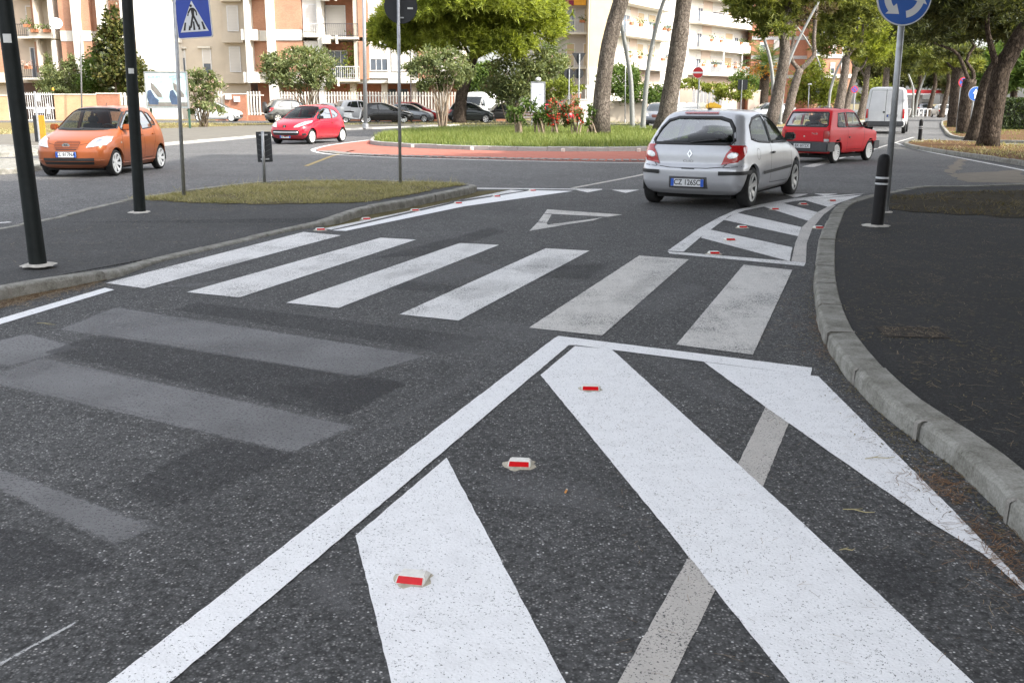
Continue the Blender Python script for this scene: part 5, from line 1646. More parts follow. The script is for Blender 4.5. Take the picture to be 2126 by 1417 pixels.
# ------------------------------------------------------------------ white van ahead on the avenue
M_VAN = car_paint('paint_van_white', (0.62, 0.63, 0.64), rough=0.35)
M_PGLASS = plain('parked_car_glass', (0.02, 0.026, 0.028), 0.06, var=0.2, scale=2.0, coat=1.0)
def stand(e, px, Y, rz, z=0.0, k=None):
    p = P(px, 205, Y)
    e.location = (p.x, Y, z)
    e.rotation_euler = (0, 0, rz)
    if k:
        e.scale = k
VAN = dict(paint=M_VAN, hw=1.02, wr=0.34, axles=(-1.55, 1.75), tw=.2,
    xr=[(.35, -2.62), (.5, -2.66), (1.0, -2.66), (1.5, -2.64), (2.2, -2.56), (2.36, -2.50), (2.42, -2.3)],
    xf=[(.35, 2.5), (.6, 2.62), (.9, 2.58), (1.05, 2.35), (1.2, 1.9), (1.5, 1.6), (2.0, 1.15), (2.25, .8), (2.36, .5), (2.42, .1)],
    w=[(.35, .94), (.5, 1.0), (.9, 1.02), (1.3, 1.0), (2.0, .93), (2.25, .89), (2.36, .80), (2.42, .55)],
    rc=[(0, .13), (2.5, .12)], rf=[(0, .35), (2.5, .3)], br=[(0, .03), (2.5, .05)], bf=[(0, .2), (2.5, .2)], flare=.02, tap_r=.01, tap_f=.1,
    side_win=[[(.95, 1.25), (.95, 1.85), (1.15, 1.8), (1.55, 1.42), (1.6, 1.28)]], rear_win=[(-.2, 1.02), (.2, 1.02), (.2, 1.05), (-.2, 1.05)][:0] or [(.02, 1.07), (.12, 1.07), (.12, 1.17), (.02, 1.17)],
    front_win=[(-.8, 1.3), (.8, 1.3), (.7, 2.0), (-.7, 2.0)], glass=M_PGLASS, frame_w=0, rim=dict(n=5, w=.09, rim=.6), rim_mat=M_TRIMG, mirror=(1.55, 1.35, M_TRIM),
    panels=both('tail_lamp', 'b', [(.86, .80), (.97, .80), (.955, 1.28), (.86, 1.28)], .012, M_LAMPR) + both('door_panel', 'b', [(.10, 1.15), (.76, 1.15), (.70, 2.15), (.10, 2.15)], .008, car_paint('paint_van_panel', (0.58, 0.59, 0.61))) + [('plate_surround', 'b', [(-.62, .86), (-.08, .86), (-.08, 1.0), (-.62, 1.0)], .010, M_TRIM)],
    strips=[('door_gap', 'b', [(0, .62), (0, 2.3)], .02, .004, M_SEAM, False), ('door_gap', 'b', [(-.84, .64), (-.84, 1.3), (-.74, 2.25), (.74, 2.25), (.84, 1.3), (.84, .64)], .014, .004, M_SEAM, False)])
van, sh = car('white_van', VAN, detail=False)
MB().obox((-2.72, 0, .52), .2, 1.95, .26, Matrix.Identity(3)).build('rear_bumper', M_TRIMG, van, bevel=.04)
plate(van, sh.hit('b', -.35, .93)[0] + Vector((-.01, 0, 0)), Vector((-1, 0, 0)), 'CH 902FM', w=.46, h=.11)
for s_ in (-1, 1):
    for zz in (1.1, 1.75):
        MB().obox((-2.60, s_ * (.985 if zz < 1.5 else .93), zz), .16, .03, .05, Matrix.Identity(3)).build('door_hinge', M_VAN, van)
stand(van, 1846, 57, R(67))
tag(van, 'white panel van with twin rear doors driving away down the avenue', 'van')

# ------------------------------------------------------------------ parked cars
def parked(spec, name, paint, px, Y, rz, label, k=(1, 1, 1), extra=None, z=0.08, cat='car'):
    sp = dict(spec)
    sp['paint'] = paint
    sp['glass'] = M_PGLASS
    sp['glass_r'] = M_PGLASS
    sp['strips'] = [s for s in spec['strips'] if s[0] in ('door_gap', 'chrome_bar')]
    old = spec['paint']
    sp['panels'] = [(a, b, c, d, (paint if m is old else m)) for a, b, c, d, m in spec['panels']]
    if sp.get('mirror') and sp['mirror'][2] is old:
        sp['mirror'] = (*sp['mirror'][:2], paint)
    e, sh = car(name, sp, detail=False)
    if extra:
        extra(e, sh)
    stand(e, px, Y, rz, z, k)
    tag(e, label, cat, 'cars parked along the verge')
    return e
W1 = car_paint('paint_parked_white', (0.66, 0.67, 0.66))
parked(P107, 'white_hatchback', W1, 449, 78, R(4), 'small white hatchback parked behind the left oleander bush, nose to the right', (1.02, 1, 1.02))
SV = car_paint('paint_parked_grey_green', (0.15, 0.155, 0.15), metal=.3)
def suv_extra(e, sh):
    MB().lathe([(.34, -.1), (.36, 0), (.34, .08), (.001, .1)], 20, c=(-1.97, -.05, .95), M=Matrix.Rotation(R(-90), 3, 'Y')).build('spare_wheel_cover', M_TRIM, e)
    for s_ in (-1, 1):
        MB().tube([(-1.2, s_ * .5, 1.47), (-1.1, s_ * .5, 1.52), (.0, s_ * .5, 1.53), (.1, s_ * .5, 1.47)], .02, 6).build('roof_rail', M_GALV, e)
parked(SILVER, 'grey_offroader', SV, 606, 74, R(28), 'grey-green off-road car parked half behind the big oleander, seen from behind', (1.02, 1.04, 1.13), suv_extra)
parked(SILVER, 'white_estate', car_paint('paint_parked_pearl', (0.55, 0.56, 0.57)), 664, 79, R(172), 'pale silver car whose windscreen shows right of the oleander stems', (.9, 1, .95))
parked(KIA, 'white_offroader', car_paint('paint_parked_white2', (0.60, 0.61, 0.62)), 742, 79, R(35), 'white compact off-road car by the fence, left of the black hatchback', (1.08, 1.03, 1.12))
BK = car_paint('paint_parked_black', (0.008, 0.009, 0.01), rough=.2)
parked(P107, 'black_hatchback', BK, 799, 75, R(8), 'black hatchback parked right behind the round sign pole', (1.12, 1, 1.0))
parked(SILVER, 'silver_hatchback_parked', car_paint('paint_parked_silver', (0.30, 0.32, 0.35), metal=.4), 850, 77, R(2), 'silver-grey hatchback parked nose right, in front of a red car', (.86, .95, .93))
parked(KIA, 'red_parked_car', car_paint('paint_parked_red', (0.36, 0.012, 0.02)), 860, 79.5, R(4), 'red car almost hidden behind the silver-grey parked hatchback', (1.05, 1, 1.02))
parked(SILVER, 'dark_green_hatchback', car_paint('paint_parked_dark_green', (0.006, 0.013, 0.012), rough=.2), 976, 75, R(3), 'black-green hatchback parked behind the round pine trunk', (.86, 1, 1.02))
parked(PANDA, 'dark_car', car_paint('paint_parked_charcoal', (0.02, 0.02, 0.022), rough=.3), 1036, 78, R(200), 'dark car parked behind the oleander stems right of the pine trunk', (1, 1, 1))
parked(KIA, 'grey_people_carrier', car_paint('paint_mpv_grey', (0.22, 0.235, 0.26), metal=.4), 1368, 70, R(258), 'grey people carrier facing us, partly hidden by the second pine trunk', (1.15, 1.1, 1.08), z=0.0)
parked(SILVER, 'pale_grey_car', car_paint('paint_pale_grey', (0.36, 0.38, 0.40), metal=.3), 1592, 92, R(190), 'pale grey car left of the leaning pine trunks on the avenue', (.95, 1, 1.1), z=0.0)
parked(KIA, 'white_distant_car', W1, 1634, 100, R(250), 'white car between two leaning pine trunks on the avenue', (1.1, 1.05, 1.05), z=0.0)
parked(SILVER, 'dark_distant_car', car_paint('paint_slate', (0.06, 0.065, 0.075)), 1713, 112, R(262), 'slate-grey car beyond the roof of the red boxy car', (1, 1, 1), z=0.0)
parked(PANDA, 'white_far_hatchback', W1, 1957, 122, R(84), 'tiny white hatchback driving away far down the avenue', (1, 1.1, 1.05), z=0.0)
parked(SILVER, 'station_car', car_paint('paint_station_grey', (0.20, 0.22, 0.25)), 1925, 150, R(10), 'grey-blue car parked under the red-striped filling station canopy', (1, 1, 1.05), z=0.0)
V2 = dict(VAN)
parked(V2, 'white_delivery_van', car_paint('paint_delivery_white', (0.66, 0.67, 0.67)), 992, 81.5, R(250), 'white delivery van standing behind the round pine trunk', (.8, .95, .95), z=0.07, cat='van')
parked(P107, 'bright_red_car', P_RED2, 1144, 80, R(2), 'red car hidden behind the red-flowering oleander on the roundabout', (1.0, 1, .95))

# scooter with top case
e = empty('scooter')
M_SCW = plain('scooter_white', (0.62, 0.64, 0.66), .35)
for x in (-.62, .62):
    Ms = Matrix.Rotation(R(90), 3, 'X')
    w_ = empty('wheel', (x, 0, .24))
    w_.parent = e
    MB().lathe([(.16, -.05), (.23, -.05), (.24, 0), (.23, .05), (.16, .05)], 18, M=Ms).build('tyre', M_RUBBER, w_, smooth=True)
    MB().lathe([(.16, -.04), (.05, -.02), (.05, .02), (.16, .04)], 18, M=Ms).build('rim', M_RIM, w_, smooth=True)
MB().prism([(-.75, .45), (-.3, .35), (.25, .30), (.30, .36), (-.15, .42), (-.2, .74), (-.7, .78)], .28, MY, (0, .14, 0)).build('body_shell', M_SCW, e, bevel=.03)
MB().prism([(.28, .3), (.36, .3), (.52, .95), (.42, .98)], .36, MY, (0, .18, 0)).build('leg_shield', M_SCW, e, bevel=.02)
MB().prism([(-.72, .78), (-.05, .76), (.0, .82), (-.3, .88), (-.72, .87)], .26, MY, (0, .13, 0)).build('saddle', M_TRIM, e, bevel=.03)
MB().tube([(.62, 0, .3), (.48, 0, 1.0)], .035, 8).build('fork', M_TRIMG, e)
MB().tube([(.44, -.32, 1.04), (.48, 0, 1.02), (.44, .32, 1.04)], .018, 8).build('handlebar', M_TRIM, e)
MB().prism([(.5, .95), (.56, .95), (.44, 1.38), (.40, 1.38)], .4, MY, (0, .2, 0)).build('windshield', M_LAMPW, e)
MB().obox((-.85, 0, 1.02), .36, .36, .28, Matrix.Identity(3)).build('top_case', M_SCW, e, bevel=.06)
stand(e, 735, 72, R(8), .08)
tag(e, 'white scooter with windshield and top case parked in front of the white off-roader', 'scooter')

# ------------------------------------------------------------------ people at the wheel
def seated_person(loc, rz, label, shirt, hair, arm_out):
    verts = [(0, 0, .50), (-.03, 0, .72), (-.06, 0, .96), (-.05, 0, 1.08), (-.03, 0, 1.15), (-.02, 0, 1.24),
             (-.04, .19, .98), (.10, .25, .78), (.34, .20 if not arm_out else .24, .86), (-.04, -.19, .98), (.10, -.24, .78), (.34, -.18, .88),
             (.05, .1, .46), (.42, .12, .50), (.05, -.1, .46), (.42, -.12, .50), (.40, .20 if not arm_out else .22, .90), (.40, -.16, .92)]
    rad = [.15, .15, .13, .06, .075, .09, .065, .05, .038, .065, .05, .038, .09, .07, .09, .07, .035, .035]
    edges = [(0, 1), (1, 2), (2, 3), (3, 4), (4, 5), (2, 6), (6, 7), (7, 8), (2, 9), (9, 10), (10, 11), (0, 12), (12, 13), (0, 14), (14, 15), (8, 16), (11, 17)]
    me = bpy.data.meshes.new('body')
    me.from_pydata(verts, edges, [])
    o = bpy.data.objects.new('person', me)
    COL.objects.link(o)
    md = o.modifiers.new('skin', 'SKIN')
    for i, r in enumerate(rad):
        sv = me.skin_vertices[0].data[i]
        sv.radius = (r, r * (1.25 if i < 3 else 1.0))
        sv.use_root = (i == 0)
    o.modifiers.new('sub', 'SUBSURF').levels = 1
    bpy.context.view_layer.update()
    m2 = bpy.data.meshes.new_from_object(o.evaluated_get(bpy.context.evaluated_depsgraph_get()))
    o.modifiers.clear()
    o.data = m2
    bpy.data.meshes.remove(me)
    skin = plain('skin', (0.42, 0.25, 0.18), .6)
    m2.materials.clear()
    for q in (shirt, skin, plain('trousers_dark', (0.03, 0.032, 0.04), .9)):
        m2.materials.append(q)
    for p in m2.polygons:
        c = p.center
        p.material_index = 1 if (c.z > 1.05 or c.x > .24 and c.z > .7) else (2 if c.z < .58 else 0)
        p.use_smooth = True
    # hair: cap over the head
    hv = MB()
    for i in range(7):
        t = i / 6
        a = t * R(115)
        hv.lathe([], 14) if False else None
    pr = [(.102 * math.sin(R(118) * i / 7) + .001, .115 * math.cos(R(118) * i / 7)) for i in range(8)]
    hv.lathe(pr, 16, c=(-.035, 0, 1.225), M=Matrix.Rotation(R(-28), 3, 'Y'))
    hv.build('hair', hair, o, smooth=True)
    nv = MB().obox((.075, 0, 1.205), .03, .03, .045, Matrix.Rotation(R(20), 3, 'Y'))
    nv.build('nose', skin, o, bevel=.008)
    ey = MB()
    for s_ in (-1, 1):
        MB().obox((.066, s_ * .035, 1.235), .012, .022, .012, Matrix.Identity(3)).build('eye', M_INK, o)
        MB().obox((-.02, s_ * .098, 1.22), .035, .014, .055, Matrix.Identity(3)).build('ear', skin, o, bevel=.006)
    o.location = loc
    o.rotation_euler = (0, 0, rz)
    tag(o, label, 'person')
def in_car(car_e, off):
    c = math.cos(car_e.rotation_euler.z)
    s_ = math.sin(car_e.rotation_euler.z)
    return (car_e.location.x + c * off[0] - s_ * off[1], car_e.location.y + s_ * off[0] + c * off[1], car_e.location.z + off[2])
seated_person(in_car(p107, (-.02, .37, .02)), p107.rotation_euler.z, 'driver in a pale blue shirt at the wheel of the red city car', plain('shirt_pale_blue', (0.30, 0.36, 0.58), .9), plain('hair_dark', (0.02, 0.014, 0.01), .7), True)
seated_person(in_car(panda, (-.16, .33, -.02)), panda.rotation_euler.z, 'driver in dark clothes at the wheel of the boxy red hatchback', plain('shirt_dark', (0.03, 0.03, 0.035), .9), plain('hair_dark', (0.02, 0.014, 0.01), .7), False)
# ------------------------------------------------------------------ vegetation
def foliage_mat(name, dark, mid, light, trans=0.35, hue_scale=0.5, rough=0.6):
    if name in MATS:
        return MATS[name]
    m, N, L, b = nmat(name)
    ge = nd(N, 'ShaderNodeNewGeometry')
    tc = nd(N, 'ShaderNodeTexCoord')
    n1 = nd(N, 'ShaderNodeTexNoise', i_Scale=hue_scale, i_Detail=3.0)
    L.new(tc.outputs['Object'], n1.inputs['Vector'])
    ad = mathn(N, L, 'ADD', mathn(N, L, 'MULTIPLY', ge.outputs['Random Per Island'], 0.55), mathn(N, L, 'MULTIPLY', n1.outputs[0], 0.5))
    rp = ramp(N, [(0.2, dark), (0.5, mid), (0.85, light)])
    L.new(ad, rp.inputs[0])
    L.new(rp.outputs[0], b.inputs['Base Color'])
    b.inputs['Roughness'].default_value = rough
    b.inputs['Specular IOR Level'].default_value = 0.3
    tr = nd(N, 'ShaderNodeBsdfTranslucent')
    c2 = mixc(N, L, 1.0, rp.outputs[0], (1.25, 1.2, 0.6), 'MULTIPLY')
    L.new(c2, tr.inputs[0])
    mx = nd(N, 'ShaderNodeMixShader')
    mx.inputs[0].default_value = trans
    L.new(b.outputs[0], mx.inputs[1])
    L.new(tr.outputs[0], mx.inputs[2])
    L.new(mx.outputs[0], N['Material Output'].inputs[0])
    MATS[name] = m
    return m
F_PINE = foliage_mat('pine_needles', (0.05, 0.068, 0.018), (0.15, 0.18, 0.042), (0.30, 0.31, 0.085), trans=0.45)
F_PINE_B = foliage_mat('pine_needles_bright', (0.12, 0.16, 0.028), (0.26, 0.31, 0.05), (0.40, 0.44, 0.095), hue_scale=0.3, trans=0.5)
F_PINE_D = foliage_mat('pine_needles_dark', (0.022, 0.030, 0.013), (0.06, 0.075, 0.026), (0.15, 0.16, 0.055), trans=0.42)
F_PINE_BR = foliage_mat('pine_needles_dying', (0.05, 0.035, 0.02), (0.10, 0.075, 0.04), (0.12, 0.13, 0.04))
F_OLEA = foliage_mat('oleander_leaves', (0.06, 0.08, 0.03), (0.14, 0.175, 0.068), (0.26, 0.28, 0.125))
F_SHRUB = foliage_mat('shrub_leaves', (0.035, 0.065, 0.012), (0.085, 0.145, 0.028), (0.16, 0.22, 0.05))
F_YEL = foliage_mat('yellow_green_leaves', (0.08, 0.10, 0.012), (0.17, 0.21, 0.03), (0.28, 0.30, 0.05))
F_MAGN = foliage_mat('magnolia_leaves', (0.018, 0.03, 0.008), (0.055, 0.07, 0.016), (0.15, 0.13, 0.04), trans=0.15, rough=0.35)
F_HEDGE = foliage_mat('hedge_leaves', (0.012, 0.024, 0.008), (0.03, 0.05, 0.014), (0.06, 0.085, 0.022))
F_PALM = foliage_mat('palm_fronds', (0.03, 0.055, 0.015), (0.075, 0.12, 0.03), (0.15, 0.18, 0.05))
F_GRASS = foliage_mat('lawn_grass', (0.075, 0.11, 0.022), (0.165, 0.215, 0.05), (0.29, 0.31, 0.11), hue_scale=0.8)
F_DRY = foliage_mat('dry_grass', (0.15, 0.145, 0.06), (0.30, 0.285, 0.14), (0.52, 0.46, 0.28), hue_scale=1.2)
F_STRAW = foliage_mat('brown_straw', (0.07, 0.055, 0.03), (0.15, 0.12, 0.065), (0.28, 0.23, 0.12))
F_NEEDLE = foliage_mat('fallen_needles', (0.10, 0.06, 0.03), (0.22, 0.15, 0.08), (0.38, 0.30, 0.19), trans=0.05)
F_RED = foliage_mat('red_blossom', (0.42, 0.02, 0.02), (0.60, 0.05, 0.04), (0.66, 0.13, 0.08))
F_PINK = foliage_mat('pink_blossom', (0.45, 0.25, 0.22), (0.62, 0.42, 0.38), (0.70, 0.58, 0.5))
F_ORANGE = foliage_mat('date_stalks', (0.45, 0.14, 0.01), (0.6, 0.24, 0.02), (0.65, 0.34, 0.05))

def bark_mat(name, a, b_, c):
    m, N, L, b = nmat(name)
    tc = nd(N, 'ShaderNodeTexCoord')
    mp = nd(N, 'ShaderNodeMapping')
    mp.inputs['Scale'].default_value = (15.0, 15.0, 4.6)
    L.new(tc.outputs['Object'], mp.inputs['Vector'])
    n0 = nd(N, 'ShaderNodeTexNoise', i_Scale=1.0, i_Detail=3.0)
    L.new(mp.outputs[0], n0.inputs['Vector'])
    ad = nd(N, 'ShaderNodeVectorMath', operation='ADD')
    L.new(mp.outputs[0], ad.inputs[0])
    L.new(n0.outputs['Color'], ad.inputs[1])
    v1 = nd(N, 'ShaderNodeTexVoronoi', feature='DISTANCE_TO_EDGE', i_Scale=1.2)
    v2 = nd(N, 'ShaderNodeTexVoronoi', i_Scale=1.2)
    L.new(ad.outputs[0], v1.inputs['Vector'])
    L.new(ad.outputs[0], v2.inputs['Vector'])
    n1 = nd(N, 'ShaderNodeTexNoise', i_Scale=8.0, i_Detail=6.0, i_Roughness=0.7)
    L.new(mp.outputs[0], n1.inputs['Vector'])
    sc = nd(N, 'ShaderNodeSeparateColor')
    L.new(v2.outputs['Color'], sc.inputs[0])
    rp = ramp(N, [(0.1, a), (0.5, b_), (0.9, c)])
    L.new(mathn(N, L, 'ADD', mathn(N, L, 'MULTIPLY', sc.outputs[0], 0.5), mathn(N, L, 'MULTIPLY', n1.outputs[0], 0.5)), rp.inputs[0])
    cr = ramp(N, [(0.0, g3(0.35)), (0.16, g3(1.0))])
    L.new(v1.outputs[0], cr.inputs[0])
    L.new(mixc(N, L, 1.0, rp.outputs[0], cr.outputs[0], 'MULTIPLY'), b.inputs['Base Color'])
    b.inputs['Roughness'].default_value = 0.95
    b.inputs['Specular IOR Level'].default_value = 0.1
    bp = nd(N, 'ShaderNodeBump', i_Strength=0.9, i_Distance=0.05)
    L.new(mathn(N, L, 'ADD', cr.outputs[0], n1.outputs[0]), bp.inputs['Height'])
    L.new(bp.outputs[0], b.inputs['Normal'])
    MATS[name] = m
    return m
M_BARK = bark_mat('pine_bark', (0.105, 0.085, 0.07), (0.20, 0.168, 0.14), (0.31, 0.265, 0.225))
M_BARK_D = bark_mat('pine_bark_dark', (0.045, 0.034, 0.026), (0.10, 0.078, 0.06), (0.17, 0.135, 0.11))
M_STEM = plain('shrub_stem', (0.22, 0.17, 0.12), 0.9, var=0.3, scale=6)

NPR = np.random.default_rng(11)
SHADE_PINES = [(9.0, 6.5, 5.0, 6.0, 10.5, 'pine on the right footway leaning over the crossing'), (12.5, 10.5, 11.5, 10.0, 9.0, 'pine on the right footway beyond the drain grating'), (15.5, 19.0, 14.5, 18.5, 9.5, 'pine farther along the right footway'), (10.0, 1.5, 11.0, 2.0, 9.0, 'pine right of the viewpoint, nearest the kerb'), (20.0, 25.0, 19.0, 24.0, 9.5, 'pine farthest along the right footway, outside the picture')]
def tri_mesh(name, V, mat, parent=None):
    """V: (n, k, 3) array of faces with k corners"""
    n, k, _ = V.shape
    me = bpy.data.meshes.new(name)
    me.vertices.add(n * k)
    me.vertices.foreach_set('co', V.reshape(-1).astype(np.float32))
    me.loops.add(n * k)
    me.loops.foreach_set('vertex_index', np.arange(n * k, dtype=np.int32))
    me.polygons.add(n)
    me.polygons.foreach_set('loop_start', np.arange(0, n * k, k, dtype=np.int32))
    me.polygons.foreach_set('loop_total', np.full(n, k, dtype=np.int32))
    me.materials.append(mat)
    me.update(calc_edges=True)
    o = bpy.data.objects.new(name, me)
    COL.objects.link(o)
    if parent is not None:
        o.parent = parent
    return o
def unit(a):
    return a / np.maximum(1e-9, np.linalg.norm(a, axis=-1, keepdims=True))
def rdir(n, zmin=-1.0):
    d = unit(NPR.normal(size=(n * 4 + 40, 3)))
    d = d[d[:, 2] >= zmin]
    return d[:n]
def tufts(pts, out, size, needles=7, spread=0.75, width=0.13):
    """bundles of narrow blades radiating round the outward direction"""
    n = len(pts)
    P_ = np.repeat(pts, needles, 0)
    O_ = np.repeat(out, needles, 0)
    d = unit(O_ + NPR.normal(size=P_.shape) * spread)
    ln = size * NPR.uniform(0.65, 1.15, (len(P_), 1))
    w = unit(np.cross(d, NPR.normal(size=P_.shape))) * ln * width
    base = P_ - d * ln * 0.2
    return np.stack([base - w, base + w, P_ + d * ln + w * 0.25, P_ + d * ln - w * 0.25], 1)
def leaves(pts, size, aspect=0.35, droop=0.0, up=0.3):
    d = unit(NPR.normal(size=pts.shape) + np.array([0, 0, up]))
    s = unit(np.cross(d, NPR.normal(size=pts.shape)))
    ln = size * NPR.uniform(0.6, 1.2, (len(pts), 1))
    tip = pts + d * ln - np.array([0, 0, 1.0]) * droop * ln
    mid = pts + d * ln * 0.45
    return np.stack([pts, mid - s * ln * aspect / 2, tip, mid + s * ln * aspect / 2], 1)
def lobe_points(lobes, per_area, clump=0.20, zmin=-0.45, inner=0.25):
    """lobes: (cx, cy, cz, rx, ry, rz). Points gather in sub-clumps on each lobe's skin"""
    PT, OU = [], []
    for cx, cy, cz, rx, ry, rz in lobes:
        c, r = np.array([cx, cy, cz]), np.array([rx, ry, rz])
        area = 4 * math.pi * ((rx * ry) ** 1.6 / 3 + (rx * rz) ** 1.6 / 3 + (ry * rz) ** 1.6 / 3) ** (1 / 1.6)
        n = int(area * per_area)
        k = max(6, int(area / (max(0.35, clump * min(r)) ** 2 * 5)))
        cd = rdir(k, zmin)
        k = len(cd)
        cc = cd * NPR.uniform(0.78, 1.06, (k, 1))
        pick = NPR.integers(0, k, n)
        q = cc[pick] + NPR.normal(size=(n, 3)) * clump * 0.55
        deep = NPR.random(n) < inner
        q[deep] *= NPR.uniform(0.5, 0.9, (deep.sum(), 1))
        PT.append(c + q * r)
        o = unit(unit(q - cc[pick] * 0.72) + np.array([0, 0, 0.35]))
        OU.append(o)
    return np.concatenate(PT), np.concatenate(OU)
def px_lobe(px, py, Y, rx, ry, ryd=None):
    """lobe from its place and half sizes in the photograph, at a depth"""
    c = P(px, py, Y)
    k = Y / FPX
    return (c.x, c.y, c.z, rx * k, (ryd if ryd else rx * k * 0.9), ry * k)
def trunk_path(pix, Y, z0=None):
    out = []
    for i, q in enumerate(pix):
        p = P(q[0], q[1], Y if len(q) < 3 else q[2])
        if i == 0:
            p.z = (0.0 if z0 is None else z0) - 0.1
        out.append(p)
    return out
def bent(pts, step):
    return spline(pts, step)
def tube_mesh(name, paths, mat, parent, n=12, rough=0.06):
    mb = MB()
    for pts, r0, r1 in paths:
        sp = bent(pts, max(0.25, (Vector(pts[0]) - Vector(pts[-1])).length / 14))
        m = len(sp)
        rad = [(r0 + (r1 - r0) * i / (m - 1)) * (1 + RND.uniform(-rough, rough)) * (1.22 if i == 0 and r0 > .15 else 1.0) for i in range(m)]
        mb.tube(sp, rad, n)
    return mb.build(name, mat, parent, smooth=True)
def pine(label, trunk, r0, r1, limbs, lobes, per_area, size, mat=None, bark=None, group='umbrella pines', name='pine_tree', needles=6, clump=.2):
    b = Vector(trunk[0])
    e = empty(name, (b.x, b.y, b.z))
    def loc(pts):
        return [Vector(p) - b for p in pts]
    tube_mesh('trunk', [(loc(trunk), r0, r1)], bark or M_BARK, e)
    for lp, a, c in limbs:
        tube_mesh('limb', [(loc(lp), a, c)], bark or M_BARK, e, n=8)
    if lobes:
        pt, ou = lobe_points(lobes, per_area, clump=clump)
        pt = pt - np.array(b)
        tri_mesh('crown', tufts(pt, ou, size, needles), mat or F_PINE, e)
    tag(e, label, 'tree', group)
    return e

def shrub(label, px, Y, base_z, lobes, per_area, leaf, mat, stems=8, stem_h=None, spread=0.6, name='oleander_bush', cat='shrub', blossoms=None, aspect=0.36, group=None, up=0.3, dens=3.0):
    b = P(px, 205, Y)
    b.z = base_z
    e = empty(name, b)
    pt, ou = lobe_points(lobes, per_area * dens, clump=0.3, zmin=-0.85, inner=0.35)
    pt = pt - np.array(b)
    tri_mesh('foliage', leaves(pt, leaf * 1.25, aspect, up=up), mat, e)
    if stems:
        mb = MB()
        hz = stem_h or max(l[2] for l in lobes) - base_z
        for i in range(stems):
            L_ = lobes[i % len(lobes)]
            a = RND.uniform(0, 6.28)
            t = Vector((L_[0] - b.x + math.cos(a) * L_[3] * spread, L_[1] - b.y + math.sin(a) * L_[4] * spread, hz * RND.uniform(.75, 1.05)))
            s = Vector((RND.uniform(-.25, .25), RND.uniform(-.25, .25), -0.05))
            mb.tube([s, s.lerp(t, .4) + Vector((0, 0, hz * .12)), t], [.045, .032, .012], 6)
        mb.build('stems', M_STEM, e)
    if blossoms:
        bm_, nb, sz = blossoms
        sel = NPR.integers(0, len(pt), nb)
        q = pt[sel] + ou[sel] * leaf * 0.5
        tri_mesh('blossoms', leaves(np.repeat(q, 4, 0) + NPR.normal(size=(nb * 4, 3)) * sz * .4, sz, 0.8), bm_, e)
    tag(e, label, cat, group)
    return e

# --- round-headed pine in the middle, behind the roundabout
Yp = 74
tp = trunk_path([(953, 236), (958, 200), (968, 165), (976, 140), (984, 118), (985, 90)], Yp, .07)
lb = [px_lobe(x, y, Yp + dy, rx, ry) for x, y, rx, ry, dy in ((1000, 30, 120, 72, 0), (880, 50, 92, 58, 1), (1085, 45, 80, 72, -1), (815, 75, 48, 38, 0), (930, -10, 110, 60, -2), (1040, -25, 110, 55, 0), (1045, 95, 62, 38, -3), (960, 85, 75, 36, -2), (1130, 20, 38, 60, 2), (870, 95, 60, 28, 0), (980, 10, 150, 60, -4))]
lm = []
for x, y in ((860, 80), (930, 40), (1060, 60), (1120, 60), (990, 20)):
    lm.append(([P(980, 125, Yp), P((980 + x) / 2, (125 + y) / 2 - 4, Yp), P(x, y, Yp)], .13, .04))
pine('round-headed bright green pine with thick leaning trunk behind the roundabout', tp, .52, .28, lm, lb, 19, .40, F_PINE_B, M_BARK_D, needles=8, clump=.15)

# --- two big bare trunks on the roundabout lawn (crowns above the picture)
Y1 = G(1246, 287).y
t1 = trunk_path([(1246, 287), (1248, 230), (1254, 160), (1265, 90), (1276, 45), (1290, 0), (1306, -60), (1318, -160)], Y1, .12)
hi = [(t1[-1].x + dx, t1[-1].y + dy, t1[-1].z + dz, 2.6, 2.6, 1.3) for dx, dy, dz in ((0, 0, 1.2), (2.2, .8, .8), (-2.2, -.5, .9), (.5, -2.2, 1.0), (.3, 2.3, 1.1))]
pine('nearer of two thick bare pine trunks on the lawn, left of the lamp columns', t1, .40, .29, [], hi, 10, .5, F_PINE, M_BARK)
Y2 = Y1 + 5
t2 = trunk_path([(1374, 280), (1385, 235), (1396, 170), (1405, 120), (1412, 70), (1420, 0), (1430, -70), (1436, -170)], Y2, .12)
hi = [(t2[-1].x + dx, t2[-1].y + dy, t2[-1].z + dz, 2.8, 2.8, 1.3) for dx, dy, dz in ((0, 0, 1.2), (2.4, .8, .8), (-2.4, -.5, .9), (.5, -2.4, 1.0), (.3, 2.5, 1.1))]
pine('thick bare pine trunk rising behind the silver hatchback', t2, .47, .33, [], hi, 10, .5, F_PINE, M_BARK)

# --- leaning pines of the avenue, left median
def avenue(label, pix, Y, r0, r1, limbs, lobes, mat=F_PINE, per=20, size=.36, bark=None, z0=.1):
    tr = trunk_path(pix, Y, z0)
    lm = [([P(*q, Y) for q in l], a, c) for l, a, c in limbs]
    lb = [px_lobe(x, y, Y + dy, rx, ry) for x, y, rx, ry, dy in lobes]
    return pine(label, tr, r0, r1, lm, lb, per, size, mat, bark)
avenue('leaning pine whose trunk rises from behind the silver car roof beside the curved lamps', [(1594, 272), (1606, 234), (1620, 170), (1630, 110), (1628, 70), (1634, 30), (1642, -10), (1650, -60)], 60, .37, .22, [([(1628, 105), (1640, 70), (1644, 40)], .1, .05)], [(1590, 18, 62, 36, 0), (1555, 5, 45, 30, 1), (1600, 58, 40, 26, -1), (1640, -20, 80, 30, 0), (1575, 48, 32, 20, 0), (1690, -10, 50, 25, 0)], F_PINE, 20)
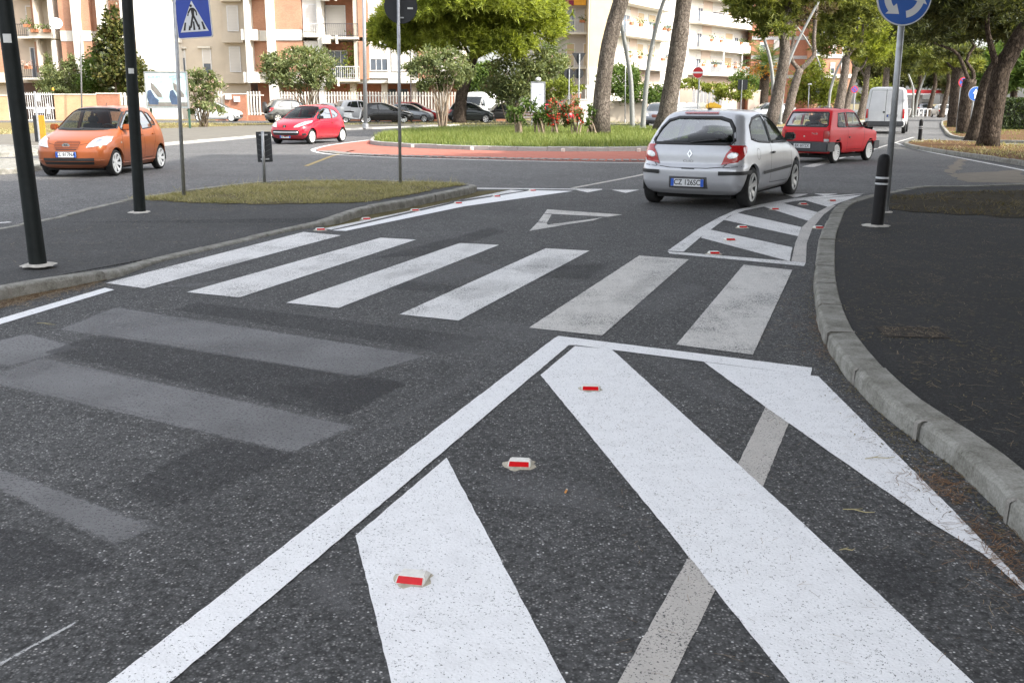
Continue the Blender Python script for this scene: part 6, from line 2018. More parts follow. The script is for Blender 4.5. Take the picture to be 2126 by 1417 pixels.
avenue('pine with forked trunk left of the boxy red car', [(1631, 256), (1644, 200), (1658, 152), (1662, 142)], 75, .36, .26, [([(1661, 146), (1646, 130), (1640, 116), (1648, 80), (1652, 30)], .17, .09), ([(1661, 146), (1678, 130), (1690, 116), (1690, 80), (1694, 30), (1700, -10)], .19, .10)], [(1665, 30, 30, 28, 0), (1690, 12, 38, 34, 2), (1655, 55, 20, 16, -1), (1645, 10, 40, 30, 1)], F_PINE_BR, 16, .34)
avenue('pine with pale sunlit fork behind the boxy red car', [(1736, 240), (1746, 200), (1754, 150), (1757, 118)], 82, .42, .28, [([(1757, 120), (1772, 102), (1786, 92), (1790, 76), (1792, 40)], .16, .08), ([(1757, 120), (1765, 95), (1776, 78), (1782, 40)], .14, .07)], [(1740, 95, 45, 34, 0), (1770, 40, 60, 45, 0), (1735, 50, 38, 36, 2), (1800, 20, 50, 40, 1), (1725, 80, 34, 24, 0), (1760, 0, 70, 30, 0)], F_PINE, 20)
avenue('slim pine leaning right beside the no-stopping sign', [(1752, 240), (1764, 195), (1776, 150), (1780, 140)], 92, .34, .22, [([(1778, 146), (1772, 136), (1768, 128)], .14, .06), ([(1776, 150), (1792, 138), (1800, 120)], .14, .07)], [(1800, 105, 42, 34, 0), (1815, 70, 45, 40, 0), (1780, 118, 26, 16, 1), (1830, 90, 30, 30, 0)], F_PINE_B, 18)
avenue('dark pine trunk just left of the white van', [(1786, 238), (1795, 200), (1799, 165), (1802, 140)], 98, .36, .24, [([(1799, 165), (1790, 150), (1786, 140)], .14, .07), ([(1802, 140), (1830, 120)], .15, .07)], [(1830, 128, 36, 22, 0), (1815, 105, 40, 26, 0), (1845, 60, 45, 50, 2), (1850, 110, 24, 30, 0)], F_PINE, 18)
avenue('straight pine behind the white van roof', [(1836, 236), (1838, 180), (1842, 140)], 108, .42, .3, [], [(1850, 120, 40, 26, 0), (1835, 90, 50, 40, 1), (1870, 140, 30, 18, 0)], F_PINE_D, 16, .42)
# --- pines of the right median
Yf = 36
avenue('massive dark pine leaning right at the edge of the picture, nearest on the median', [(2050, 304, 36.5), (2062, 240, 36.5), (2070, 190, 36.5), (2078, 150, 36.5), (2096, 115, 36.5), (2120, 72, 36.5), (2160, 20, 36.5), (2190, -30, 36.5)], 36.5, .36, .26, [([(2076, 160), (2064, 120), (2050, 60), (2052, 10)], .14, .06)], [(2090, 20, 120, 70, 0), (2010, 10, 90, 60, 1), (1960, 30, 70, 50, 2), (2150, 60, 70, 40, 2), (2040, 70, 60, 24, 3), (1925, -5, 60, 40, 0)], F_PINE_D, 34, .24, M_BARK_D)
avenue('dark pine trunk leaning right, second on the right-hand median', [(2021, 291, 42), (2034, 235, 42), (2048, 175, 42), (2072, 132, 42), (2100, 105, 42), (2126, 85, 42)], 42, .34, .2, [([(2046, 182), (2056, 160), (2066, 140), (2080, 132)], .1, .05)], [(2060, 50, 80, 50, 0), (1985, 60, 70, 40, 2), (2110, 90, 40, 26, 3), (1930, 50, 60, 45, 0)], F_PINE_D, 30, .27, M_BARK_D)
avenue('broad pine trunk behind the one-way arrow sign', [(2004, 279, 52), (2006, 230, 52), (2010, 190, 52), (2014, 165, 52)], 52, .42, .34, [([(2016, 172), (2022, 160), (2020, 148), (2006, 128), (2012, 112), (2024, 96), (2016, 86), (2013, 62)], .12, .05), ([(2010, 165), (1990, 115), (1968, 100), (1945, 92), (1935, 85)], .12, .05)], [(1950, 70, 60, 30, 0), (2020, 60, 50, 34, 0), (1985, 110, 40, 18, 4), (1920, 80, 40, 30, 2), (1990, 30, 70, 30, 0)], F_PINE_D, 26, .3, M_BARK_D)
avenue('broad dark trunk left of the tow-away sign on the median', [(1985, 264, 66), (1986, 225, 66), (1988, 190, 66), (1992, 140, 66)], 66, .55, .42, [([(1990, 160), (1976, 140), (1966, 130)], .14, .06)], [(1970, 120, 50, 24, 0), (1940, 105, 45, 28, 2), (1910, 120, 34, 22, 2), (2000, 140, 40, 18, 3)], F_PINE, 22, .34, M_BARK_D)
for i, (x, Y, lab) in enumerate(((1903, 125, 'slender dark pine stem right of the white van'), (1934, 130, 'slender pine before the filling station, right of the curved lamp'), (1962, 118, 'thin pine stem above the tiny white hatchback'))):
    avenue(lab, [(x - 8, 238), (x + 2, 200), (x + 8, 172), (x + 6, 150)], Y, .34, .2, [], [(x, 130, 44, 24, 0), (x + 20, 115, 40, 26, 2), (x - 30, 145, 26, 14, 0)], (F_PINE, F_PINE_B, F_PINE)[i], 13, .5, M_BARK_D, 0)
# dark woods closing the avenue
for i, (x, y, rx, ry, Y, lab) in enumerate(((1850, 165, 46, 24, 170, 'dark distant tree filling the gap above the white van'), (1905, 150, 50, 30, 175, 'dark distant tree above the filling station, left half'), (1960, 165, 45, 24, 178, 'dark distant tree above the filling station, right half'), (2035, 170, 60, 40, 150, 'dark distant tree between the median trunks'), (2105, 150, 60, 60, 95, 'dark tree behind the clipped hedge at the right edge'), (1800, 150, 50, 34, 165, 'dark distant tree behind the leaning median pines'))):
    avenue(lab, [(x, 236), (x, 190), (x + 2, y)], Y, .4, .25, [], [(x, y, rx, ry, 0), (x - rx * .5, y + 6, rx * .7, ry * .7, -2), (x + rx * .5, y + 4, rx * .7, ry * .7, -3)], F_PINE_D if i != 4 else F_SHRUB, 7, .8, M_BARK_D, 0)

# --- pines overhead and beside the camera, out of the picture: they shade the crossing
def crown_big(seed):
    lobes = [(math.cos(a) * d, math.sin(a) * d, RND.uniform(-.4, .4), 2.7, 2.7, 1.5) for a, d in [(0, 0)] + [(k * 1.05 + RND.uniform(-.2, .2), 3.3) for k in range(6)] + [(k * .63, 5.2) for k in range(10)]]
    pt, ou = lobe_points(lobes, 15, zmin=-.9, inner=.45)
    return tri_mesh('crown', tufts(pt, ou, .62, 5, .9, .2), F_PINE_D)
CB = crown_big(1)
first = True
for tx, ty, cx, cy, h, lab in SHADE_PINES:
    e = empty('pine_tree', (tx, ty, 0))
    tube_mesh('trunk', [([(0, 0, -.1), ((cx - tx) * .15, (cy - ty) * .15, h * .45), ((cx - tx) * .7, (cy - ty) * .7, h * .85), (cx - tx, cy - ty, h)], .36, .2)], M_BARK_D, e)
    o = CB if first else CB.copy()
    if not first:
        COL.objects.link(o)
    first = False
    o.parent = e
    o.location = (cx - tx, cy - ty, h + .6)
    o.rotation_euler = (0, 0, RND.uniform(0, 6.28))
    tag(e, lab, 'tree', 'pines around the viewpoint')

# --- oleanders and garden shrubs beyond the roundabout
def L4(items, Y):
    return [px_lobe(x, y, Y + dy, rx, ry) for x, y, rx, ry, dy in items]
PINKF = (F_PINK, 140, .10)
shrub('large oleander with pale blossoms in front of the grey off-road car', 645, 66, .07, L4([(620, 150, 62, 38, 0), (655, 130, 40, 26, 0), (585, 150, 36, 26, 1), (665, 165, 28, 20, -1), (620, 115, 34, 14, 0), (570, 130, 24, 18, 0)], 66), 34, .22, F_OLEA, 14, blossoms=PINKF)
shrub('oleander with bare stems right of the round sign, before the pine trunk', 919, 64, .07, L4([(910, 140, 52, 34, 0), (960, 150, 28, 30, 1), (870, 145, 28, 20, 0), (905, 120, 34, 16, 0), (940, 175, 20, 16, 0), (900, 180, 26, 18, 0)], 64), 34, .22, F_OLEA, 16, blossoms=(F_PINK, 40, .09))
shrub('dense oleander with dark base beside the advertising board', 418, 62, .07, L4([(420, 172, 36, 24, 0), (445, 175, 22, 16, 0), (395, 178, 20, 14, 0), (425, 208, 30, 22, 0), (440, 225, 22, 14, -1), (405, 228, 18, 12, 0)], 62), 36, .2, F_OLEA, 14, blossoms=(F_PINK, 160, .09))
shrub('wide grey-green oleander mass right of the pine trunk', 1060, 74, .07, L4([(1060, 160, 50, 40, 0), (1110, 145, 56, 36, 1), (1030, 180, 30, 30, 0), (1150, 150, 34, 34, 2), (1090, 190, 40, 26, 0), (1060, 200, 26, 22, 0)], 74), 26, .26, F_OLEA, 14, blossoms=(F_PINK, 60, .1))
shrub('dark garden bush filling the gap behind the white delivery van', 1000, 84.5, .1, L4([(985, 165, 34, 30, 0), (1020, 170, 30, 28, 0), (1005, 150, 26, 18, 0), (965, 180, 20, 16, 0)], 84.5), 24, .28, F_SHRUB, 0, name='garden_bush')
shrub('yellow-green bush below the two round sign backs', 1166, 72, .07, L4([(1165, 185, 30, 22, 0), (1145, 195, 22, 18, 0), (1190, 178, 24, 18, 1)], 72), 36, .22, F_YEL, 6)
shrub('round bright shrub above the brick garden wall', 215, 86, .1, L4([(213, 158, 44, 40, 0), (195, 170, 30, 26, 0), (232, 165, 28, 30, 1), (212, 140, 28, 20, 0)], 86), 34, .24, F_SHRUB, 0, name='round_shrub')
shrub('feathery olive shrub left of the round shrub', 130, 86, .1, L4([(130, 165, 34, 28, 0), (108, 160, 22, 26, 0), (150, 150, 18, 30, 0), (100, 140, 8, 26, 0), (147, 130, 7, 20, 0), (120, 185, 40, 16, 0)], 86), 30, .22, F_OLEA, 6, name='feathery_shrub')
shrub('dark conical magnolia rising behind the round shrub', 240, 84, .1, L4([(235, 45, 16, 26, 0), (236, 80, 26, 26, 0), (240, 120, 40, 32, 0), (255, 155, 48, 34, 0), (225, 100, 26, 26, 0), (280, 165, 26, 34, 0)], 84), 22, .30, F_MAGN, 3, name='magnolia_tree', cat='tree', aspect=.5)
shrub('bushy hedge mass between the big trunks and the lamp columns', 1298, 82, .05, L4([(1270, 165, 30, 30, 0), (1300, 160, 26, 30, 0), (1320, 175, 18, 34, 0), (1285, 190, 36, 20, 0)], 82), 26, .24, F_SHRUB, 0, name='garden_bush')
shrub('clipped pale hedge behind the lamp columns', 1345, 84, .05, L4([(1335, 196, 34, 20, 0), (1360, 198, 30, 18, 0), (1310, 198, 24, 18, 0), (1380, 196, 24, 18, 0)], 84), 26, .22, F_SHRUB, 0, name='garden_hedge')
shrub('bright yellow-green hedge over the wall right of the second trunk', 1428, 96, .05, L4([(1428, 175, 24, 9, 0), (1450, 178, 20, 8, 0), (1478, 183, 22, 8, 0)], 96), 40, .22, F_YEL, 0, name='garden_hedge')
shrub('yellow-green hedge bush behind the recycling bins', 1525, 94, .05, L4([(1515, 192, 26, 18, 0), (1545, 195, 22, 16, 0), (1500, 198, 18, 14, 0), (1535, 180, 20, 10, 0)], 94), 32, .24, F_YEL, 0, name='garden_bush')
shrub('tall yellowish bamboo-like bush behind the forked pine', 1690, 105, .05, L4([(1690, 180, 40, 36, 0), (1665, 190, 26, 30, 0), (1715, 195, 30, 26, 0), (1690, 150, 20, 26, 1), (1730, 205, 24, 16, 0)], 105), 20, .3, F_YEL, 4, name='bamboo_bush')
shrub('sunlit bush behind the leaning median pines', 1812, 120, .05, L4([(1812, 195, 26, 22, 0), (1825, 180, 20, 16, 0), (1795, 205, 16, 14, 0)], 120), 20, .3, F_YEL, 0, name='garden_bush')
shrub('dark green shrub beside the palm before the balconies', 1553, 108, .05, L4([(1540, 165, 22, 14, 0), (1560, 175, 24, 14, 0), (1580, 188, 26, 14, 0)], 108), 24, .26, F_SHRUB, 0, name='garden_bush')
# clipped dark hedge at the right edge
b = P(2110, 205, 60)
hd = NPR.uniform(0, 1, (9000, 3))
hx0, hx1 = P(2078, 205, 60).x, P(2300, 205, 60).x
hz1 = P(2100, 207, 60).z
pp = np.stack([hx0 + hd[:, 0] * (hx1 - hx0), 60 + hd[:, 1] * 1.6, hd[:, 2] * hz1], 1)
fc = NPR.integers(0, 3, 9000)
pp[fc == 0, 1] = 60 + NPR.uniform(-.06, .06, (fc == 0).sum())
pp[fc == 1, 2] = hz1 + NPR.uniform(-.05, .05, (fc == 1).sum())
e = empty('clipped_hedge', (hx0, 60, 0))
pp = pp - np.array([hx0, 60, 0])
tri_mesh('foliage', leaves(pp, .16, .5), F_HEDGE, e)
MB().box((.12, .12, 0), (hx1 - hx0 - .12, 1.5, hz1 - .12)).build('inner_twigs', plain('hedge_twig', (0.012, 0.016, 0.008), .95), e)
tag(e, 'clipped dark green hedge at the right edge behind the pines', 'hedge')
# oleander bushes on the roundabout lawn
Yb = 46
for lab, px, lob, red in (('leggy young oleander on the lawn, leftmost of the row', 1078, [(1075, 235, 14, 18, 0), (1090, 225, 12, 16, 0), (1062, 240, 9, 14, 0), (1078, 250, 16, 12, 0)], 0), ('upright young oleander on the lawn, left of the red blossoms', 1123, [(1118, 228, 14, 22, 0), (1130, 240, 12, 18, 0), (1112, 248, 10, 12, 0)], 0), ('red-flowering oleander in the middle of the lawn row', 1155, [(1150, 225, 15, 20, 0), (1162, 240, 13, 18, 0), (1148, 250, 10, 12, 0)], 1), ('red-flowering oleander left of the thick bare trunk', 1192, [(1190, 232, 18, 22, 0), (1205, 245, 13, 18, 0), (1180, 250, 12, 14, 0)], 1), ('small oleander against the right side of the nearer bare trunk', 1228, [(1228, 238, 8, 20, 0), (1224, 252, 8, 12, 0)], 0)):
    o = shrub(lab, px, Yb, .14, L4(lob, Yb), 60, .16, F_SHRUB if not red else F_OLEA, 7, blossoms=(F_RED, 45, .11) if red else None, group='young oleanders on the roundabout')

def palm(label, px, Y, topy, hz, n, ln, dates, r=.28):
    b = P(px, 205, Y)
    t = P(px, topy, Y)
    e = empty('palm_tree', (b.x, b.y, 0))
    tube_mesh('trunk', [([(0, 0, -.1), (0, 0, t.z * .5), (0, 0, t.z)], r * 1.1, r)], M_BARK_D, e)
    Q = []
    for i in range(n):
        a = 2.39996 * i
        el = R(75 - 95 * (i / n))
        d0 = Vector((math.cos(a) * math.cos(el), math.sin(a) * math.cos(el), math.sin(el)))
        p = Vector((0, 0, t.z))
        side = Vector((-math.sin(a), math.cos(a), 0))
        L_ = ln * RND.uniform(.8, 1.1)
        for k in range(14):
            d = (d0 + Vector((0, 0, -1.0)) * (k / 14) ** 1.5 * 1.1).normalized()
            q = p + d * L_ / 14
            lw = L_ * .22 * math.sin(math.pi * (k + 1.5) / 16)
            for sg in (-1, 1):
                tip = p + side * sg * lw + d * lw * .7 - Vector((0, 0, lw * .25))
                Q.append([p, p + d * L_ / 24, tip, tip - d * .03])
            p = q
    tri_mesh('fronds', np.array([[tuple(v) for v in q] for q in Q]), F_PALM, e)
    if dates:
        pt = NPR.normal(size=(700, 3)) * np.array([.75, .75, .3]) + np.array([0, 0, t.z - .55])
        stuff(tri_mesh('date_clusters', leaves(pt, .3, .35), F_ORANGE, e))
    tag(e, label, 'palm tree')
palm('palm with orange date clusters beside the curved lamp column', 1585, 100, 135, 5, 46, 2.9, True, .45)
palm('pale palm peering over the oleanders right of the round pine', 1140, 88, 122, 5, 34, 2.6, False)

# --- grass
def poly_points(pts, n):
    xs, ys = [p[0] for p in pts], [p[1] for p in pts]
    tri = tessellate_polygon([[Vector((p[0], p[1], 0)) for p in pts]])
    A = np.array([[pts[i][:2] for i in t] for t in tri])
    ar = np.abs(np.cross(A[:, 1] - A[:, 0], A[:, 2] - A[:, 0])) / 2
    k = NPR.choice(len(A), n, p=ar / ar.sum())
    u, v = NPR.random((n, 1)), NPR.random((n, 1))
    f = (u + v) > 1
    u[f], v[f] = 1 - u[f], 1 - v[f]
    q = A[k]
    return q[:, 0] + (q[:, 1] - q[:, 0]) * u + (q[:, 2] - q[:, 0]) * v
def blades(xy, z, h, w, lean=.5, hv=.5):
    n = len(xy)
    p = np.concatenate([xy, np.full((n, 1), 0.0)], 1)
    p[:, 2] = z
    hh = h * NPR.uniform(1 - hv, 1 + hv, (n, 1))
    a = NPR.uniform(0, 6.283, n)
    s = np.stack([np.cos(a), np.sin(a), np.zeros(n)], 1) * w
    ln = np.concatenate([NPR.normal(size=(n, 2)) * lean, np.ones((n, 1))], 1) * hh
    return np.stack([p - s, p + s, p + ln + s * .15, p + ln - s * .15], 1)
ring = [(p.x, p.y) for p in isl_ring[:-1]]
xy = poly_points(ring, 60000)
bare = np.sin(xy[:, 0] * .9) * np.cos(xy[:, 1] * .7) + NPR.normal(size=len(xy)) * .35
o = tri_mesh('lawn_grass', blades(xy[bare > -.75], .14, .16, .010, .45), F_GRASS)
tag(stuff(o), 'long green grass covering the roundabout island', 'grass')
gp = [(p.x, p.y) for p in gpts]
xy = poly_points(gp, 26000)
clump = np.sin(xy[:, 0] * 3.1) * np.cos(xy[:, 1] * 2.3) + np.sin(xy[:, 0] * 7.3 + 2) * np.cos(xy[:, 1] * 6.1) * .6 + NPR.normal(size=len(xy)) * .6
xy = xy[clump > -.35]
zz = np.array([(foot_z(x, y) or .05) + .004 for x, y in xy])
tall = NPR.random(len(xy)) < .03
hh_ = np.where(tall, .11, .042)[:, None]
o = tri_mesh('dry_lawn_grass', blades(xy, zz, hh_, .005, 1.3), F_DRY)
tag(stuff(o), 'short dry grass on the tip of the left traffic island', 'grass')
gq = [G(*p, .09) for p in gr_pix]
xy = poly_points([(p.x, p.y) for p in gq], 3000)
clump = np.sin(xy[:, 0] * 2.1 + 1) * np.cos(xy[:, 1] * 2.7) + NPR.normal(size=len(xy)) * .5
o = tri_mesh('dry_lawn_grass', blades(xy[clump > .1], .095, .04, .005, 1.6), F_STRAW)
tag(stuff(o), 'sparse dry grass behind the bollard on the right footway', 'grass')
vp = [(p.x, p.y) for p in vfp] + [(P(1330, 205, 72).x, 72), (vfp[0].x - 5, 72)]
xy = poly_points(vp, 30000)
clump = np.sin(xy[:, 0] * .7 + 1) * np.cos(xy[:, 1] * .5) + NPR.normal(size=len(xy)) * .5
o = tri_mesh('verge_grass', blades(xy[clump > -.1], .07, .10, .015, .8), F_DRY)
tag(stuff(o), 'dry yellowed grass on the far verge before the parked cars', 'grass')
for rg, lab, n_ in ((m1ring, 'thin grass and needles on the nearer right median', 5000), (m2ring, 'thin grass round the median pines and sign posts', 6000)):
    xy = poly_points([(p.x, p.y) for p in rg[:-1]], n_)
    clump = np.sin(xy[:, 0] * .8 + 2) * np.cos(xy[:, 1] * .6) + NPR.normal(size=len(xy)) * .5
    o = tri_mesh('median_grass', blades(xy[clump > .2], .11, .08, .012, .8), F_DRY if 'nearer' in lab else F_GRASS)
    tag(stuff(o), lab, 'grass')
# ------------------------------------------------------------------ buildings
def brick_mat(name, a, b_, mortar, sc=1.0):
    m, N, L, b = nmat(name)
    tc = nd(N, 'ShaderNodeTexCoord')
    sx = nd(N, 'ShaderNodeSeparateXYZ')
    L.new(tc.outputs['Object'], sx.inputs[0])
    cx = nd(N, 'ShaderNodeCombineXYZ')
    L.new(mathn(N, L, 'ADD', sx.outputs[0], sx.outputs[1]), cx.inputs[0])
    L.new(sx.outputs[2], cx.inputs[1])
    br = nd(N, 'ShaderNodeTexBrick', i_Scale=4.0 * sc)
    br.inputs['Color1'].default_value = (*a, 1)
    br.inputs['Color2'].default_value = (*b_, 1)
    br.inputs['Mortar'].default_value = (*mortar, 1)
    br.inputs['Mortar Size'].default_value = 0.012
    L.new(cx.outputs[0], br.inputs['Vector'])
    n1 = nd(N, 'ShaderNodeTexNoise', i_Scale=0.8, i_Detail=5.0)
    L.new(tc.outputs['Object'], n1.inputs['Vector'])
    rp = ramp(N, [(0.3, g3(0.85)), (0.7, g3(1.12))])
    L.new(n1.outputs[0], rp.inputs[0])
    L.new(mixc(N, L, 1.0, br.outputs[0], rp.outputs[0], 'MULTIPLY'), b.inputs['Base Color'])
    b.inputs['Roughness'].default_value = 0.9
    MATS[name] = m
    return m
def shutter_mat(name, col, pitch=0.06):
    m, N, L, b = nmat(name)
    tc = nd(N, 'ShaderNodeTexCoord')
    sx = nd(N, 'ShaderNodeSeparateXYZ')
    L.new(tc.outputs['Object'], sx.inputs[0])
    w = mathn(N, L, 'PINGPONG', mathn(N, L, 'MULTIPLY', sx.outputs[2], 1.0 / pitch), 1.0)
    rp = ramp(N, [(0.0, tuple(c * .8 for c in col)), (0.25, col)])
    L.new(w, rp.inputs[0])
    L.new(rp.outputs[0], b.inputs['Base Color'])
    bp = nd(N, 'ShaderNodeBump', i_Strength=.4, i_Distance=.01)
    L.new(w, bp.inputs['Height'])
    L.new(bp.outputs[0], b.inputs['Normal'])
    b.inputs['Roughness'].default_value = .6
    MATS[name] = m
    return m
B_BRICK = brick_mat('brick_orange', (0.40, 0.19, 0.115), (0.46, 0.23, 0.14), (0.42, 0.33, 0.26))
B_BRICK2 = brick_mat('brick_red', (0.34, 0.135, 0.075), (0.40, 0.17, 0.10), (0.34, 0.24, 0.18))
B_BRICKW = brick_mat('brick_yellow_wall', (0.48, 0.31, 0.165), (0.54, 0.36, 0.20), (0.50, 0.40, 0.28))
B_WHITE = plain('render_white', (0.66, 0.63, 0.57), .9, var=.06, scale=1.0)
B_CREAM = plain('render_cream', (0.54, 0.47, 0.38), .9, var=.08, scale=.8)
B_YELL = plain('render_yellow', (0.60, 0.50, 0.33), .9, var=.08, scale=.8)
B_PINK = plain('render_pinkish', (0.58, 0.47, 0.39), .9, var=.08, scale=.8)
B_SLAB = plain('concrete_slab', (0.62, 0.59, 0.52), .85, var=.08, scale=1.5)
B_DARK = plain('recess_shade', (0.10, 0.06, 0.045), .95, var=.2)
B_SHUT = shutter_mat('shutter_white', (0.60, 0.57, 0.53))
B_SHUTB = shutter_mat('shutter_beige', (0.52, 0.40, 0.26))
B_PANE = plain('window_glass', (0.10, 0.12, 0.15), .08, var=.35, scale=.6, coat=.6)
B_RAIL = plain('railing_dark', (0.05, 0.05, 0.055), .6)
B_RAILW = plain('railing_white', (0.62, 0.62, 0.6), .6)
B_AWN = plain('awning_orange', (0.62, 0.30, 0.03), .85)
B_FWHITE = plain('window_frame_white', (0.66, 0.66, 0.66), .5)
B_POT = plain('terracotta_pot', (0.40, 0.16, 0.08), .9)

class Facade:
    """vertical wall plane through two ground points; pixels map to (u, z) on it"""
    def __init__(s, root, a, b):
        s.root = root
        s.a = Vector((a[0], a[1], 0))
        s.d = (Vector((b[0], b[1], 0)) - s.a).normalized()
        s.n = Vector((s.d.y, -s.d.x, 0))          # towards the camera
        if s.n.y > 0 and abs(s.n.y) > .05:
            s.n = -s.n
        s.o = s.a - Vector(root.location)
    def uz(s, px, py):
        r = ray(px, py)
        c = Vector((0, 0, CAM_H))
        t = (s.a - c).dot(s.n) / r.dot(s.n)
        p = c + r * t
        return (p - s.a).dot(s.d), p.z
    def pt(s, u, z, out):
        return s.o + s.d * u + s.n * out + Vector((0, 0, z))
    def block(s, mb, u0, u1, z0, z1, o0, o1):
        q = [s.pt(u, z, o) for z in (z0, z1) for u, o in ((u0, o0), (u1, o0), (u1, o1), (u0, o1))]
        mb.add(q, [(0, 3, 2, 1), (4, 5, 6, 7), (0, 1, 5, 4), (1, 2, 6, 5), (2, 3, 7, 6), (3, 0, 4, 7)])
        return mb
    def box(s, name, u0, u1, z0, z1, o0, o1, mat, parent=None):
        return s.block(MB(), u0, u1, z0, z1, o0, o1).build(name, mat, parent or s.root)
    def pbox(s, name, x0, x1, y0, y1, o0, o1, mat, parent=None):
        """rectangle given in pixels (y0 upper)"""
        ym, xm = (y0 + y1) / 2, (x0 + x1) / 2
        return s.box(name, s.uz(x0, ym)[0], s.uz(x1, ym)[0], s.uz(xm, y1)[1], s.uz(xm, y0)[1], o0, o1, mat, parent)
    def window(s, u0, u1, z0, z1, o, kind='shut', mat=None, bars=2, drop=1.0, sill=True):
        """opening proud of the wall: frame, panes, roller shutter lowered by drop"""
        f = MB()
        w = .07
        for a in ((u0 - w, u1 + w, z1, z1 + w), (u0 - w, u1 + w, z0 - w, z0), (u0 - w, u0, z0, z1), (u1, u1 + w, z0, z1)):
            s.block(f, a[0], a[1], a[2], a[3], o, o + .06)
        e = f.build('window', B_FWHITE, s.root)
        zs = z1 - (z1 - z0) * drop
        if drop > 0:
            s.box('roller_shutter', u0, u1, zs, z1, o, o + .045, mat or B_SHUT, e)
        if drop < 1:
            k = bars + 1
            for i in range(k):
                a, b2 = u0 + (u1 - u0) * i / k, u0 + (u1 - u0) * (i + 1) / k
                s.box('pane', a + .03, b2 - .03, z0 + .03, zs - .02, o, o + .02, B_PANE, e)
            g = MB()
            for i in range(1, k):
                a = u0 + (u1 - u0) * i / k
                s.block(g, a - .03, a + .03, z0, zs, o, o + .04)
            g.build('glazing_bar', B_FWHITE, e)
        return e
    def balcony(s, u0, u1, z, depth, rail=1.0, kind='bars', thick=.18, mat=None, o=0.0, pots=0, sides=True):
        sl = s.box('balcony', u0, u1, z - thick, z, o, o + depth, B_SLAB)
        if kind == 'solid':
            s.box('parapet', u0, u1, z, z + rail, o + depth - .12, o + depth - .01, mat or B_WHITE, sl)
        else:
            m = MB()
            ou = o + depth - .06
            s.block(m, u0, u1, z + rail - .05, z + rail, ou - .02, ou + .03)
            s.block(m, u0, u1, z + .08, z + .12, ou - .02, ou + .03)
            n = max(2, int((u1 - u0) / .16))
            for i in range(n + 1):
                u = u0 + (u1 - u0 - .025) * i / n
                s.block(m, u, u + .025, z, z + rail - .05, ou - .01, ou + .015)
            m.build('railing', mat or B_RAIL, sl)
        for i in range(pots):
            u = u0 + (u1 - u0) * (i + RND.uniform(.2, .8)) / pots
            pb = s.box('flower_pot', u - .3, u + .3, z + rail - .28, z + rail - .02, o + depth, o + depth + .2, B_POT, sl)
            c = s.pt(u, z + rail + .1, o + depth + .1)
            q = NPR.normal(size=(70, 3)) * np.array([.28, .16, .16]) + np.array(c)
            stuff(tri_mesh('balcony_plant', leaves(q, .2, .5), F_SHRUB if RND.random() < .85 else F_PINK, sl))
        return sl

# ---- brick and white apartment house at left: four planes
YA = 86
ra = empty('apartment_house', (P(560, 205, YA).x, YA, 0))
TOP = 19.0
FA = Facade(ra, (P(505, 205, YA).x, YA), (P(960, 205, YA).x, YA))
ua = lambda px: FA.uz(px, 120)[0]
za = lambda py: FA.uz(700, py)[1]
S1, S2 = za(165), za(77)
ST = S2 - S1
FL = [S1, S2, S2 + ST, S2 + 2 * ST, S2 + 3 * ST]
Ue = ua(960)
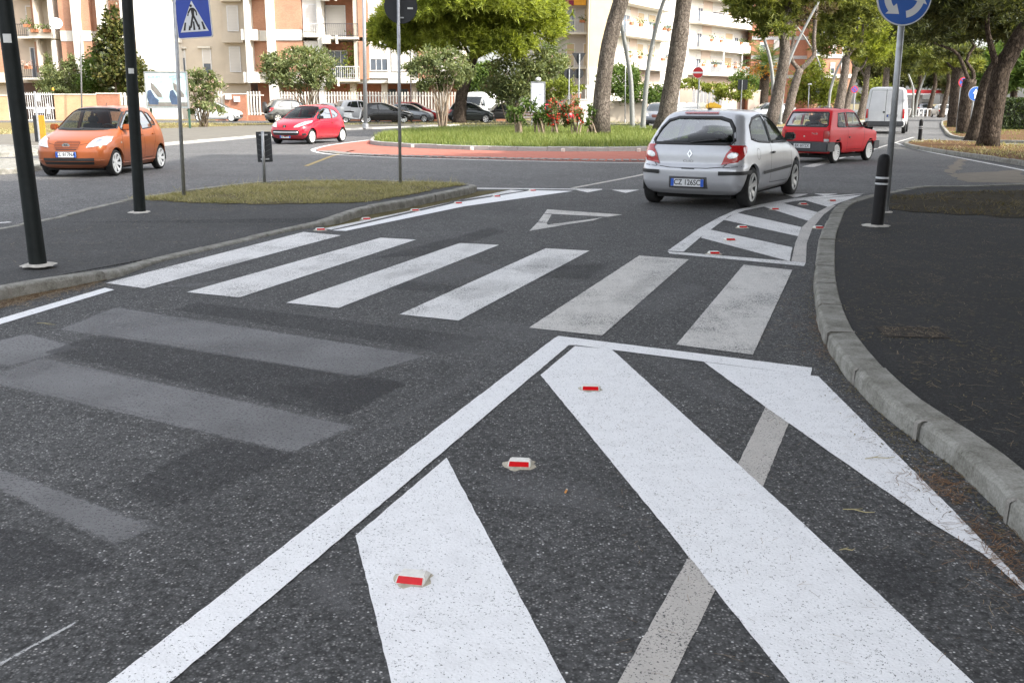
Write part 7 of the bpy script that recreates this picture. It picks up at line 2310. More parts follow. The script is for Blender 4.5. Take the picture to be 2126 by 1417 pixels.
# core behind the facade and ground floor
FA.box('core_wall', ua(505), Ue, S1, TOP, -9, -2.2, B_CREAM)
FA.box('ground_floor_wall', ua(520), Ue, 0, S1 - .3, -9, -2.0, B_BRICK2)
for px in (556, 640, 722, 788, 850, 910):
    FA.box('ground_floor_pillar', ua(px), ua(px) + .5, 0, S1 - .25, -1.2, -.7, B_CREAM)
for px in (797, 822, 846):
    FA.box('basement_window', ua(px), ua(px + 18), S1 - 1.3, S1 - .75, -1.99, -1.93, B_PANE)
FA.box('underside_slab', ua(505), Ue, S1 - .28, S1 - .02, -2.1, -.3, B_SLAB)
for i in range(4):
    z0, z1 = FL[i], FL[i + 1] - .3
    zm = z1 - z0
    FA.box('brick_panel', ua(518), ua(556), z0, z1, -1.8, -1.2, B_BRICK)
    FA.box('brick_panel', ua(574), ua(629), z0 + .6, z1 - .02, -1.9, -.05, B_BRICK)
    FA.box('brick_panel', ua(745), ua(765), z0, z1 - .02, -1.9, -.05, B_BRICK)
    FA.box('brick_panel', ua(868), ua(905), z0, z1 - .02, -1.9, -.05, B_BRICK)
    # white floor bands
    FA.box('floor_band', ua(574), ua(628), z0 - .28, z0 + .57, -1.2, .06, B_WHITE)
    FA.box('floor_band', ua(505), ua(513.5), z0 - .28, z0 + .57, -1.9, .25, B_WHITE)
    FA.box('floor_band', ua(521), ua(536), z0 - .28, z0 + .57, -1.6, .2, B_WHITE)
    FA.box('floor_band', ua(536), ua(556), z0 - .28, z0 + .55, -1.7, -.9, B_WHITE)
    FA.box('floor_band', ua(805), Ue, z0 - .28, z0 + .1, -1.9, .1, B_WHITE)
    # bay with shutter and small balcony
    FA.box('bay_wall', ua(630), ua(661), z0 + .05, z1, -1.9, -.35, B_WHITE)
    FA.window(ua(633), ua(657), z0 + .55, z1 - .55, -.34, drop=1.0)
    FA.balcony(ua(633), ua(665), z0 + .15, .55, .9, 'bars', o=-.34, mat=B_RAILW)
    # loggia
    FA.box('loggia_side_wall', ua(735), ua(744), z0, z1, -1.95, -.12, B_CREAM)
    FA.box('loggia_back_wall', ua(671), ua(735), z0, z1, -2.18, -1.95, B_BRICK2)
    if i == 0:
        FA.window(ua(674), ua(712), z0 + .1, z1 - .75, -1.94, drop=0.0, bars=2)
    else:
        FA.window(ua(672), ua(711), z0 + .1, z1 - .5, -1.94, drop=1.0 if i != 2 else .6)
    FA.balcony(ua(671), ua(746), z0, 2.1, 1.05, 'bars', o=-1.93, mat=B_RAILW if i == 0 else B_RAIL)
    FA.box('planter_block', ua(672), ua(688), z0 - .55, z0 + .12, -.3, .5, B_WHITE)
    FA.box('planter_block', ua(700), ua(703), z0 - .55, z0 + .12, -.3, .45, B_WHITE)
    # right-hand windows
    FA.box('bay_wall', ua(765), ua(866), z0 + .1, z1, -1.9, -.3, B_WHITE)
    FA.window(ua(768), ua(803), z0 + .75, z1 - .35, -.29, drop=.55 if i == 0 else 1.0, bars=2)
    FA.window(ua(814), ua(850), z0 + .75, z1 - .35, -.29, drop=1.0)
    FA.box('bay_wall', ua(905), Ue, z0 + .1, z1, -1.9, -.3, B_WHITE)
    FA.window(ua(915), ua(945), z0 + .75, z1 - .35, -.29, drop=1.0)
for px, w, o in ((513.5, 8, .35), (557, 17, .22), (661.5, 9, .12)):
    FA.box('pilaster', ua(px), ua(px + w), 0 if px != 513.5 else S1 - .3, TOP, -1.5, o, B_WHITE)
FA.box('roof_slab', ua(503), Ue + .3, TOP, TOP + .5, -9.3, .8, B_SLAB)
# recessed shaded wall left of it
YR = YA + 4.6
FR = Facade(ra, (P(340, 205, YR).x, YR), (P(520, 205, YR).x, YR))
ur = lambda px: FR.uz(px, 120)[0]
FR.box('wall', ur(335), ur(470), 0, TOP, -5, 0, B_CREAM)
FR.box('wall', ur(470), ur(520), 0, TOP, -5, .45, B_CREAM)
for i in range(4):
    z0, z1 = FL[i], FL[i + 1] - .3
    FR.window(ur(356), ur(384), z0 + .35, z1 - .55, .01, drop=.3 if i == 0 else 1.0, bars=1)
    FR.box('window_hood', ur(352), ur(389), z1 - .45, z1 - .3, 0, .35, B_SLAB)
    FR.window(ur(422), ur(437), z0 + .4, z1 - .45, .01, drop=.55 if i == 0 else 1.0, bars=0)
    FR.box('window_hood', ur(414), ur(440), z1 - .4, z1 - .25, 0, .35, B_SLAB)
    FR.window(ur(481), ur(501), z0 + .75, z1 - .35, .46, drop=1.0)
    FR.box('floor_band', ur(470), ur(513), z0 - .28, z0 + .5, .46, 1.1, B_CREAM)
# bright projecting block
YM = YA + 1.2
FM = Facade(ra, (P(283, 205, YM).x, YM), (P(353, 205, YM).x, YM))
um = lambda px: FM.uz(px, 100)[0]
FM.box('block_wall', um(283), um(352), 0, TOP, -8, 0, B_WHITE)
for i in range(4):
    FM.box('side_balcony', um(345), um(356), FL[i] - .3, FL[i] + .75, -3.0, -1.2, B_WHITE)
# left wing
YL = YA + 1.5
FLw = Facade(ra, (P(-80, 205, YL).x, YL), (P(283, 205, YL).x, YL))
ul = lambda px: FLw.uz(px, 110)[0]
FLw.box('core_wall', ul(-80), ul(282), 0, TOP, -8, -1.7, B_CREAM)
for i in range(4):
    z0, z1 = FL[i] + .1, FL[i + 1] - .2
    for a, c, o, m in ((126, 154, -.3, B_BRICK), (172, 190, -.25, B_BRICK), (190, 208, -.9, B_BRICK), (222, 256, -1.2, B_BRICK), (270, 282, -.6, B_BRICK), (62, 75, -1.0, B_BRICK), (-80, 12, -.8, B_BRICK)):
        FLw.box('brick_panel', ul(a), ul(c), z0 + .45, z1, -1.69, o, m)
        FLw.box('floor_band', ul(a), ul(c), z0 - .4, z0 + .44, -1.69, o + .05, B_WHITE if a > 100 else B_CREAM)
    FLw.window(ul(45), ul(61), z0 + .05, z1 - .6, -1.68, mat=B_SHUTB, drop=1.0 if i else 0.0, bars=1)
    FLw.window(ul(113), ul(127), z0 + .45, z1 - .55, -1.68, drop=1.0)
    FLw.box('loggia_wall', ul(75), ul(79), z0, z1, -1.69, -.2, B_CREAM)
    FLw.box('loggia_wall', ul(106), ul(112), z0, z1, -1.69, -.2, B_WHITE)
    FLw.balcony(ul(32), ul(66), z0, 1.2, 1.0, 'bars', o=-1.69, pots=1)
    FLw.balcony(ul(66), ul(112), z0, 1.9, .55 if i else .95, 'solid' if i else 'bars', o=-1.69, mat=B_CREAM if i else B_RAIL, pots=2 if i == 1 else 0)
for px, w, o in ((156, 16, .15), (208, 14, .1), (256, 14, .0)):
    FLw.box('pilaster', ul(px), ul(px + w), 0, TOP, -1.69, o, B_WHITE)
FLw.box('roof_slab', ul(-82), ul(283), TOP, TOP + .5, -8.3, .5, B_SLAB)
FLw.box('garage_shade_panel', ul(20), ul(126), 0, FL[0] - .3, -1.69, -1.6, B_DARK)  # flat dark panel stands in for the shade inside an opening
# satellite dish
c = P(117, 50, YL - .5) - Vector(ra.location)
Ms = frame(Vector((.35, -.9, .25)))
MB().lathe([(.02, .0), (.2, .02), (.36, .07), (.46, .13), (.48, .14), (.46, .145), (.2, .035), (.02, .015)], 22, c=c, M=Ms).tube([c, c + Ms @ Vector((0, -.2, .45))], .02, 6).build('satellite_dish', B_FWHITE, ra, smooth=True)
# chair, table and climbing plant on the first-floor loggia
q = NPR.normal(size=(420, 3)) * np.array([.42, .2, 1.0]) + np.array(FA.pt(ua(727), FL[0] + 1.4, -.6))
stuff(tri_mesh('balcony_plant', leaves(q, .3, .45), F_YEL, ra))
cu, cz = ua(722), FL[0]
mb = MB()
for du in (0, .5):
    for do in (-.9, -.45):
        FA.block(mb, cu + du - .03, cu + du + .03, cz, cz + .45, do - .03, do + .03)
FA.block(mb, cu - .05, cu + .55, cz + .43, cz + .48, -.95, -.4)
FA.block(mb, cu - .05, cu + .55, cz + .48, cz + .95, -.98, -.93)
mb.build('garden_chair', B_FWHITE, ra)
tag(ra, 'brick and white apartment house with balconies and shutters at left', 'building')

# ---- yellow and white block in the middle
YB = 104
rb = empty('apartment_house', (P(1245, 205, YB).x, YB, 0))
FB0 = Facade(rb, (P(1120, 205, YB + 3).x, YB + 3), (P(1224, 205, YB + 3).x, YB + 3))
ub = lambda px: FB0.uz(px, 100)[0]
zb = lambda py: FB0.uz(1190, py)[1]
FB0.box('wall', ub(1080), ub(1224), 0, 22, -8, 0, plain('render_white_shaded', (0.50, 0.47, 0.46), .9, var=.06))  # lilac-grey of the shaded side put into the wall colour
sB = [zb(140), zb(69), zb(-2), zb(-73)]
for i, z in enumerate(sB):
    FB0.balcony(ub(1150), ub(1220), z, 1.3, 1.2, 'bars', o=.01, mat=B_RAILW, pots=2 if i == 1 else 0)
    zt = z + 2.3
    FB0.window(ub(1177), ub(1192), z + .05, zt, .01, drop=0.0 if i == 1 else 1.0, bars=1, mat=B_SHUTB)
    FB0.window(ub(1212), ub(1219), z + .05, zt, .01, drop=1.0, mat=B_SHUTB)
FB0.box('awning', ub(1178), ub(1213), zb(14), zb(-12), 1.35, 1.42, B_AWN)
FB0.box('awning_border', ub(1171), ub(1188), zb(15), zb(4), 1.43, 1.5, plain('awning_maroon', (0.18, 0.02, 0.05), .9))
FB1 = Facade(rb, (P(1224, 205, YB - 2.5).x, YB - 2.5), (P(1268, 205, YB - 2.5).x, YB - 2.5))
uy = lambda px: FB1.uz(px, 100)[0]
FB1.box('yellow_wall', uy(1224), uy(1270), FB1.uz(1245, 140)[1], 22, -9, 0, B_YELL)
FB1.box('white_plinth', uy(1224), uy(1270), 0, FB1.uz(1245, 140)[1], -9, .05, B_WHITE)
FB1.box('rain_pipe', uy(1221), uy(1223), 0, 22, -.15, .0, B_SLAB)
a0 = P(1266, 205, YB - 2)
a1 = P(1400, 205, YB + 13)
FB2 = Facade(rb, (a0.x, a0.y), (a1.x, a1.y))
FB2.n = Vector((FB2.d.y, -FB2.d.x, 0))
uq = lambda px: FB2.uz(px, 100)[0]
zq = lambda py: FB2.uz(1300, py)[1]
U1 = uq(1372)
FB2.box('wall', 0, uq(1420), 0, 22, -.4, 0, B_WHITE)
ab = FB2.pt(uq(1420), 0, 0)
bb = FB2.pt(.3, 0, -.45)
MB().prism([(bb.x, bb.y), (ab.x - .6, ab.y), (ab.x - .6, ab.y + 10), (bb.x, bb.y + 18)], 21.9).build('core_wall', B_CREAM, rb)
sQ = [zq(139), zq(73), zq(7), zq(-59)]
for i, z in enumerate(sQ):
    FB2.balcony(.2, U1, z, 1.5, 1.05, 'bars', o=.01, mat=B_RAILW, thick=.25, pots=5 if i < 2 else 2)
    for px0, px1, dr in ((1291, 1305, 1.0 if i != 1 else .2), (1322, 1334, 1.0), (1344, 1358, 1.0 if i != 1 else .3)):
        FB2.window(uq(px0), uq(px1), z + .05, z + 2.35, .01, drop=dr, bars=1, mat=B_SHUT if px0 < 1320 else B_SHUTB)
    FB2.box('pink_panel', uq(1306), uq(1321), z, z + 2.9, .005, .06, B_PINK)
    FB2.window(uq(1381), uq(1389), z + .9, z + 2.1, .01, drop=.4, bars=0)
FB2.box('ground_floor_panel', uq(1315), U1, 0, sQ[0] - .35, .01, .08, B_PINK)
FB2.box('roof_slab', -.5, uq(1420), 22, 22.5, -1.2, 1.2, B_SLAB)
tag(rb, 'yellow and white apartment block with flowered balconies and orange awning in the middle', 'building')

# ---- white block with curved balconies
YC = 126
a0 = P(1392, 205, YC)
a1 = P(1600, 205, YC + 24)
rc_ = empty('apartment_house', (a0.x, a0.y, 0))
FC = Facade(rc_, (a0.x, a0.y), (a1.x, a1.y))
FC.n = Vector((FC.d.y, -FC.d.x, 0))
uc = lambda px: FC.uz(px, 100)[0]
zc = lambda py: FC.uz(1490, py)[1]
FC.box('wall', uc(1392), uc(1552), 0, 24, -.4, 0, B_WHITE)
FC.box('yellow_wall', uc(1552), uc(1573), 0, 24, -.4, .6, B_YELL)
ab = FC.pt(uc(1573), 0, -.45)
bb = FC.pt(.3, 0, -.45)
MB().prism([(bb.x, bb.y), (ab.x, ab.y), (ab.x, ab.y + 10), (bb.x, bb.y + 25)], 23.9).build('core_wall', B_CREAM, rc_)
sC = [zc(155), zc(104), zc(53), zc(2), zc(-49)]
for i, z in enumerate(sC):
    FC.balcony(uc(1430), uc(1553), z, 1.6, 1.1, 'solid' if i in (1, 2) else 'bars', o=.01, mat=B_WHITE if i in (1, 2) else B_RAILW, thick=.25, pots=(6, 4, 0, 2, 0)[i])
    for px0, px1, dr in ((1446, 1455, .2), (1476, 1500, .3 if i != 1 else 1.0), (1505, 1519, 1.0), (1524, 1531, .2), (1538, 1550, 1.0)):
        FC.window(uc(px0), uc(px1), z + .05, z + 2.2, .01, drop=dr, bars=1, mat=B_SHUTB if px0 in (1505,) else B_SHUT)
    FC.box('pink_panel', uc(1456), uc(1475), z, z + 2.8, .005, .05, B_PINK)
for z, px0, px1 in ((sC[0], 1480, 1519), (sC[2], 1484, 1522)):
    e = MB()
    for px in (px0, px1):
        FC.block(e, uc(px) - .06, uc(px) + .06, z, z + 2.9, 1.5, 1.62)
    FC.block(e, uc(px0), uc(px1), z + 2.75, z + 2.9, 1.5, 1.62)
    e.build('awning_frame', B_FWHITE, rc_)
FC.box('ground_floor_panel', uc(1430), uc(1552), 0, sC[0] - .35, .01, .06, B_PINK)
FC.box('garage_door', uc(1470), uc(1490), 0, sC[0] - .9, .07, .12, B_SHUTB)
tag(rc_, 'white apartment block with long curved balconies right of the second bare trunk', 'building')

# ---- brick block behind the avenue pines
YD = 140
rd = empty('apartment_house', (P(1640, 205, YD).x, YD, 0))
FD = Facade(rd, (P(1570, 205, YD).x, YD), (P(1690, 205, YD).x, YD))
ud = lambda px: FD.uz(px, 100)[0]
zd = lambda py: FD.uz(1640, py)[1]
FD.box('brick_wall', ud(1560), ud(1692), 0, 26, -10, 0, B_BRICK2)
for y in (39, 79, 119, 159):
    FD.box('concrete_band', ud(1560), ud(1692), zd(y + 4), zd(y - 3), 0, .1, plain('band_grey', (0.36, 0.36, 0.36), .9))
for y in (52, 92, 132):
    FD.window(ud(1578), ud(1588), zd(y + 14), zd(y - 2), .02, drop=.2, bars=0)
    FD.window(ud(1607), ud(1616), zd(y + 12), zd(y - 8), .02, drop=1.0)
FD2 = Facade(rd, (P(1690, 205, YD - 3).x, YD - 3), (P(1760, 205, YD - 3).x, YD - 3))
ue = lambda px: FD2.uz(px, 100)[0]
ze = lambda py: FD2.uz(1720, py)[1]
FD2.box('brick_wall', ue(1690), ue(1772), 0, 26, -10, 0, B_BRICK)
for y in (75, 116, 157, 198):
    FD2.box('concrete_band', ue(1690), ue(1772), ze(y + 5), ze(y - 3), 0, .12, B_WHITE)
    FD2.balcony(ue(1692), ue(1712), ze(y), 1.2, 1.0, 'bars', o=.13, mat=B_RAIL)
    FD2.window(ue(1728), ue(1735), ze(y - 4), ze(y - 26), .02, drop=.5, bars=0)
    FD2.window(ue(1696), ue(1708), ze(y - 1), ze(y - 26), .02, drop=.3, bars=0)
    FD2.window(ue(1750), ue(1760), ze(y - 4), ze(y - 26), .02, drop=.8, bars=0)
tag(rd, 'brick apartment block with pale bands behind the leaning avenue pines', 'building')

# ---- tall block added right of the viewpoint, outside the picture, to shade the crossing
rs = empty('apartment_house', (21, -8, 0))
mb = MB().box((0, -17, 0), (12, 22, 27))
mb.build('wall', B_CREAM, rs)
for fl in range(8):
    for k in range(8):
        y = -14.6 + k * 4.3
        w_ = MB().box((-.05, y, 1.2 + fl * 3.2), (-.005, y + 1.5, 3.0 + fl * 3.2)).build('window', B_SHUT, rs)
    MB().box((-1.2, -15, 4.0 + fl * 3.2), (-.01, -9, 4.2 + fl * 3.2)).build('balcony', B_SLAB, rs)
    MB().box((-1.2, 7, 4.0 + fl * 3.2), (-.01, 14, 4.2 + fl * 3.2)).build('balcony', B_SLAB, rs)
MB().box((-.6, -17.6, 27), (12.6, 22.6, 27.5)).build('roof_slab', B_SLAB, rs)
tag(rs, 'unseen cream block added right of the viewpoint to shade the crossing', 'building')

# ---- filling station at the end of the avenue
YS = 150
rg = empty('filling_station', (P(1935, 205, YS).x, YS, 0))
FS = Facade(rg, (P(1870, 205, YS).x, YS), (P(2000, 205, YS).x, YS))
us = lambda px: FS.uz(px, 200)[0]
zs_ = lambda py: FS.uz(1935, py)[1]
FS.box('canopy_red_fascia', us(1882), us(1992), zs_(194), zs_(187), -8, 0, M_SRED)
FS.box('canopy_white_fascia', us(1882), us(1992), zs_(197), zs_(194), -8, .02, B_FWHITE)
for px in (1896, 1930, 1976):
    FS.box('canopy_column', us(px), us(px) + .4, 0, zs_(197), -4, -3.6, B_FWHITE)
FS.box('kiosk', us(1918), us(1962), 0, zs_(206), -7.5, -4.5, B_FWHITE)
FS.box('kiosk_window', us(1922), us(1958), .8, zs_(212), -4.49, -4.4, B_PANE)
FS.box('price_board', us(1974), us(1983), zs_(228), zs_(207), -1, -.8, B_FWHITE)
tag(rg, 'filling station with red and white canopy at the end of the avenue', 'building')
# ------------------------------------------------------------------ fences, walls, signs, lamps beyond the roundabout
YF = 82.5
def picket_fence(px0, px1, Y, ztop, label, step=.235, base=.45, pw=.12):
    x0, x1 = P(px0, 205, Y).x, P(px1, 205, Y).x
    e = empty('picket_fence', (x0, Y, .05))
    M_P = plain('fence_white', (0.66, 0.63, 0.57), .7, var=.1)
    for z in (base + .12, ztop - .35):
        MB().box((0, .01, z), (x1 - x0, .05, z + .08)).build('rail', M_P, e)
    MB().box((0, -.08, 0), (x1 - x0, .12, base)).build('plinth', B_BRICK2, e)
    n = int((x1 - x0) / step)
    pk_ = MB().prism([(-pw / 2, base), (pw / 2, base), (pw / 2, ztop - .06), (0, ztop), (-pw / 2, ztop - .06)], .03, MY, (0, 0, 0)).build('picket', M_P, e)
    for i in range(n):
        o = pk_ if i == 0 else pk_.copy()
        if i:
            COL.objects.link(o)
        o.location = (step * (i + .5), -.005, RND.uniform(-.015, .015))
    tag(e, label, 'fence')
zt = P(700, 190, YF).z - .05
picket_fence(570, 960, YF, zt, 'long white picket fence behind the parked cars')
picket_fence(512, 548, YF, zt, 'short white picket fence left of the grey off-road car')
picket_fence(1030, 1062, YF, zt, 'white picket fence glimpsed behind the oleander stems')
picket_fence(248, 305, YF - 2, P(270, 193, YF - 2).z, 'white picket fence with wide boards beside the advertising board', .30, .3, .2)
picket_fence(445, 466, YF, zt, 'white picket fence behind the pink oleander')
def wall(name, px0, px1, Y, pytop, mat, label, th=.3, cap=True, z0=0.0):
    x0, x1 = P(px0, 205, Y).x, P(px1, 205, Y).x
    z1 = P((px0 + px1) / 2, pytop, Y).z
    e = empty(name, (x0, Y, z0))
    MB().box((0, 0, 0), (x1 - x0, th, z1 - z0)).build('masonry', mat, e)
    if cap:
        MB().box((-.04, -.04, z1 - z0), (x1 - x0 + .04, th + .04, z1 - z0 + .08)).build('coping', B_SLAB, e)
    tag(e, label, 'wall')
    return e
wall('garden_wall', 112, 200, 80, 197, B_BRICKW, 'yellow brick garden wall behind the orange car')
wall('garden_wall', 200.5, 247, 80, 195, B_BRICK2, 'red brick wall section right of the yellow wall')
wall('garden_wall', -40, 15, 80, 199, B_BRICKW, 'yellow brick wall at the left edge of the picture')
wall('gate_pillar', 466, 511, 82, 196, B_BRICK2, 'red brick wall with letter boxes behind the white hatchback')
wall('low_wall', 1262, 1345, 84, 211, B_CREAM, 'low pale wall behind the lamp columns')
wall('low_wall', 1200, 1222, 76, 208, B_WHITE, 'white low wall end left of the nearer bare trunk')
wall('garden_wall', 1412, 1437, 98, 181, B_PINK, 'pinkish wall right of the second bare trunk')
wall('garden_wall', 1554, 1578, 96, 189, B_PINK, 'pinkish gate wall before the palm tree')
wall('garden_wall', 1187, 1206, 80, 194, B_BRICK2, 'brick pier beside the white gate')
for dx, lab in ((474, 'white enamel plate on the brick wall, left one'), (492, 'white letter box on the brick wall, right one')):
    p = P(dx, 201 if dx < 480 else 206, 81.9)
    e = empty('letter_box', (p.x, 81.9, p.z))
    MB().box((-.25, -.09, -.22), (.25, -.005, .22)).build('box', B_FWHITE, e, bevel=.02)
    MB().box((-.18, -.095, .06), (.18, -.0905, .09)).build('slot', M_TRIM, e)
    tag(e, lab, 'letter box')
# slatted metal panel fence behind the bins
x0, x1 = P(1437, 205, 99).x, P(1500, 205, 99).x
e = empty('panel_fence', (x0, 99, 0))
n = 8
zp = P(1470, 186, 99).z
for i in range(n):
    MB().box(((x1 - x0) * i / n + .02, 0, 0), ((x1 - x0) * (i + 1) / n - .02, .06, zp)).build('panel', plain('fence_panel_grey', (0.33, 0.33, 0.34), .7), e)
tag(e, 'grey metal panel fence behind the recycling bins', 'fence')
def bar_gate(px0, px1, Y, py, label, mat, panel=True, step=.17):
    x0, x1 = P(px0, 205, Y).x, P(px1, 205, Y).x
    zt_ = P((px0 + px1) / 2, py, Y).z
    e = empty('iron_gate', (x0, Y, .05))
    w = x1 - x0
    for a, c in (((0, 0), (w, .08)), ((0, zt_ - .2), (w, zt_ - .12)), ((0, zt_ * .42), (w, zt_ * .42 + .14))):
        MB().box((a[0], 0, a[1]), (c[0], .05, c[1])).build('rail', mat, e)
    bar_ = MB().box((-.02, .01, 0), (.02, .04, zt_)).build('bar', mat, e)
    for i in range(int(w / step) + 1):
        o = bar_ if i == 0 else bar_.copy()
        if i:
            COL.objects.link(o)
        o.location = (i * step, 0, 0)
    if panel:
        MB().box((w * .6, -.03, zt_ * .68), (w * .72, -.005, zt_ * .92)).build('notice_plate', B_FWHITE, e)
        MB().box((w * .55, -.03, zt_ * .28), (w * .78, -.005, zt_ * .42)).build('lock_plate', B_FWHITE, e)
        MB().box((w * .84, -.03, zt_ * .25), (w * .89, -.005, zt_ * .6)).build('latch_post', B_FWHITE, e)
    tag(e, label, 'gate')
bar_gate(16, 111, 80, 193, 'white barred gate at left, between yellow brick walls', B_RAILW)
bar_gate(1216, 1238, 79, 178, 'narrow white barred gate behind the nearer bare trunk', B_RAILW, False)
e = empty('warning_lamp', P(110, 188, 80))
MB().lathe([(.09, 0), (.09, .12), (.05, .2), (.001, .22)], 12).build('lens', plain('lamp_amber', (0.65, 0.30, 0.02), .4), e)
MB().lathe([(.10, -.06), (.10, 0), (.0, 0)], 12).build('socket', M_TRIM, e)
tag(e, 'small amber gate lamp on the brick wall at left', 'lamp')

# advertising board
Yb = 58
c = P(346, 187, Yb)
k = Yb / FPX
e = empty('billboard', (c.x, Yb, 0))
W_, H_ = 82 * k, 68 * k
art, N, L, b = nmat('billboard_poster')
tc = nd(N, 'ShaderNodeTexCoord')
n1 = nd(N, 'ShaderNodeTexNoise', i_Scale=1.6, i_Detail=4.0)
L.new(tc.outputs['Object'], n1.inputs['Vector'])
rp = ramp(N, [(0.3, (0.22, 0.40, 0.42)), (0.5, (0.48, 0.62, 0.64)), (0.7, (0.66, 0.70, 0.70))])
L.new(n1.outputs[0], rp.inputs[0])
L.new(rp.outputs[0], b.inputs['Base Color'])
cz = c.z
MB().box((-W_ / 2, 0, cz - H_ / 2), (W_ / 2, .05, cz + H_ / 2)).build('poster', art, e)
M_SHOE = plain('poster_grey_brown', (0.17, 0.16, 0.145), .8, var=.3, scale=4)
M_SHOE2 = plain('poster_blue_grey', (0.05, 0.08, 0.14), .8, var=.3, scale=4)
for ox in (-.58, .68):
    MB().prism([(ox - .30, cz + .42), (ox - .12, cz + .30), (ox + .28, cz - .22), (ox + .30, cz - .42), (ox + .05, cz - .38), (ox - .28, cz + .05)], .004, MY, (0, -.004, 0)).build('printed_shape', M_SHOE, e)
    MB().prism([(ox - .50, cz - .05), (ox - .32, cz + .02), (ox - .1, cz - .4), (ox + .1, cz - .55), (ox + .05, cz - .8), (ox - .45, cz - .78), (ox - .55, cz - .4)], .004, MY, (0, -.010, 0)).build('printed_shape', M_SHOE2, e)
MB().box((-W_ / 2 + .03, -.012, cz - H_ / 2 + .03), (W_ / 2 - .03, -.0045, cz - H_ / 2 + .28)).build('printed_ground', M_SHOE, e)
for ox in (-.6, .55):
    text_mesh('NATURA', .2, M_SHOE2, e, (ox, -.006, cz + H_ / 2 - .24), Matrix(((1, 0, 0), (0, 0, -1), (0, 1, 0))), 'lettering') if False else None
    MB().box((ox - .4, -.008, cz + H_ / 2 - .30), (ox + .4, -.0045, cz + H_ / 2 - .17)).build('printed_heading', plain('poster_pale_blue', (0.30, 0.45, 0.55), .8, var=.5, scale=9), e)
fm = MB()
for a, d_ in (((-W_ / 2 - .06, cz - H_ / 2 - .06), (W_ / 2 + .06, cz - H_ / 2)), ((-W_ / 2 - .06, cz + H_ / 2), (W_ / 2 + .06, cz + H_ / 2 + .06)), ((-W_ / 2 - .06, cz - H_ / 2), (-W_ / 2, cz + H_ / 2)), ((W_ / 2, cz - H_ / 2), (W_ / 2 + .06, cz + H_ / 2))):
    fm.box((a[0], -.03, a[1]), (d_[0], .08, d_[1]))
fm.build('frame', M_GALV, e)
for x in (-W_ / 2 + .12, W_ / 2 - .02):
    MB().box((x - .05, .085, 0), (x + .05, .185, cz + H_ / 2)).build('leg', plain('post_green', (0.03, 0.08, 0.05), .6), e)
tag(e, 'wide advertising board with grey-blue picture on two green legs', 'billboard')

# bench and white notice board beyond the lawn
e = empty('park_bench')
for z, o in ((.45, 0), (.45, .14), (.45, .28)):
    MB().box((-.85, o, z), (.85, o + .1, z + .04)).build('seat_slat', plain('bench_wood', (0.09, 0.055, 0.035), .8), e)
for z in (.62, .78):
    MB().box((-.85, .42, z), (.85, .46, z + .1)).build('back_slat', MATS['bench_wood'], e)
for x in (-.65, .65):
    MB().box((x - .04, .0, 0), (x + .04, .06, .45)).box((x - .04, .38, 0), (x + .04, .42, .9)).build('leg', M_TRIM, e)
stand(e, 1092, 66, R(4), .07)
tag(e, 'dark wooden bench on the verge left of the white notice board', 'bench')
e = empty('notice_board')
MB().box((-.42, 0, .75), (.42, .1, 2.75)).build('board', plain('notice_white', (0.62, 0.64, 0.67), .6, var=.15, scale=4), e)
MB().box((-.48, -.03, .7), (-.42, .13, 2.8)).box((.42, -.03, .7), (.48, .13, 2.8)).box((-.48, -.03, 2.75), (.48, .13, 2.82)).build('frame', M_GALV, e)
MB().lathe([(.02, 0), (.16, .04), (.19, .12), (.14, .22), (.001, .27)], 14, c=(.0, .05, 2.85)).build('globe', B_FWHITE, e, smooth=True)
for x, z, s_ in ((-.2, 1.9, .12), (.15, 2.0, .1), (.1, 1.7, .14), (-.22, 1.6, .1)):
    MB().box((x - s_, -.006, z - .03), (x + s_, -.001, z + .03)).build('printed_patch', plain('print_grey_blue', (0.25, 0.27, 0.34), .8), e)
for x in (-.4, .4):
    MB().box((x - .04, .02, 0), (x + .04, .1, .75)).build('leg', M_GALV, e)
stand(e, 1117, 68, R(-2), .07)
tag(e, 'white upright notice board with a globe on top behind the lawn shrubs', 'notice board')

# sign posts in the distance
def post_sign(label, px, py_base, Y, parts, r=.035, top=None, z0=0.0, name='traffic_sign'):
    b = P(px, 205, Y)
    b.z = z0
    e = empty(name, b)
    zt_ = P(px, top, Y).z - z0
    MB().tube([(0, 0, 0), (0, 0, zt_)], r, 8).build('pole', M_GALV, e)
    for f in parts:
        f(e, b, Y)
    tag(e, label, 'traffic sign')
def disc(px, py, rpx, mats, yaw=0, front=True, bar=None):
    def f(e, b, Y):
        c = P(px, py, Y - (.06 if front else -.06)) - b
        M = sign_plane(None, R(yaw))
        k_ = Y / FPX
        root = MB().prism(circ(rpx * k_, 28), .02, M, c).build('sign_plate', mats[0], e)
        for i, (mt, fr) in enumerate(mats[1:]):
            MB().prism(circ(rpx * k_ * fr, 28), .004, M, c + M @ Vector((0, 0, .021 + .005 * i))).build('sign_face', mt, root)
        if bar:
            for q, mt in bar:
                MB().prism([(x * rpx * k_, y * rpx * k_) for x, y in q], .004, M, c + M @ Vector((0, 0, .034))).build('sign_symbol', mt, root)
    return f
def tri_back(px, py, rpx, mat):
    def f(e, b, Y):
        c = P(px, py, Y + .06) - b
        k_ = Y / FPX * rpx
        MB().prism([(-k_, k_ * .85), (k_, k_ * .85), (0, -k_ * .9)], .02, sign_plane(None, 0), c).build('sign_plate', mat, e)
    return f
def rect(px, py, w, h, mat, front=True, nm='sign_plate'):
    def f(e, b, Y):
        k_ = Y / FPX
        c = P(px, py, Y - (.06 if front else -.06)) - b
        MB().prism(round_poly(w * k_, h * k_, min(w, h) * k_ * .1, 2), .02, sign_plane(None, 0), c).build(nm, mat, e)
    return f
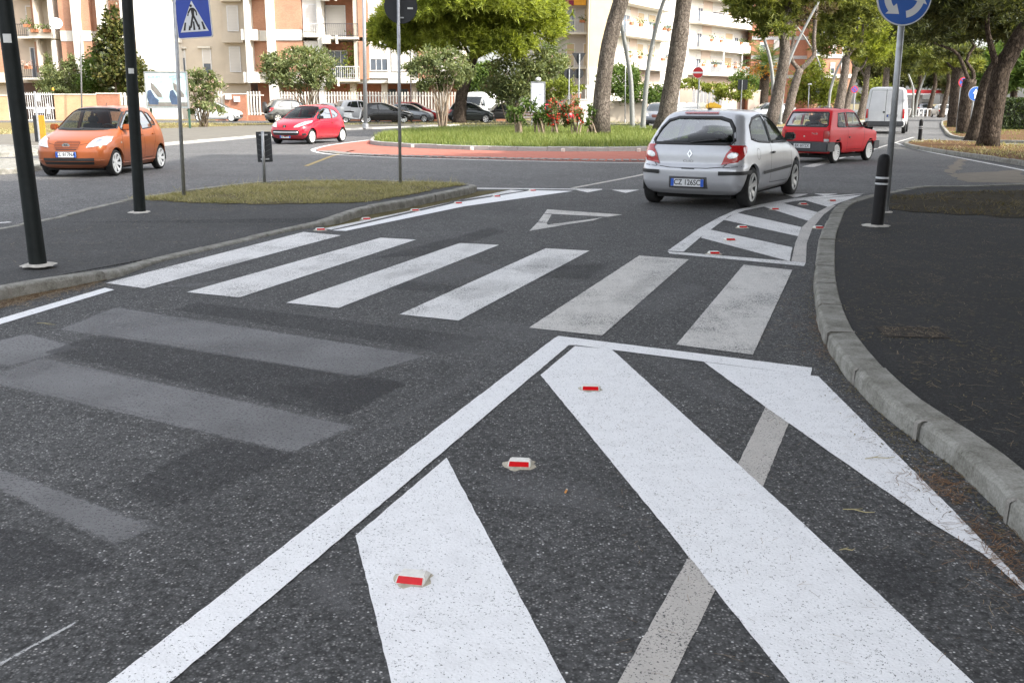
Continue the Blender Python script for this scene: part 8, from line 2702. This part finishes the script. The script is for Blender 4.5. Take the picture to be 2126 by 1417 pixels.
post_sign('backs of a triangle and a round sign on one pole before the bushes', 1201.5, 0, 63, [tri_back(1201.5, 123, 14, M_GALV_D), disc(1201.5, 153, 10, [M_GALV_D], front=False)], .05, top=112)
post_sign('dark back of a round sign on a short pole left of the triangle sign', 1181, 0, 64, [disc(1181, 153, 10, [M_GALV_D], front=False)], .04, top=144)
post_sign('red no-entry disc with white bar on a double pole', 1450, 0, 62, [disc(1449, 151, 11, [M_SWHITE, (M_SRED, .95)], bar=[([(-.95, -.14), (.95, -.14), (.95, .14), (-.95, .14)], M_SWHITE)])], .05, top=140)
XB = [([(-.62, -.5), (-.5, -.62), (.62, .5), (.5, .62)], M_SRED), ([(-.62, .5), (-.5, .62), (.62, -.5), (.5, -.62)], M_SRED)]
post_sign('round no-stopping sign behind the boxy red car', 1774, 0, 76, [disc(1774, 186, 7.2, [M_SRED, (M_SBLUE2, .78)], bar=XB)], .045, top=180)
post_sign('round no-stopping sign with small plates beside the median pine trunk', 1993, 0, 54, [disc(2000, 171, 10, [M_SRED, (M_SBLUE2, .78)], bar=XB), rect(2006, 187, 12, 10, plain('plate_pink', (0.45, 0.10, 0.10), .6)), rect(2003, 199, 9, 12, plain('plate_orange', (0.50, 0.16, 0.05), .6))], .05, top=163)
AR = [([(-.14, -.7), (.14, -.7), (.14, .05), (.42, .05), (0, .72), (-.42, .05), (-.14, .05)], M_SWHITE)]
post_sign('round blue sign with white upward arrow before the median pines', 2021, 0, 48, [disc(2025, 195, 14, [M_SWHITE, (M_SBLUE2, .96)], bar=AR)], .045, top=185)
post_sign('dark back of a road sign panel among the bushes behind the silver car', 1539, 0, 88, [rect(1542, 176, 20, 20, M_GALV_D, False)], .04, top=166)
post_sign('thin signpost pole at the left edge with an orange marker below', 73, 0, 34, [], .035, top=190, name='sign_pole')
e = empty('orange_marker')
MB().box((-.13, -.05, 0), (.13, .05, .95)).build('panel', plain('marker_orange', (0.65, 0.24, 0.02), .5), e, bevel=.02)
MB().box((-.28, -.02, .0), (-.135, .04, .95)).build('backing', M_TRIM, e)
MB().lathe([(.22, 0), (.22, .06), (.1, .09)], 12).build('foot', M_TRIM, e)
stand(e, 80, 38, 0, .1)
tag(e, 'orange and black marker panel behind the orange hatchback at left', 'traffic marker')
# slim posts
def slim_post(label, px, Y, pyt, r=.06, name='lamp_column', head=False, z0=0.05):
    b = P(px, 205, Y)
    b.z = z0
    e = empty(name, b)
    t = P(px - (3 if px < 1000 else 0), pyt, Y) - b
    MB().tube([(0, 0, 0), t * .5, t], [r, r * .85, r * .7], 10).build('column', M_GALV, e, smooth=True)
    MB().lathe([(r * 1.6, 0), (r * 1.6, .25), (r, .3)], 10).build('foot', M_GALV, e)
    if head:
        MB().obox(t + Vector((.0, -.2, .05)), .2, .5, .12, Matrix.Identity(3)).build('lantern', B_FWHITE, e)
    tag(e, label, 'lamp post')
slim_post('tall thin white mast rising from the yellow garden wall', 166, 79, -120, .06)
slim_post('grey lamp column standing on the verge right of the red city car', 757, 60, -120, .12)
slim_post('thin grey post behind the round sign in front of the apartment house', 853, 80, -60, .05)
slim_post('thin pole behind the lamp columns on the lawn', 1299, 76, 90, .04)
slim_post('small park lamp on a thin pole behind the forked pine', 1680, 95, 176, .05, head=True)
slim_post('thin pole left of the forked pine', 1626, 92, 175, .05)
def curved_lamp(label, pix, Y, r0, r1, z0=0.12, arm=True):
    pts = [P(x, y, Y) for x, y in pix]
    pts[0].z = z0
    b = pts[0].copy()
    e = empty('curved_lamp_post', b)
    loc = [p - b for p in pts]
    sp = spline(loc, .4)
    n = len(sp)
    MB().tube(sp, [r0 + (r1 - r0) * i / (n - 1) for i in range(n)], 12).build('column', plain('lamp_column_grey', (0.21, 0.215, 0.205), .55, .1, var=.15), e, smooth=True)
    MB().lathe([(r0 * 1.5, -.02), (r0 * 1.5, .12), (r0 * 1.05, .16)], 12).build('foot', MATS['lamp_column_grey'], e)
    d = (sp[-1] - sp[-2]).normalized()
    MB().obox(sp[-1] + d * .3, .6, .22, .1, Matrix((d, d.cross(Vector((0, 1, 0))).normalized().cross(d), d.cross(Vector((0, 1, 0))).normalized())).transposed()).build('lantern', B_FWHITE, e, bevel=.03)
    tag(e, label, 'lamp post', 'curved lamp posts')
Yc = G(1313, 272).y
curved_lamp('grey curved lamp column bending left behind the nearer bare trunk', [(1313, 272), (1312, 220), (1309, 160), (1300, 105), (1289, 50), (1272, -10), (1245, -80)], Yc, .15, .08)
curved_lamp('grey curved lamp column bending right between the two bare trunks', [(1334, 276), (1338, 220), (1345, 150), (1355, 90), (1372, 20), (1395, -40), (1420, -90)], Yc - 2, .15, .08)
curved_lamp('curved lamp bending left over the palm tree', [(1604, 250), (1605, 180), (1598, 120), (1578, 60), (1552, 10), (1520, -40)], 80, .16, .08)
curved_lamp('long curved lamp bending right in front of the forked pine', [(1619, 262), (1622, 220), (1632, 150), (1650, 100), (1680, 40), (1705, -5), (1725, -40)], 72, .12, .07)
curved_lamp('curved lamp crossing behind the forked pine', [(1712, 240), (1708, 180), (1700, 130), (1682, 96), (1664, 68), (1645, 45)], 105, .12, .07)
curved_lamp('curved lamp bending right above the white van', [(1720, 240), (1724, 190), (1740, 140), (1762, 105), (1790, 65), (1815, 42), (1836, 34)], 92, .13, .07)
curved_lamp('curved lamp bending left behind the roundabout sign pole', [(1894, 240), (1896, 190), (1888, 160), (1874, 130), (1860, 116), (1848, 112)], 112, .13, .07)
curved_lamp('curved lamp bending right before the filling station', [(1900, 240), (1906, 200), (1914, 175), (1925, 148), (1940, 128), (1952, 122)], 118, .13, .07)

# recycling bins
for px, Y, col, lab in ((1418, 86, (0.55, 0.57, 0.58), 'pale grey recycling bin right of the second bare trunk'), (1438, 87, (0.60, 0.62, 0.64), 'white recycling bin, second of the row'), (1458, 88, (0.62, 0.60, 0.50), 'cream recycling bin under the no-entry sign'), (1482, 86, (0.62, 0.36, 0.03), 'orange recycling bin, last of the row')):
    e = empty('recycling_bin')
    m_ = plain('bin_%d' % px, col, .5)
    MB().prism([(-.55, .12), (.55, .12), (.62, 1.2), (-.62, 1.2)], 1.0, MY, (0, .5, 0)).build('container', m_, e, bevel=.04)
    MB().prism([(-.64, 1.2), (.64, 1.2), (.6, 1.35), (.1, 1.58), (-.3, 1.58), (-.6, 1.4)], 1.04, MY, (0, .52, 0)).build('lid', plain('binlid_%d' % px, tuple(min(.66, c * 1.1) for c in col), .45), e, bevel=.03)
    for x in (-.4, .4):
        MB().lathe([(.1, -.04), (.12, 0), (.1, .04)], 10, c=(x, -.3, .12), M=Matrix.Rotation(R(90), 3, 'X')).build('wheel', M_RUBBER, e)
    stand(e, px, Y, R(RND.uniform(-8, 8)), .0)
    tag(e, lab, 'recycling bin')
# bicycle hoops before the filling station
hoop = None
for i, px in enumerate((1889, 1897, 1906, 1915, 1924, 1933, 1942)):
    e = empty('bicycle_hoop')
    if hoop is None:
        hoop = MB().tube([(-.3, 0, 0), (-.3, 0, .75), (-.2, 0, .9), (.2, 0, .9), (.3, 0, .75), (.3, 0, 0)], .045, 6).build('hoop', B_FWHITE, e)
    else:
        h2 = hoop.copy()
        COL.objects.link(h2)
        h2.parent = e
    stand(e, px, 128, 0, .0)
    tag(e, ('leftmost', 'second from left', 'third from left', 'middle', 'third from right', 'second from right', 'rightmost')[i] + ' white tubular bicycle hoop before the filling station', 'bicycle stand', 'row of bicycle hoops')

# ------------------------------------------------------------------ fallen needles and twigs on footway, gutter and markings
F_RUST = foliage_mat('rusty_needles', (0.09, 0.045, 0.02), (0.20, 0.10, 0.045), (0.34, 0.20, 0.10), trans=0.05)
def litter(name, poly, n, z, size, label, mat=None, clumps=0, w=.0011):
    xy = poly_points([(p.x, p.y) for p in (G(*q, z) for q in poly)], n)
    if clumps:
        cc = xy[NPR.integers(0, len(xy), clumps)]
        k_ = NPR.random(len(xy)) < .6
        xy[k_] = cc[NPR.integers(0, clumps, k_.sum())] + NPR.normal(size=(k_.sum(), 2)) * .09
    a = NPR.uniform(0, 6.283, len(xy))
    d = np.stack([np.cos(a), np.sin(a), NPR.normal(size=len(xy)) * .05], 1) * size * NPR.uniform(.4, 1.2, (len(xy), 1)) / 2
    s_ = np.stack([-np.sin(a), np.cos(a), np.zeros(len(xy))], 1) * w
    p = np.concatenate([xy, np.full((len(xy), 1), z + .003)], 1)
    bend = NPR.normal(size=(len(xy), 1)) * size * .06 / w
    o = tri_mesh(name, np.stack([p - d - s_, p - d + s_, p + s_ * (1 + bend), p + d + s_ + s_ * bend * .0, p + d - s_, p - s_ * (1 - bend)], 1), mat or F_NEEDLE)
    tag(stuff(o), label, 'pine needles')
litter('pine_needles', [(1740, 450), (1850, 410), (2126, 400), (2300, 420), (2300, 1200), (2126, 960), (1920, 810), (1770, 690), (1735, 560)], 3400, hk - .012, .085, 'fallen pine needles scattered over the right footway', clumps=170, w=.0011)
litter('pine_needles', [(1695, 650), (1712, 690), (1748, 750), (1735, 752), (1700, 700), (1688, 655)], 260, .004, .07, 'rusty needles heaped against the right kerb beside the crossing', clumps=5, w=.0012, mat=F_RUST)
litter('pine_needles', [(1925, 975), (1975, 1000), (2010, 1035), (1990, 1050), (1940, 1010)], 170, .004, .08, 'rusty clump of needles in the gutter below the kerb joint', clumps=5, w=.0011, mat=F_RUST)
litter('pine_needles', [(1990, 1060), (2040, 1075), (2126, 1170), (2126, 1250), (2040, 1140)], 230, .004, .08, 'rusty needles strewn along the lower right gutter', clumps=9, w=.0010, mat=F_RUST)
litter('pine_needles', [(1700, 640), (1760, 770), (1850, 880), (2010, 1010), (2126, 1120), (2126, 1400), (2000, 1240), (1840, 1000), (1720, 800)], 240, .005, .06, 'thin needles between the white bar and the right kerb', w=.0008)
litter('pine_needles', [(1200, 760), (1700, 800), (2126, 1250), (2126, 1417), (1300, 1417)], 150, .005, .05, 'single pine needles lying on the white hatching', w=.0006)
litter('pine_needles', [(-60, 640), (75, 606), (235, 571), (200, 590), (0, 640)], 900, .006, .10, 'brown needles gathered along the left kerb', clumps=40, w=.0018)
litter('pine_needles', [(0, 500), (300, 430), (640, 440), (600, 470), (300, 535), (0, 570)], 420, .055, .08, 'pale litter on the left island footway', clumps=60, w=.0016)
litter('pine_needles', [(1640, 560), (1690, 565), (1720, 720), (1560, 730)], 120, .005, .09, 'needles beside the last crossing stripe', w=.0012)
litter('leaf_crumbs', [(1740, 450), (1850, 410), (2126, 400), (2300, 420), (2300, 1200), (2126, 960), (1920, 810), (1770, 690), (1735, 560)], 7000, hk - .0125, .03, 'brown crumbs of needles and soil on the right footway', mat=F_STRAW, clumps=240, w=.0022)
litter('pine_needles', [(1835, 675), (1950, 678), (1960, 700), (1830, 697)], 160, hk - .004, .06, 'needles caught in the drain grating', w=.0011)
litter('leaf_crumbs', [(1690, 560), (1697, 650), (1735, 730), (1838, 845), (2010, 985), (2126, 1095), (2126, 1150), (2000, 1030), (1820, 880), (1715, 745), (1675, 650)], 1500, .003, .022, 'dark soil crumbs in the gutter under the right kerb', mat=F_STRAW, clumps=60, w=.0024)
litter('leaf_crumbs', [(230, 416), (440, 380), (980, 378), (960, 392), (760, 436), (440, 438), (240, 425)], 2600, .075, .07, 'brown straw bits round the grass patch on the left island', mat=F_STRAW, clumps=160, w=.0026)
# single twigs
for q, rz, ln, lab in (((1783, 1060), R(-18), .12, 'thin green twig lying on asphalt between the right white bars'), ((1828, 950), R(8), .15, 'bent dry twig on the rightmost white bar'), ((1760, 1140), R(4), .06, 'short green twig beside the long white bar'), ((95, 672), R(-20), .16, 'pale dry twig near the left edge line')):
    e = empty('twig', G(*q, .008), rz)
    MB().tube([(-ln / 2, 0, 0), (-ln / 6, ln * .06, .002), (ln / 5, -.01, .002), (ln / 2, .008, 0)], [.0016, .0022, .002, .001], 6).build('stem', plain('twig_straw', (0.36, 0.31, 0.16), .9), e)
    MB().tube([(-ln / 6, ln * .06, .002), (ln / 8, ln * .2, .003)], [.0014, .0007], 5).build('side_shoot', MATS['twig_straw'], e)
    tag(e, lab, 'twig')
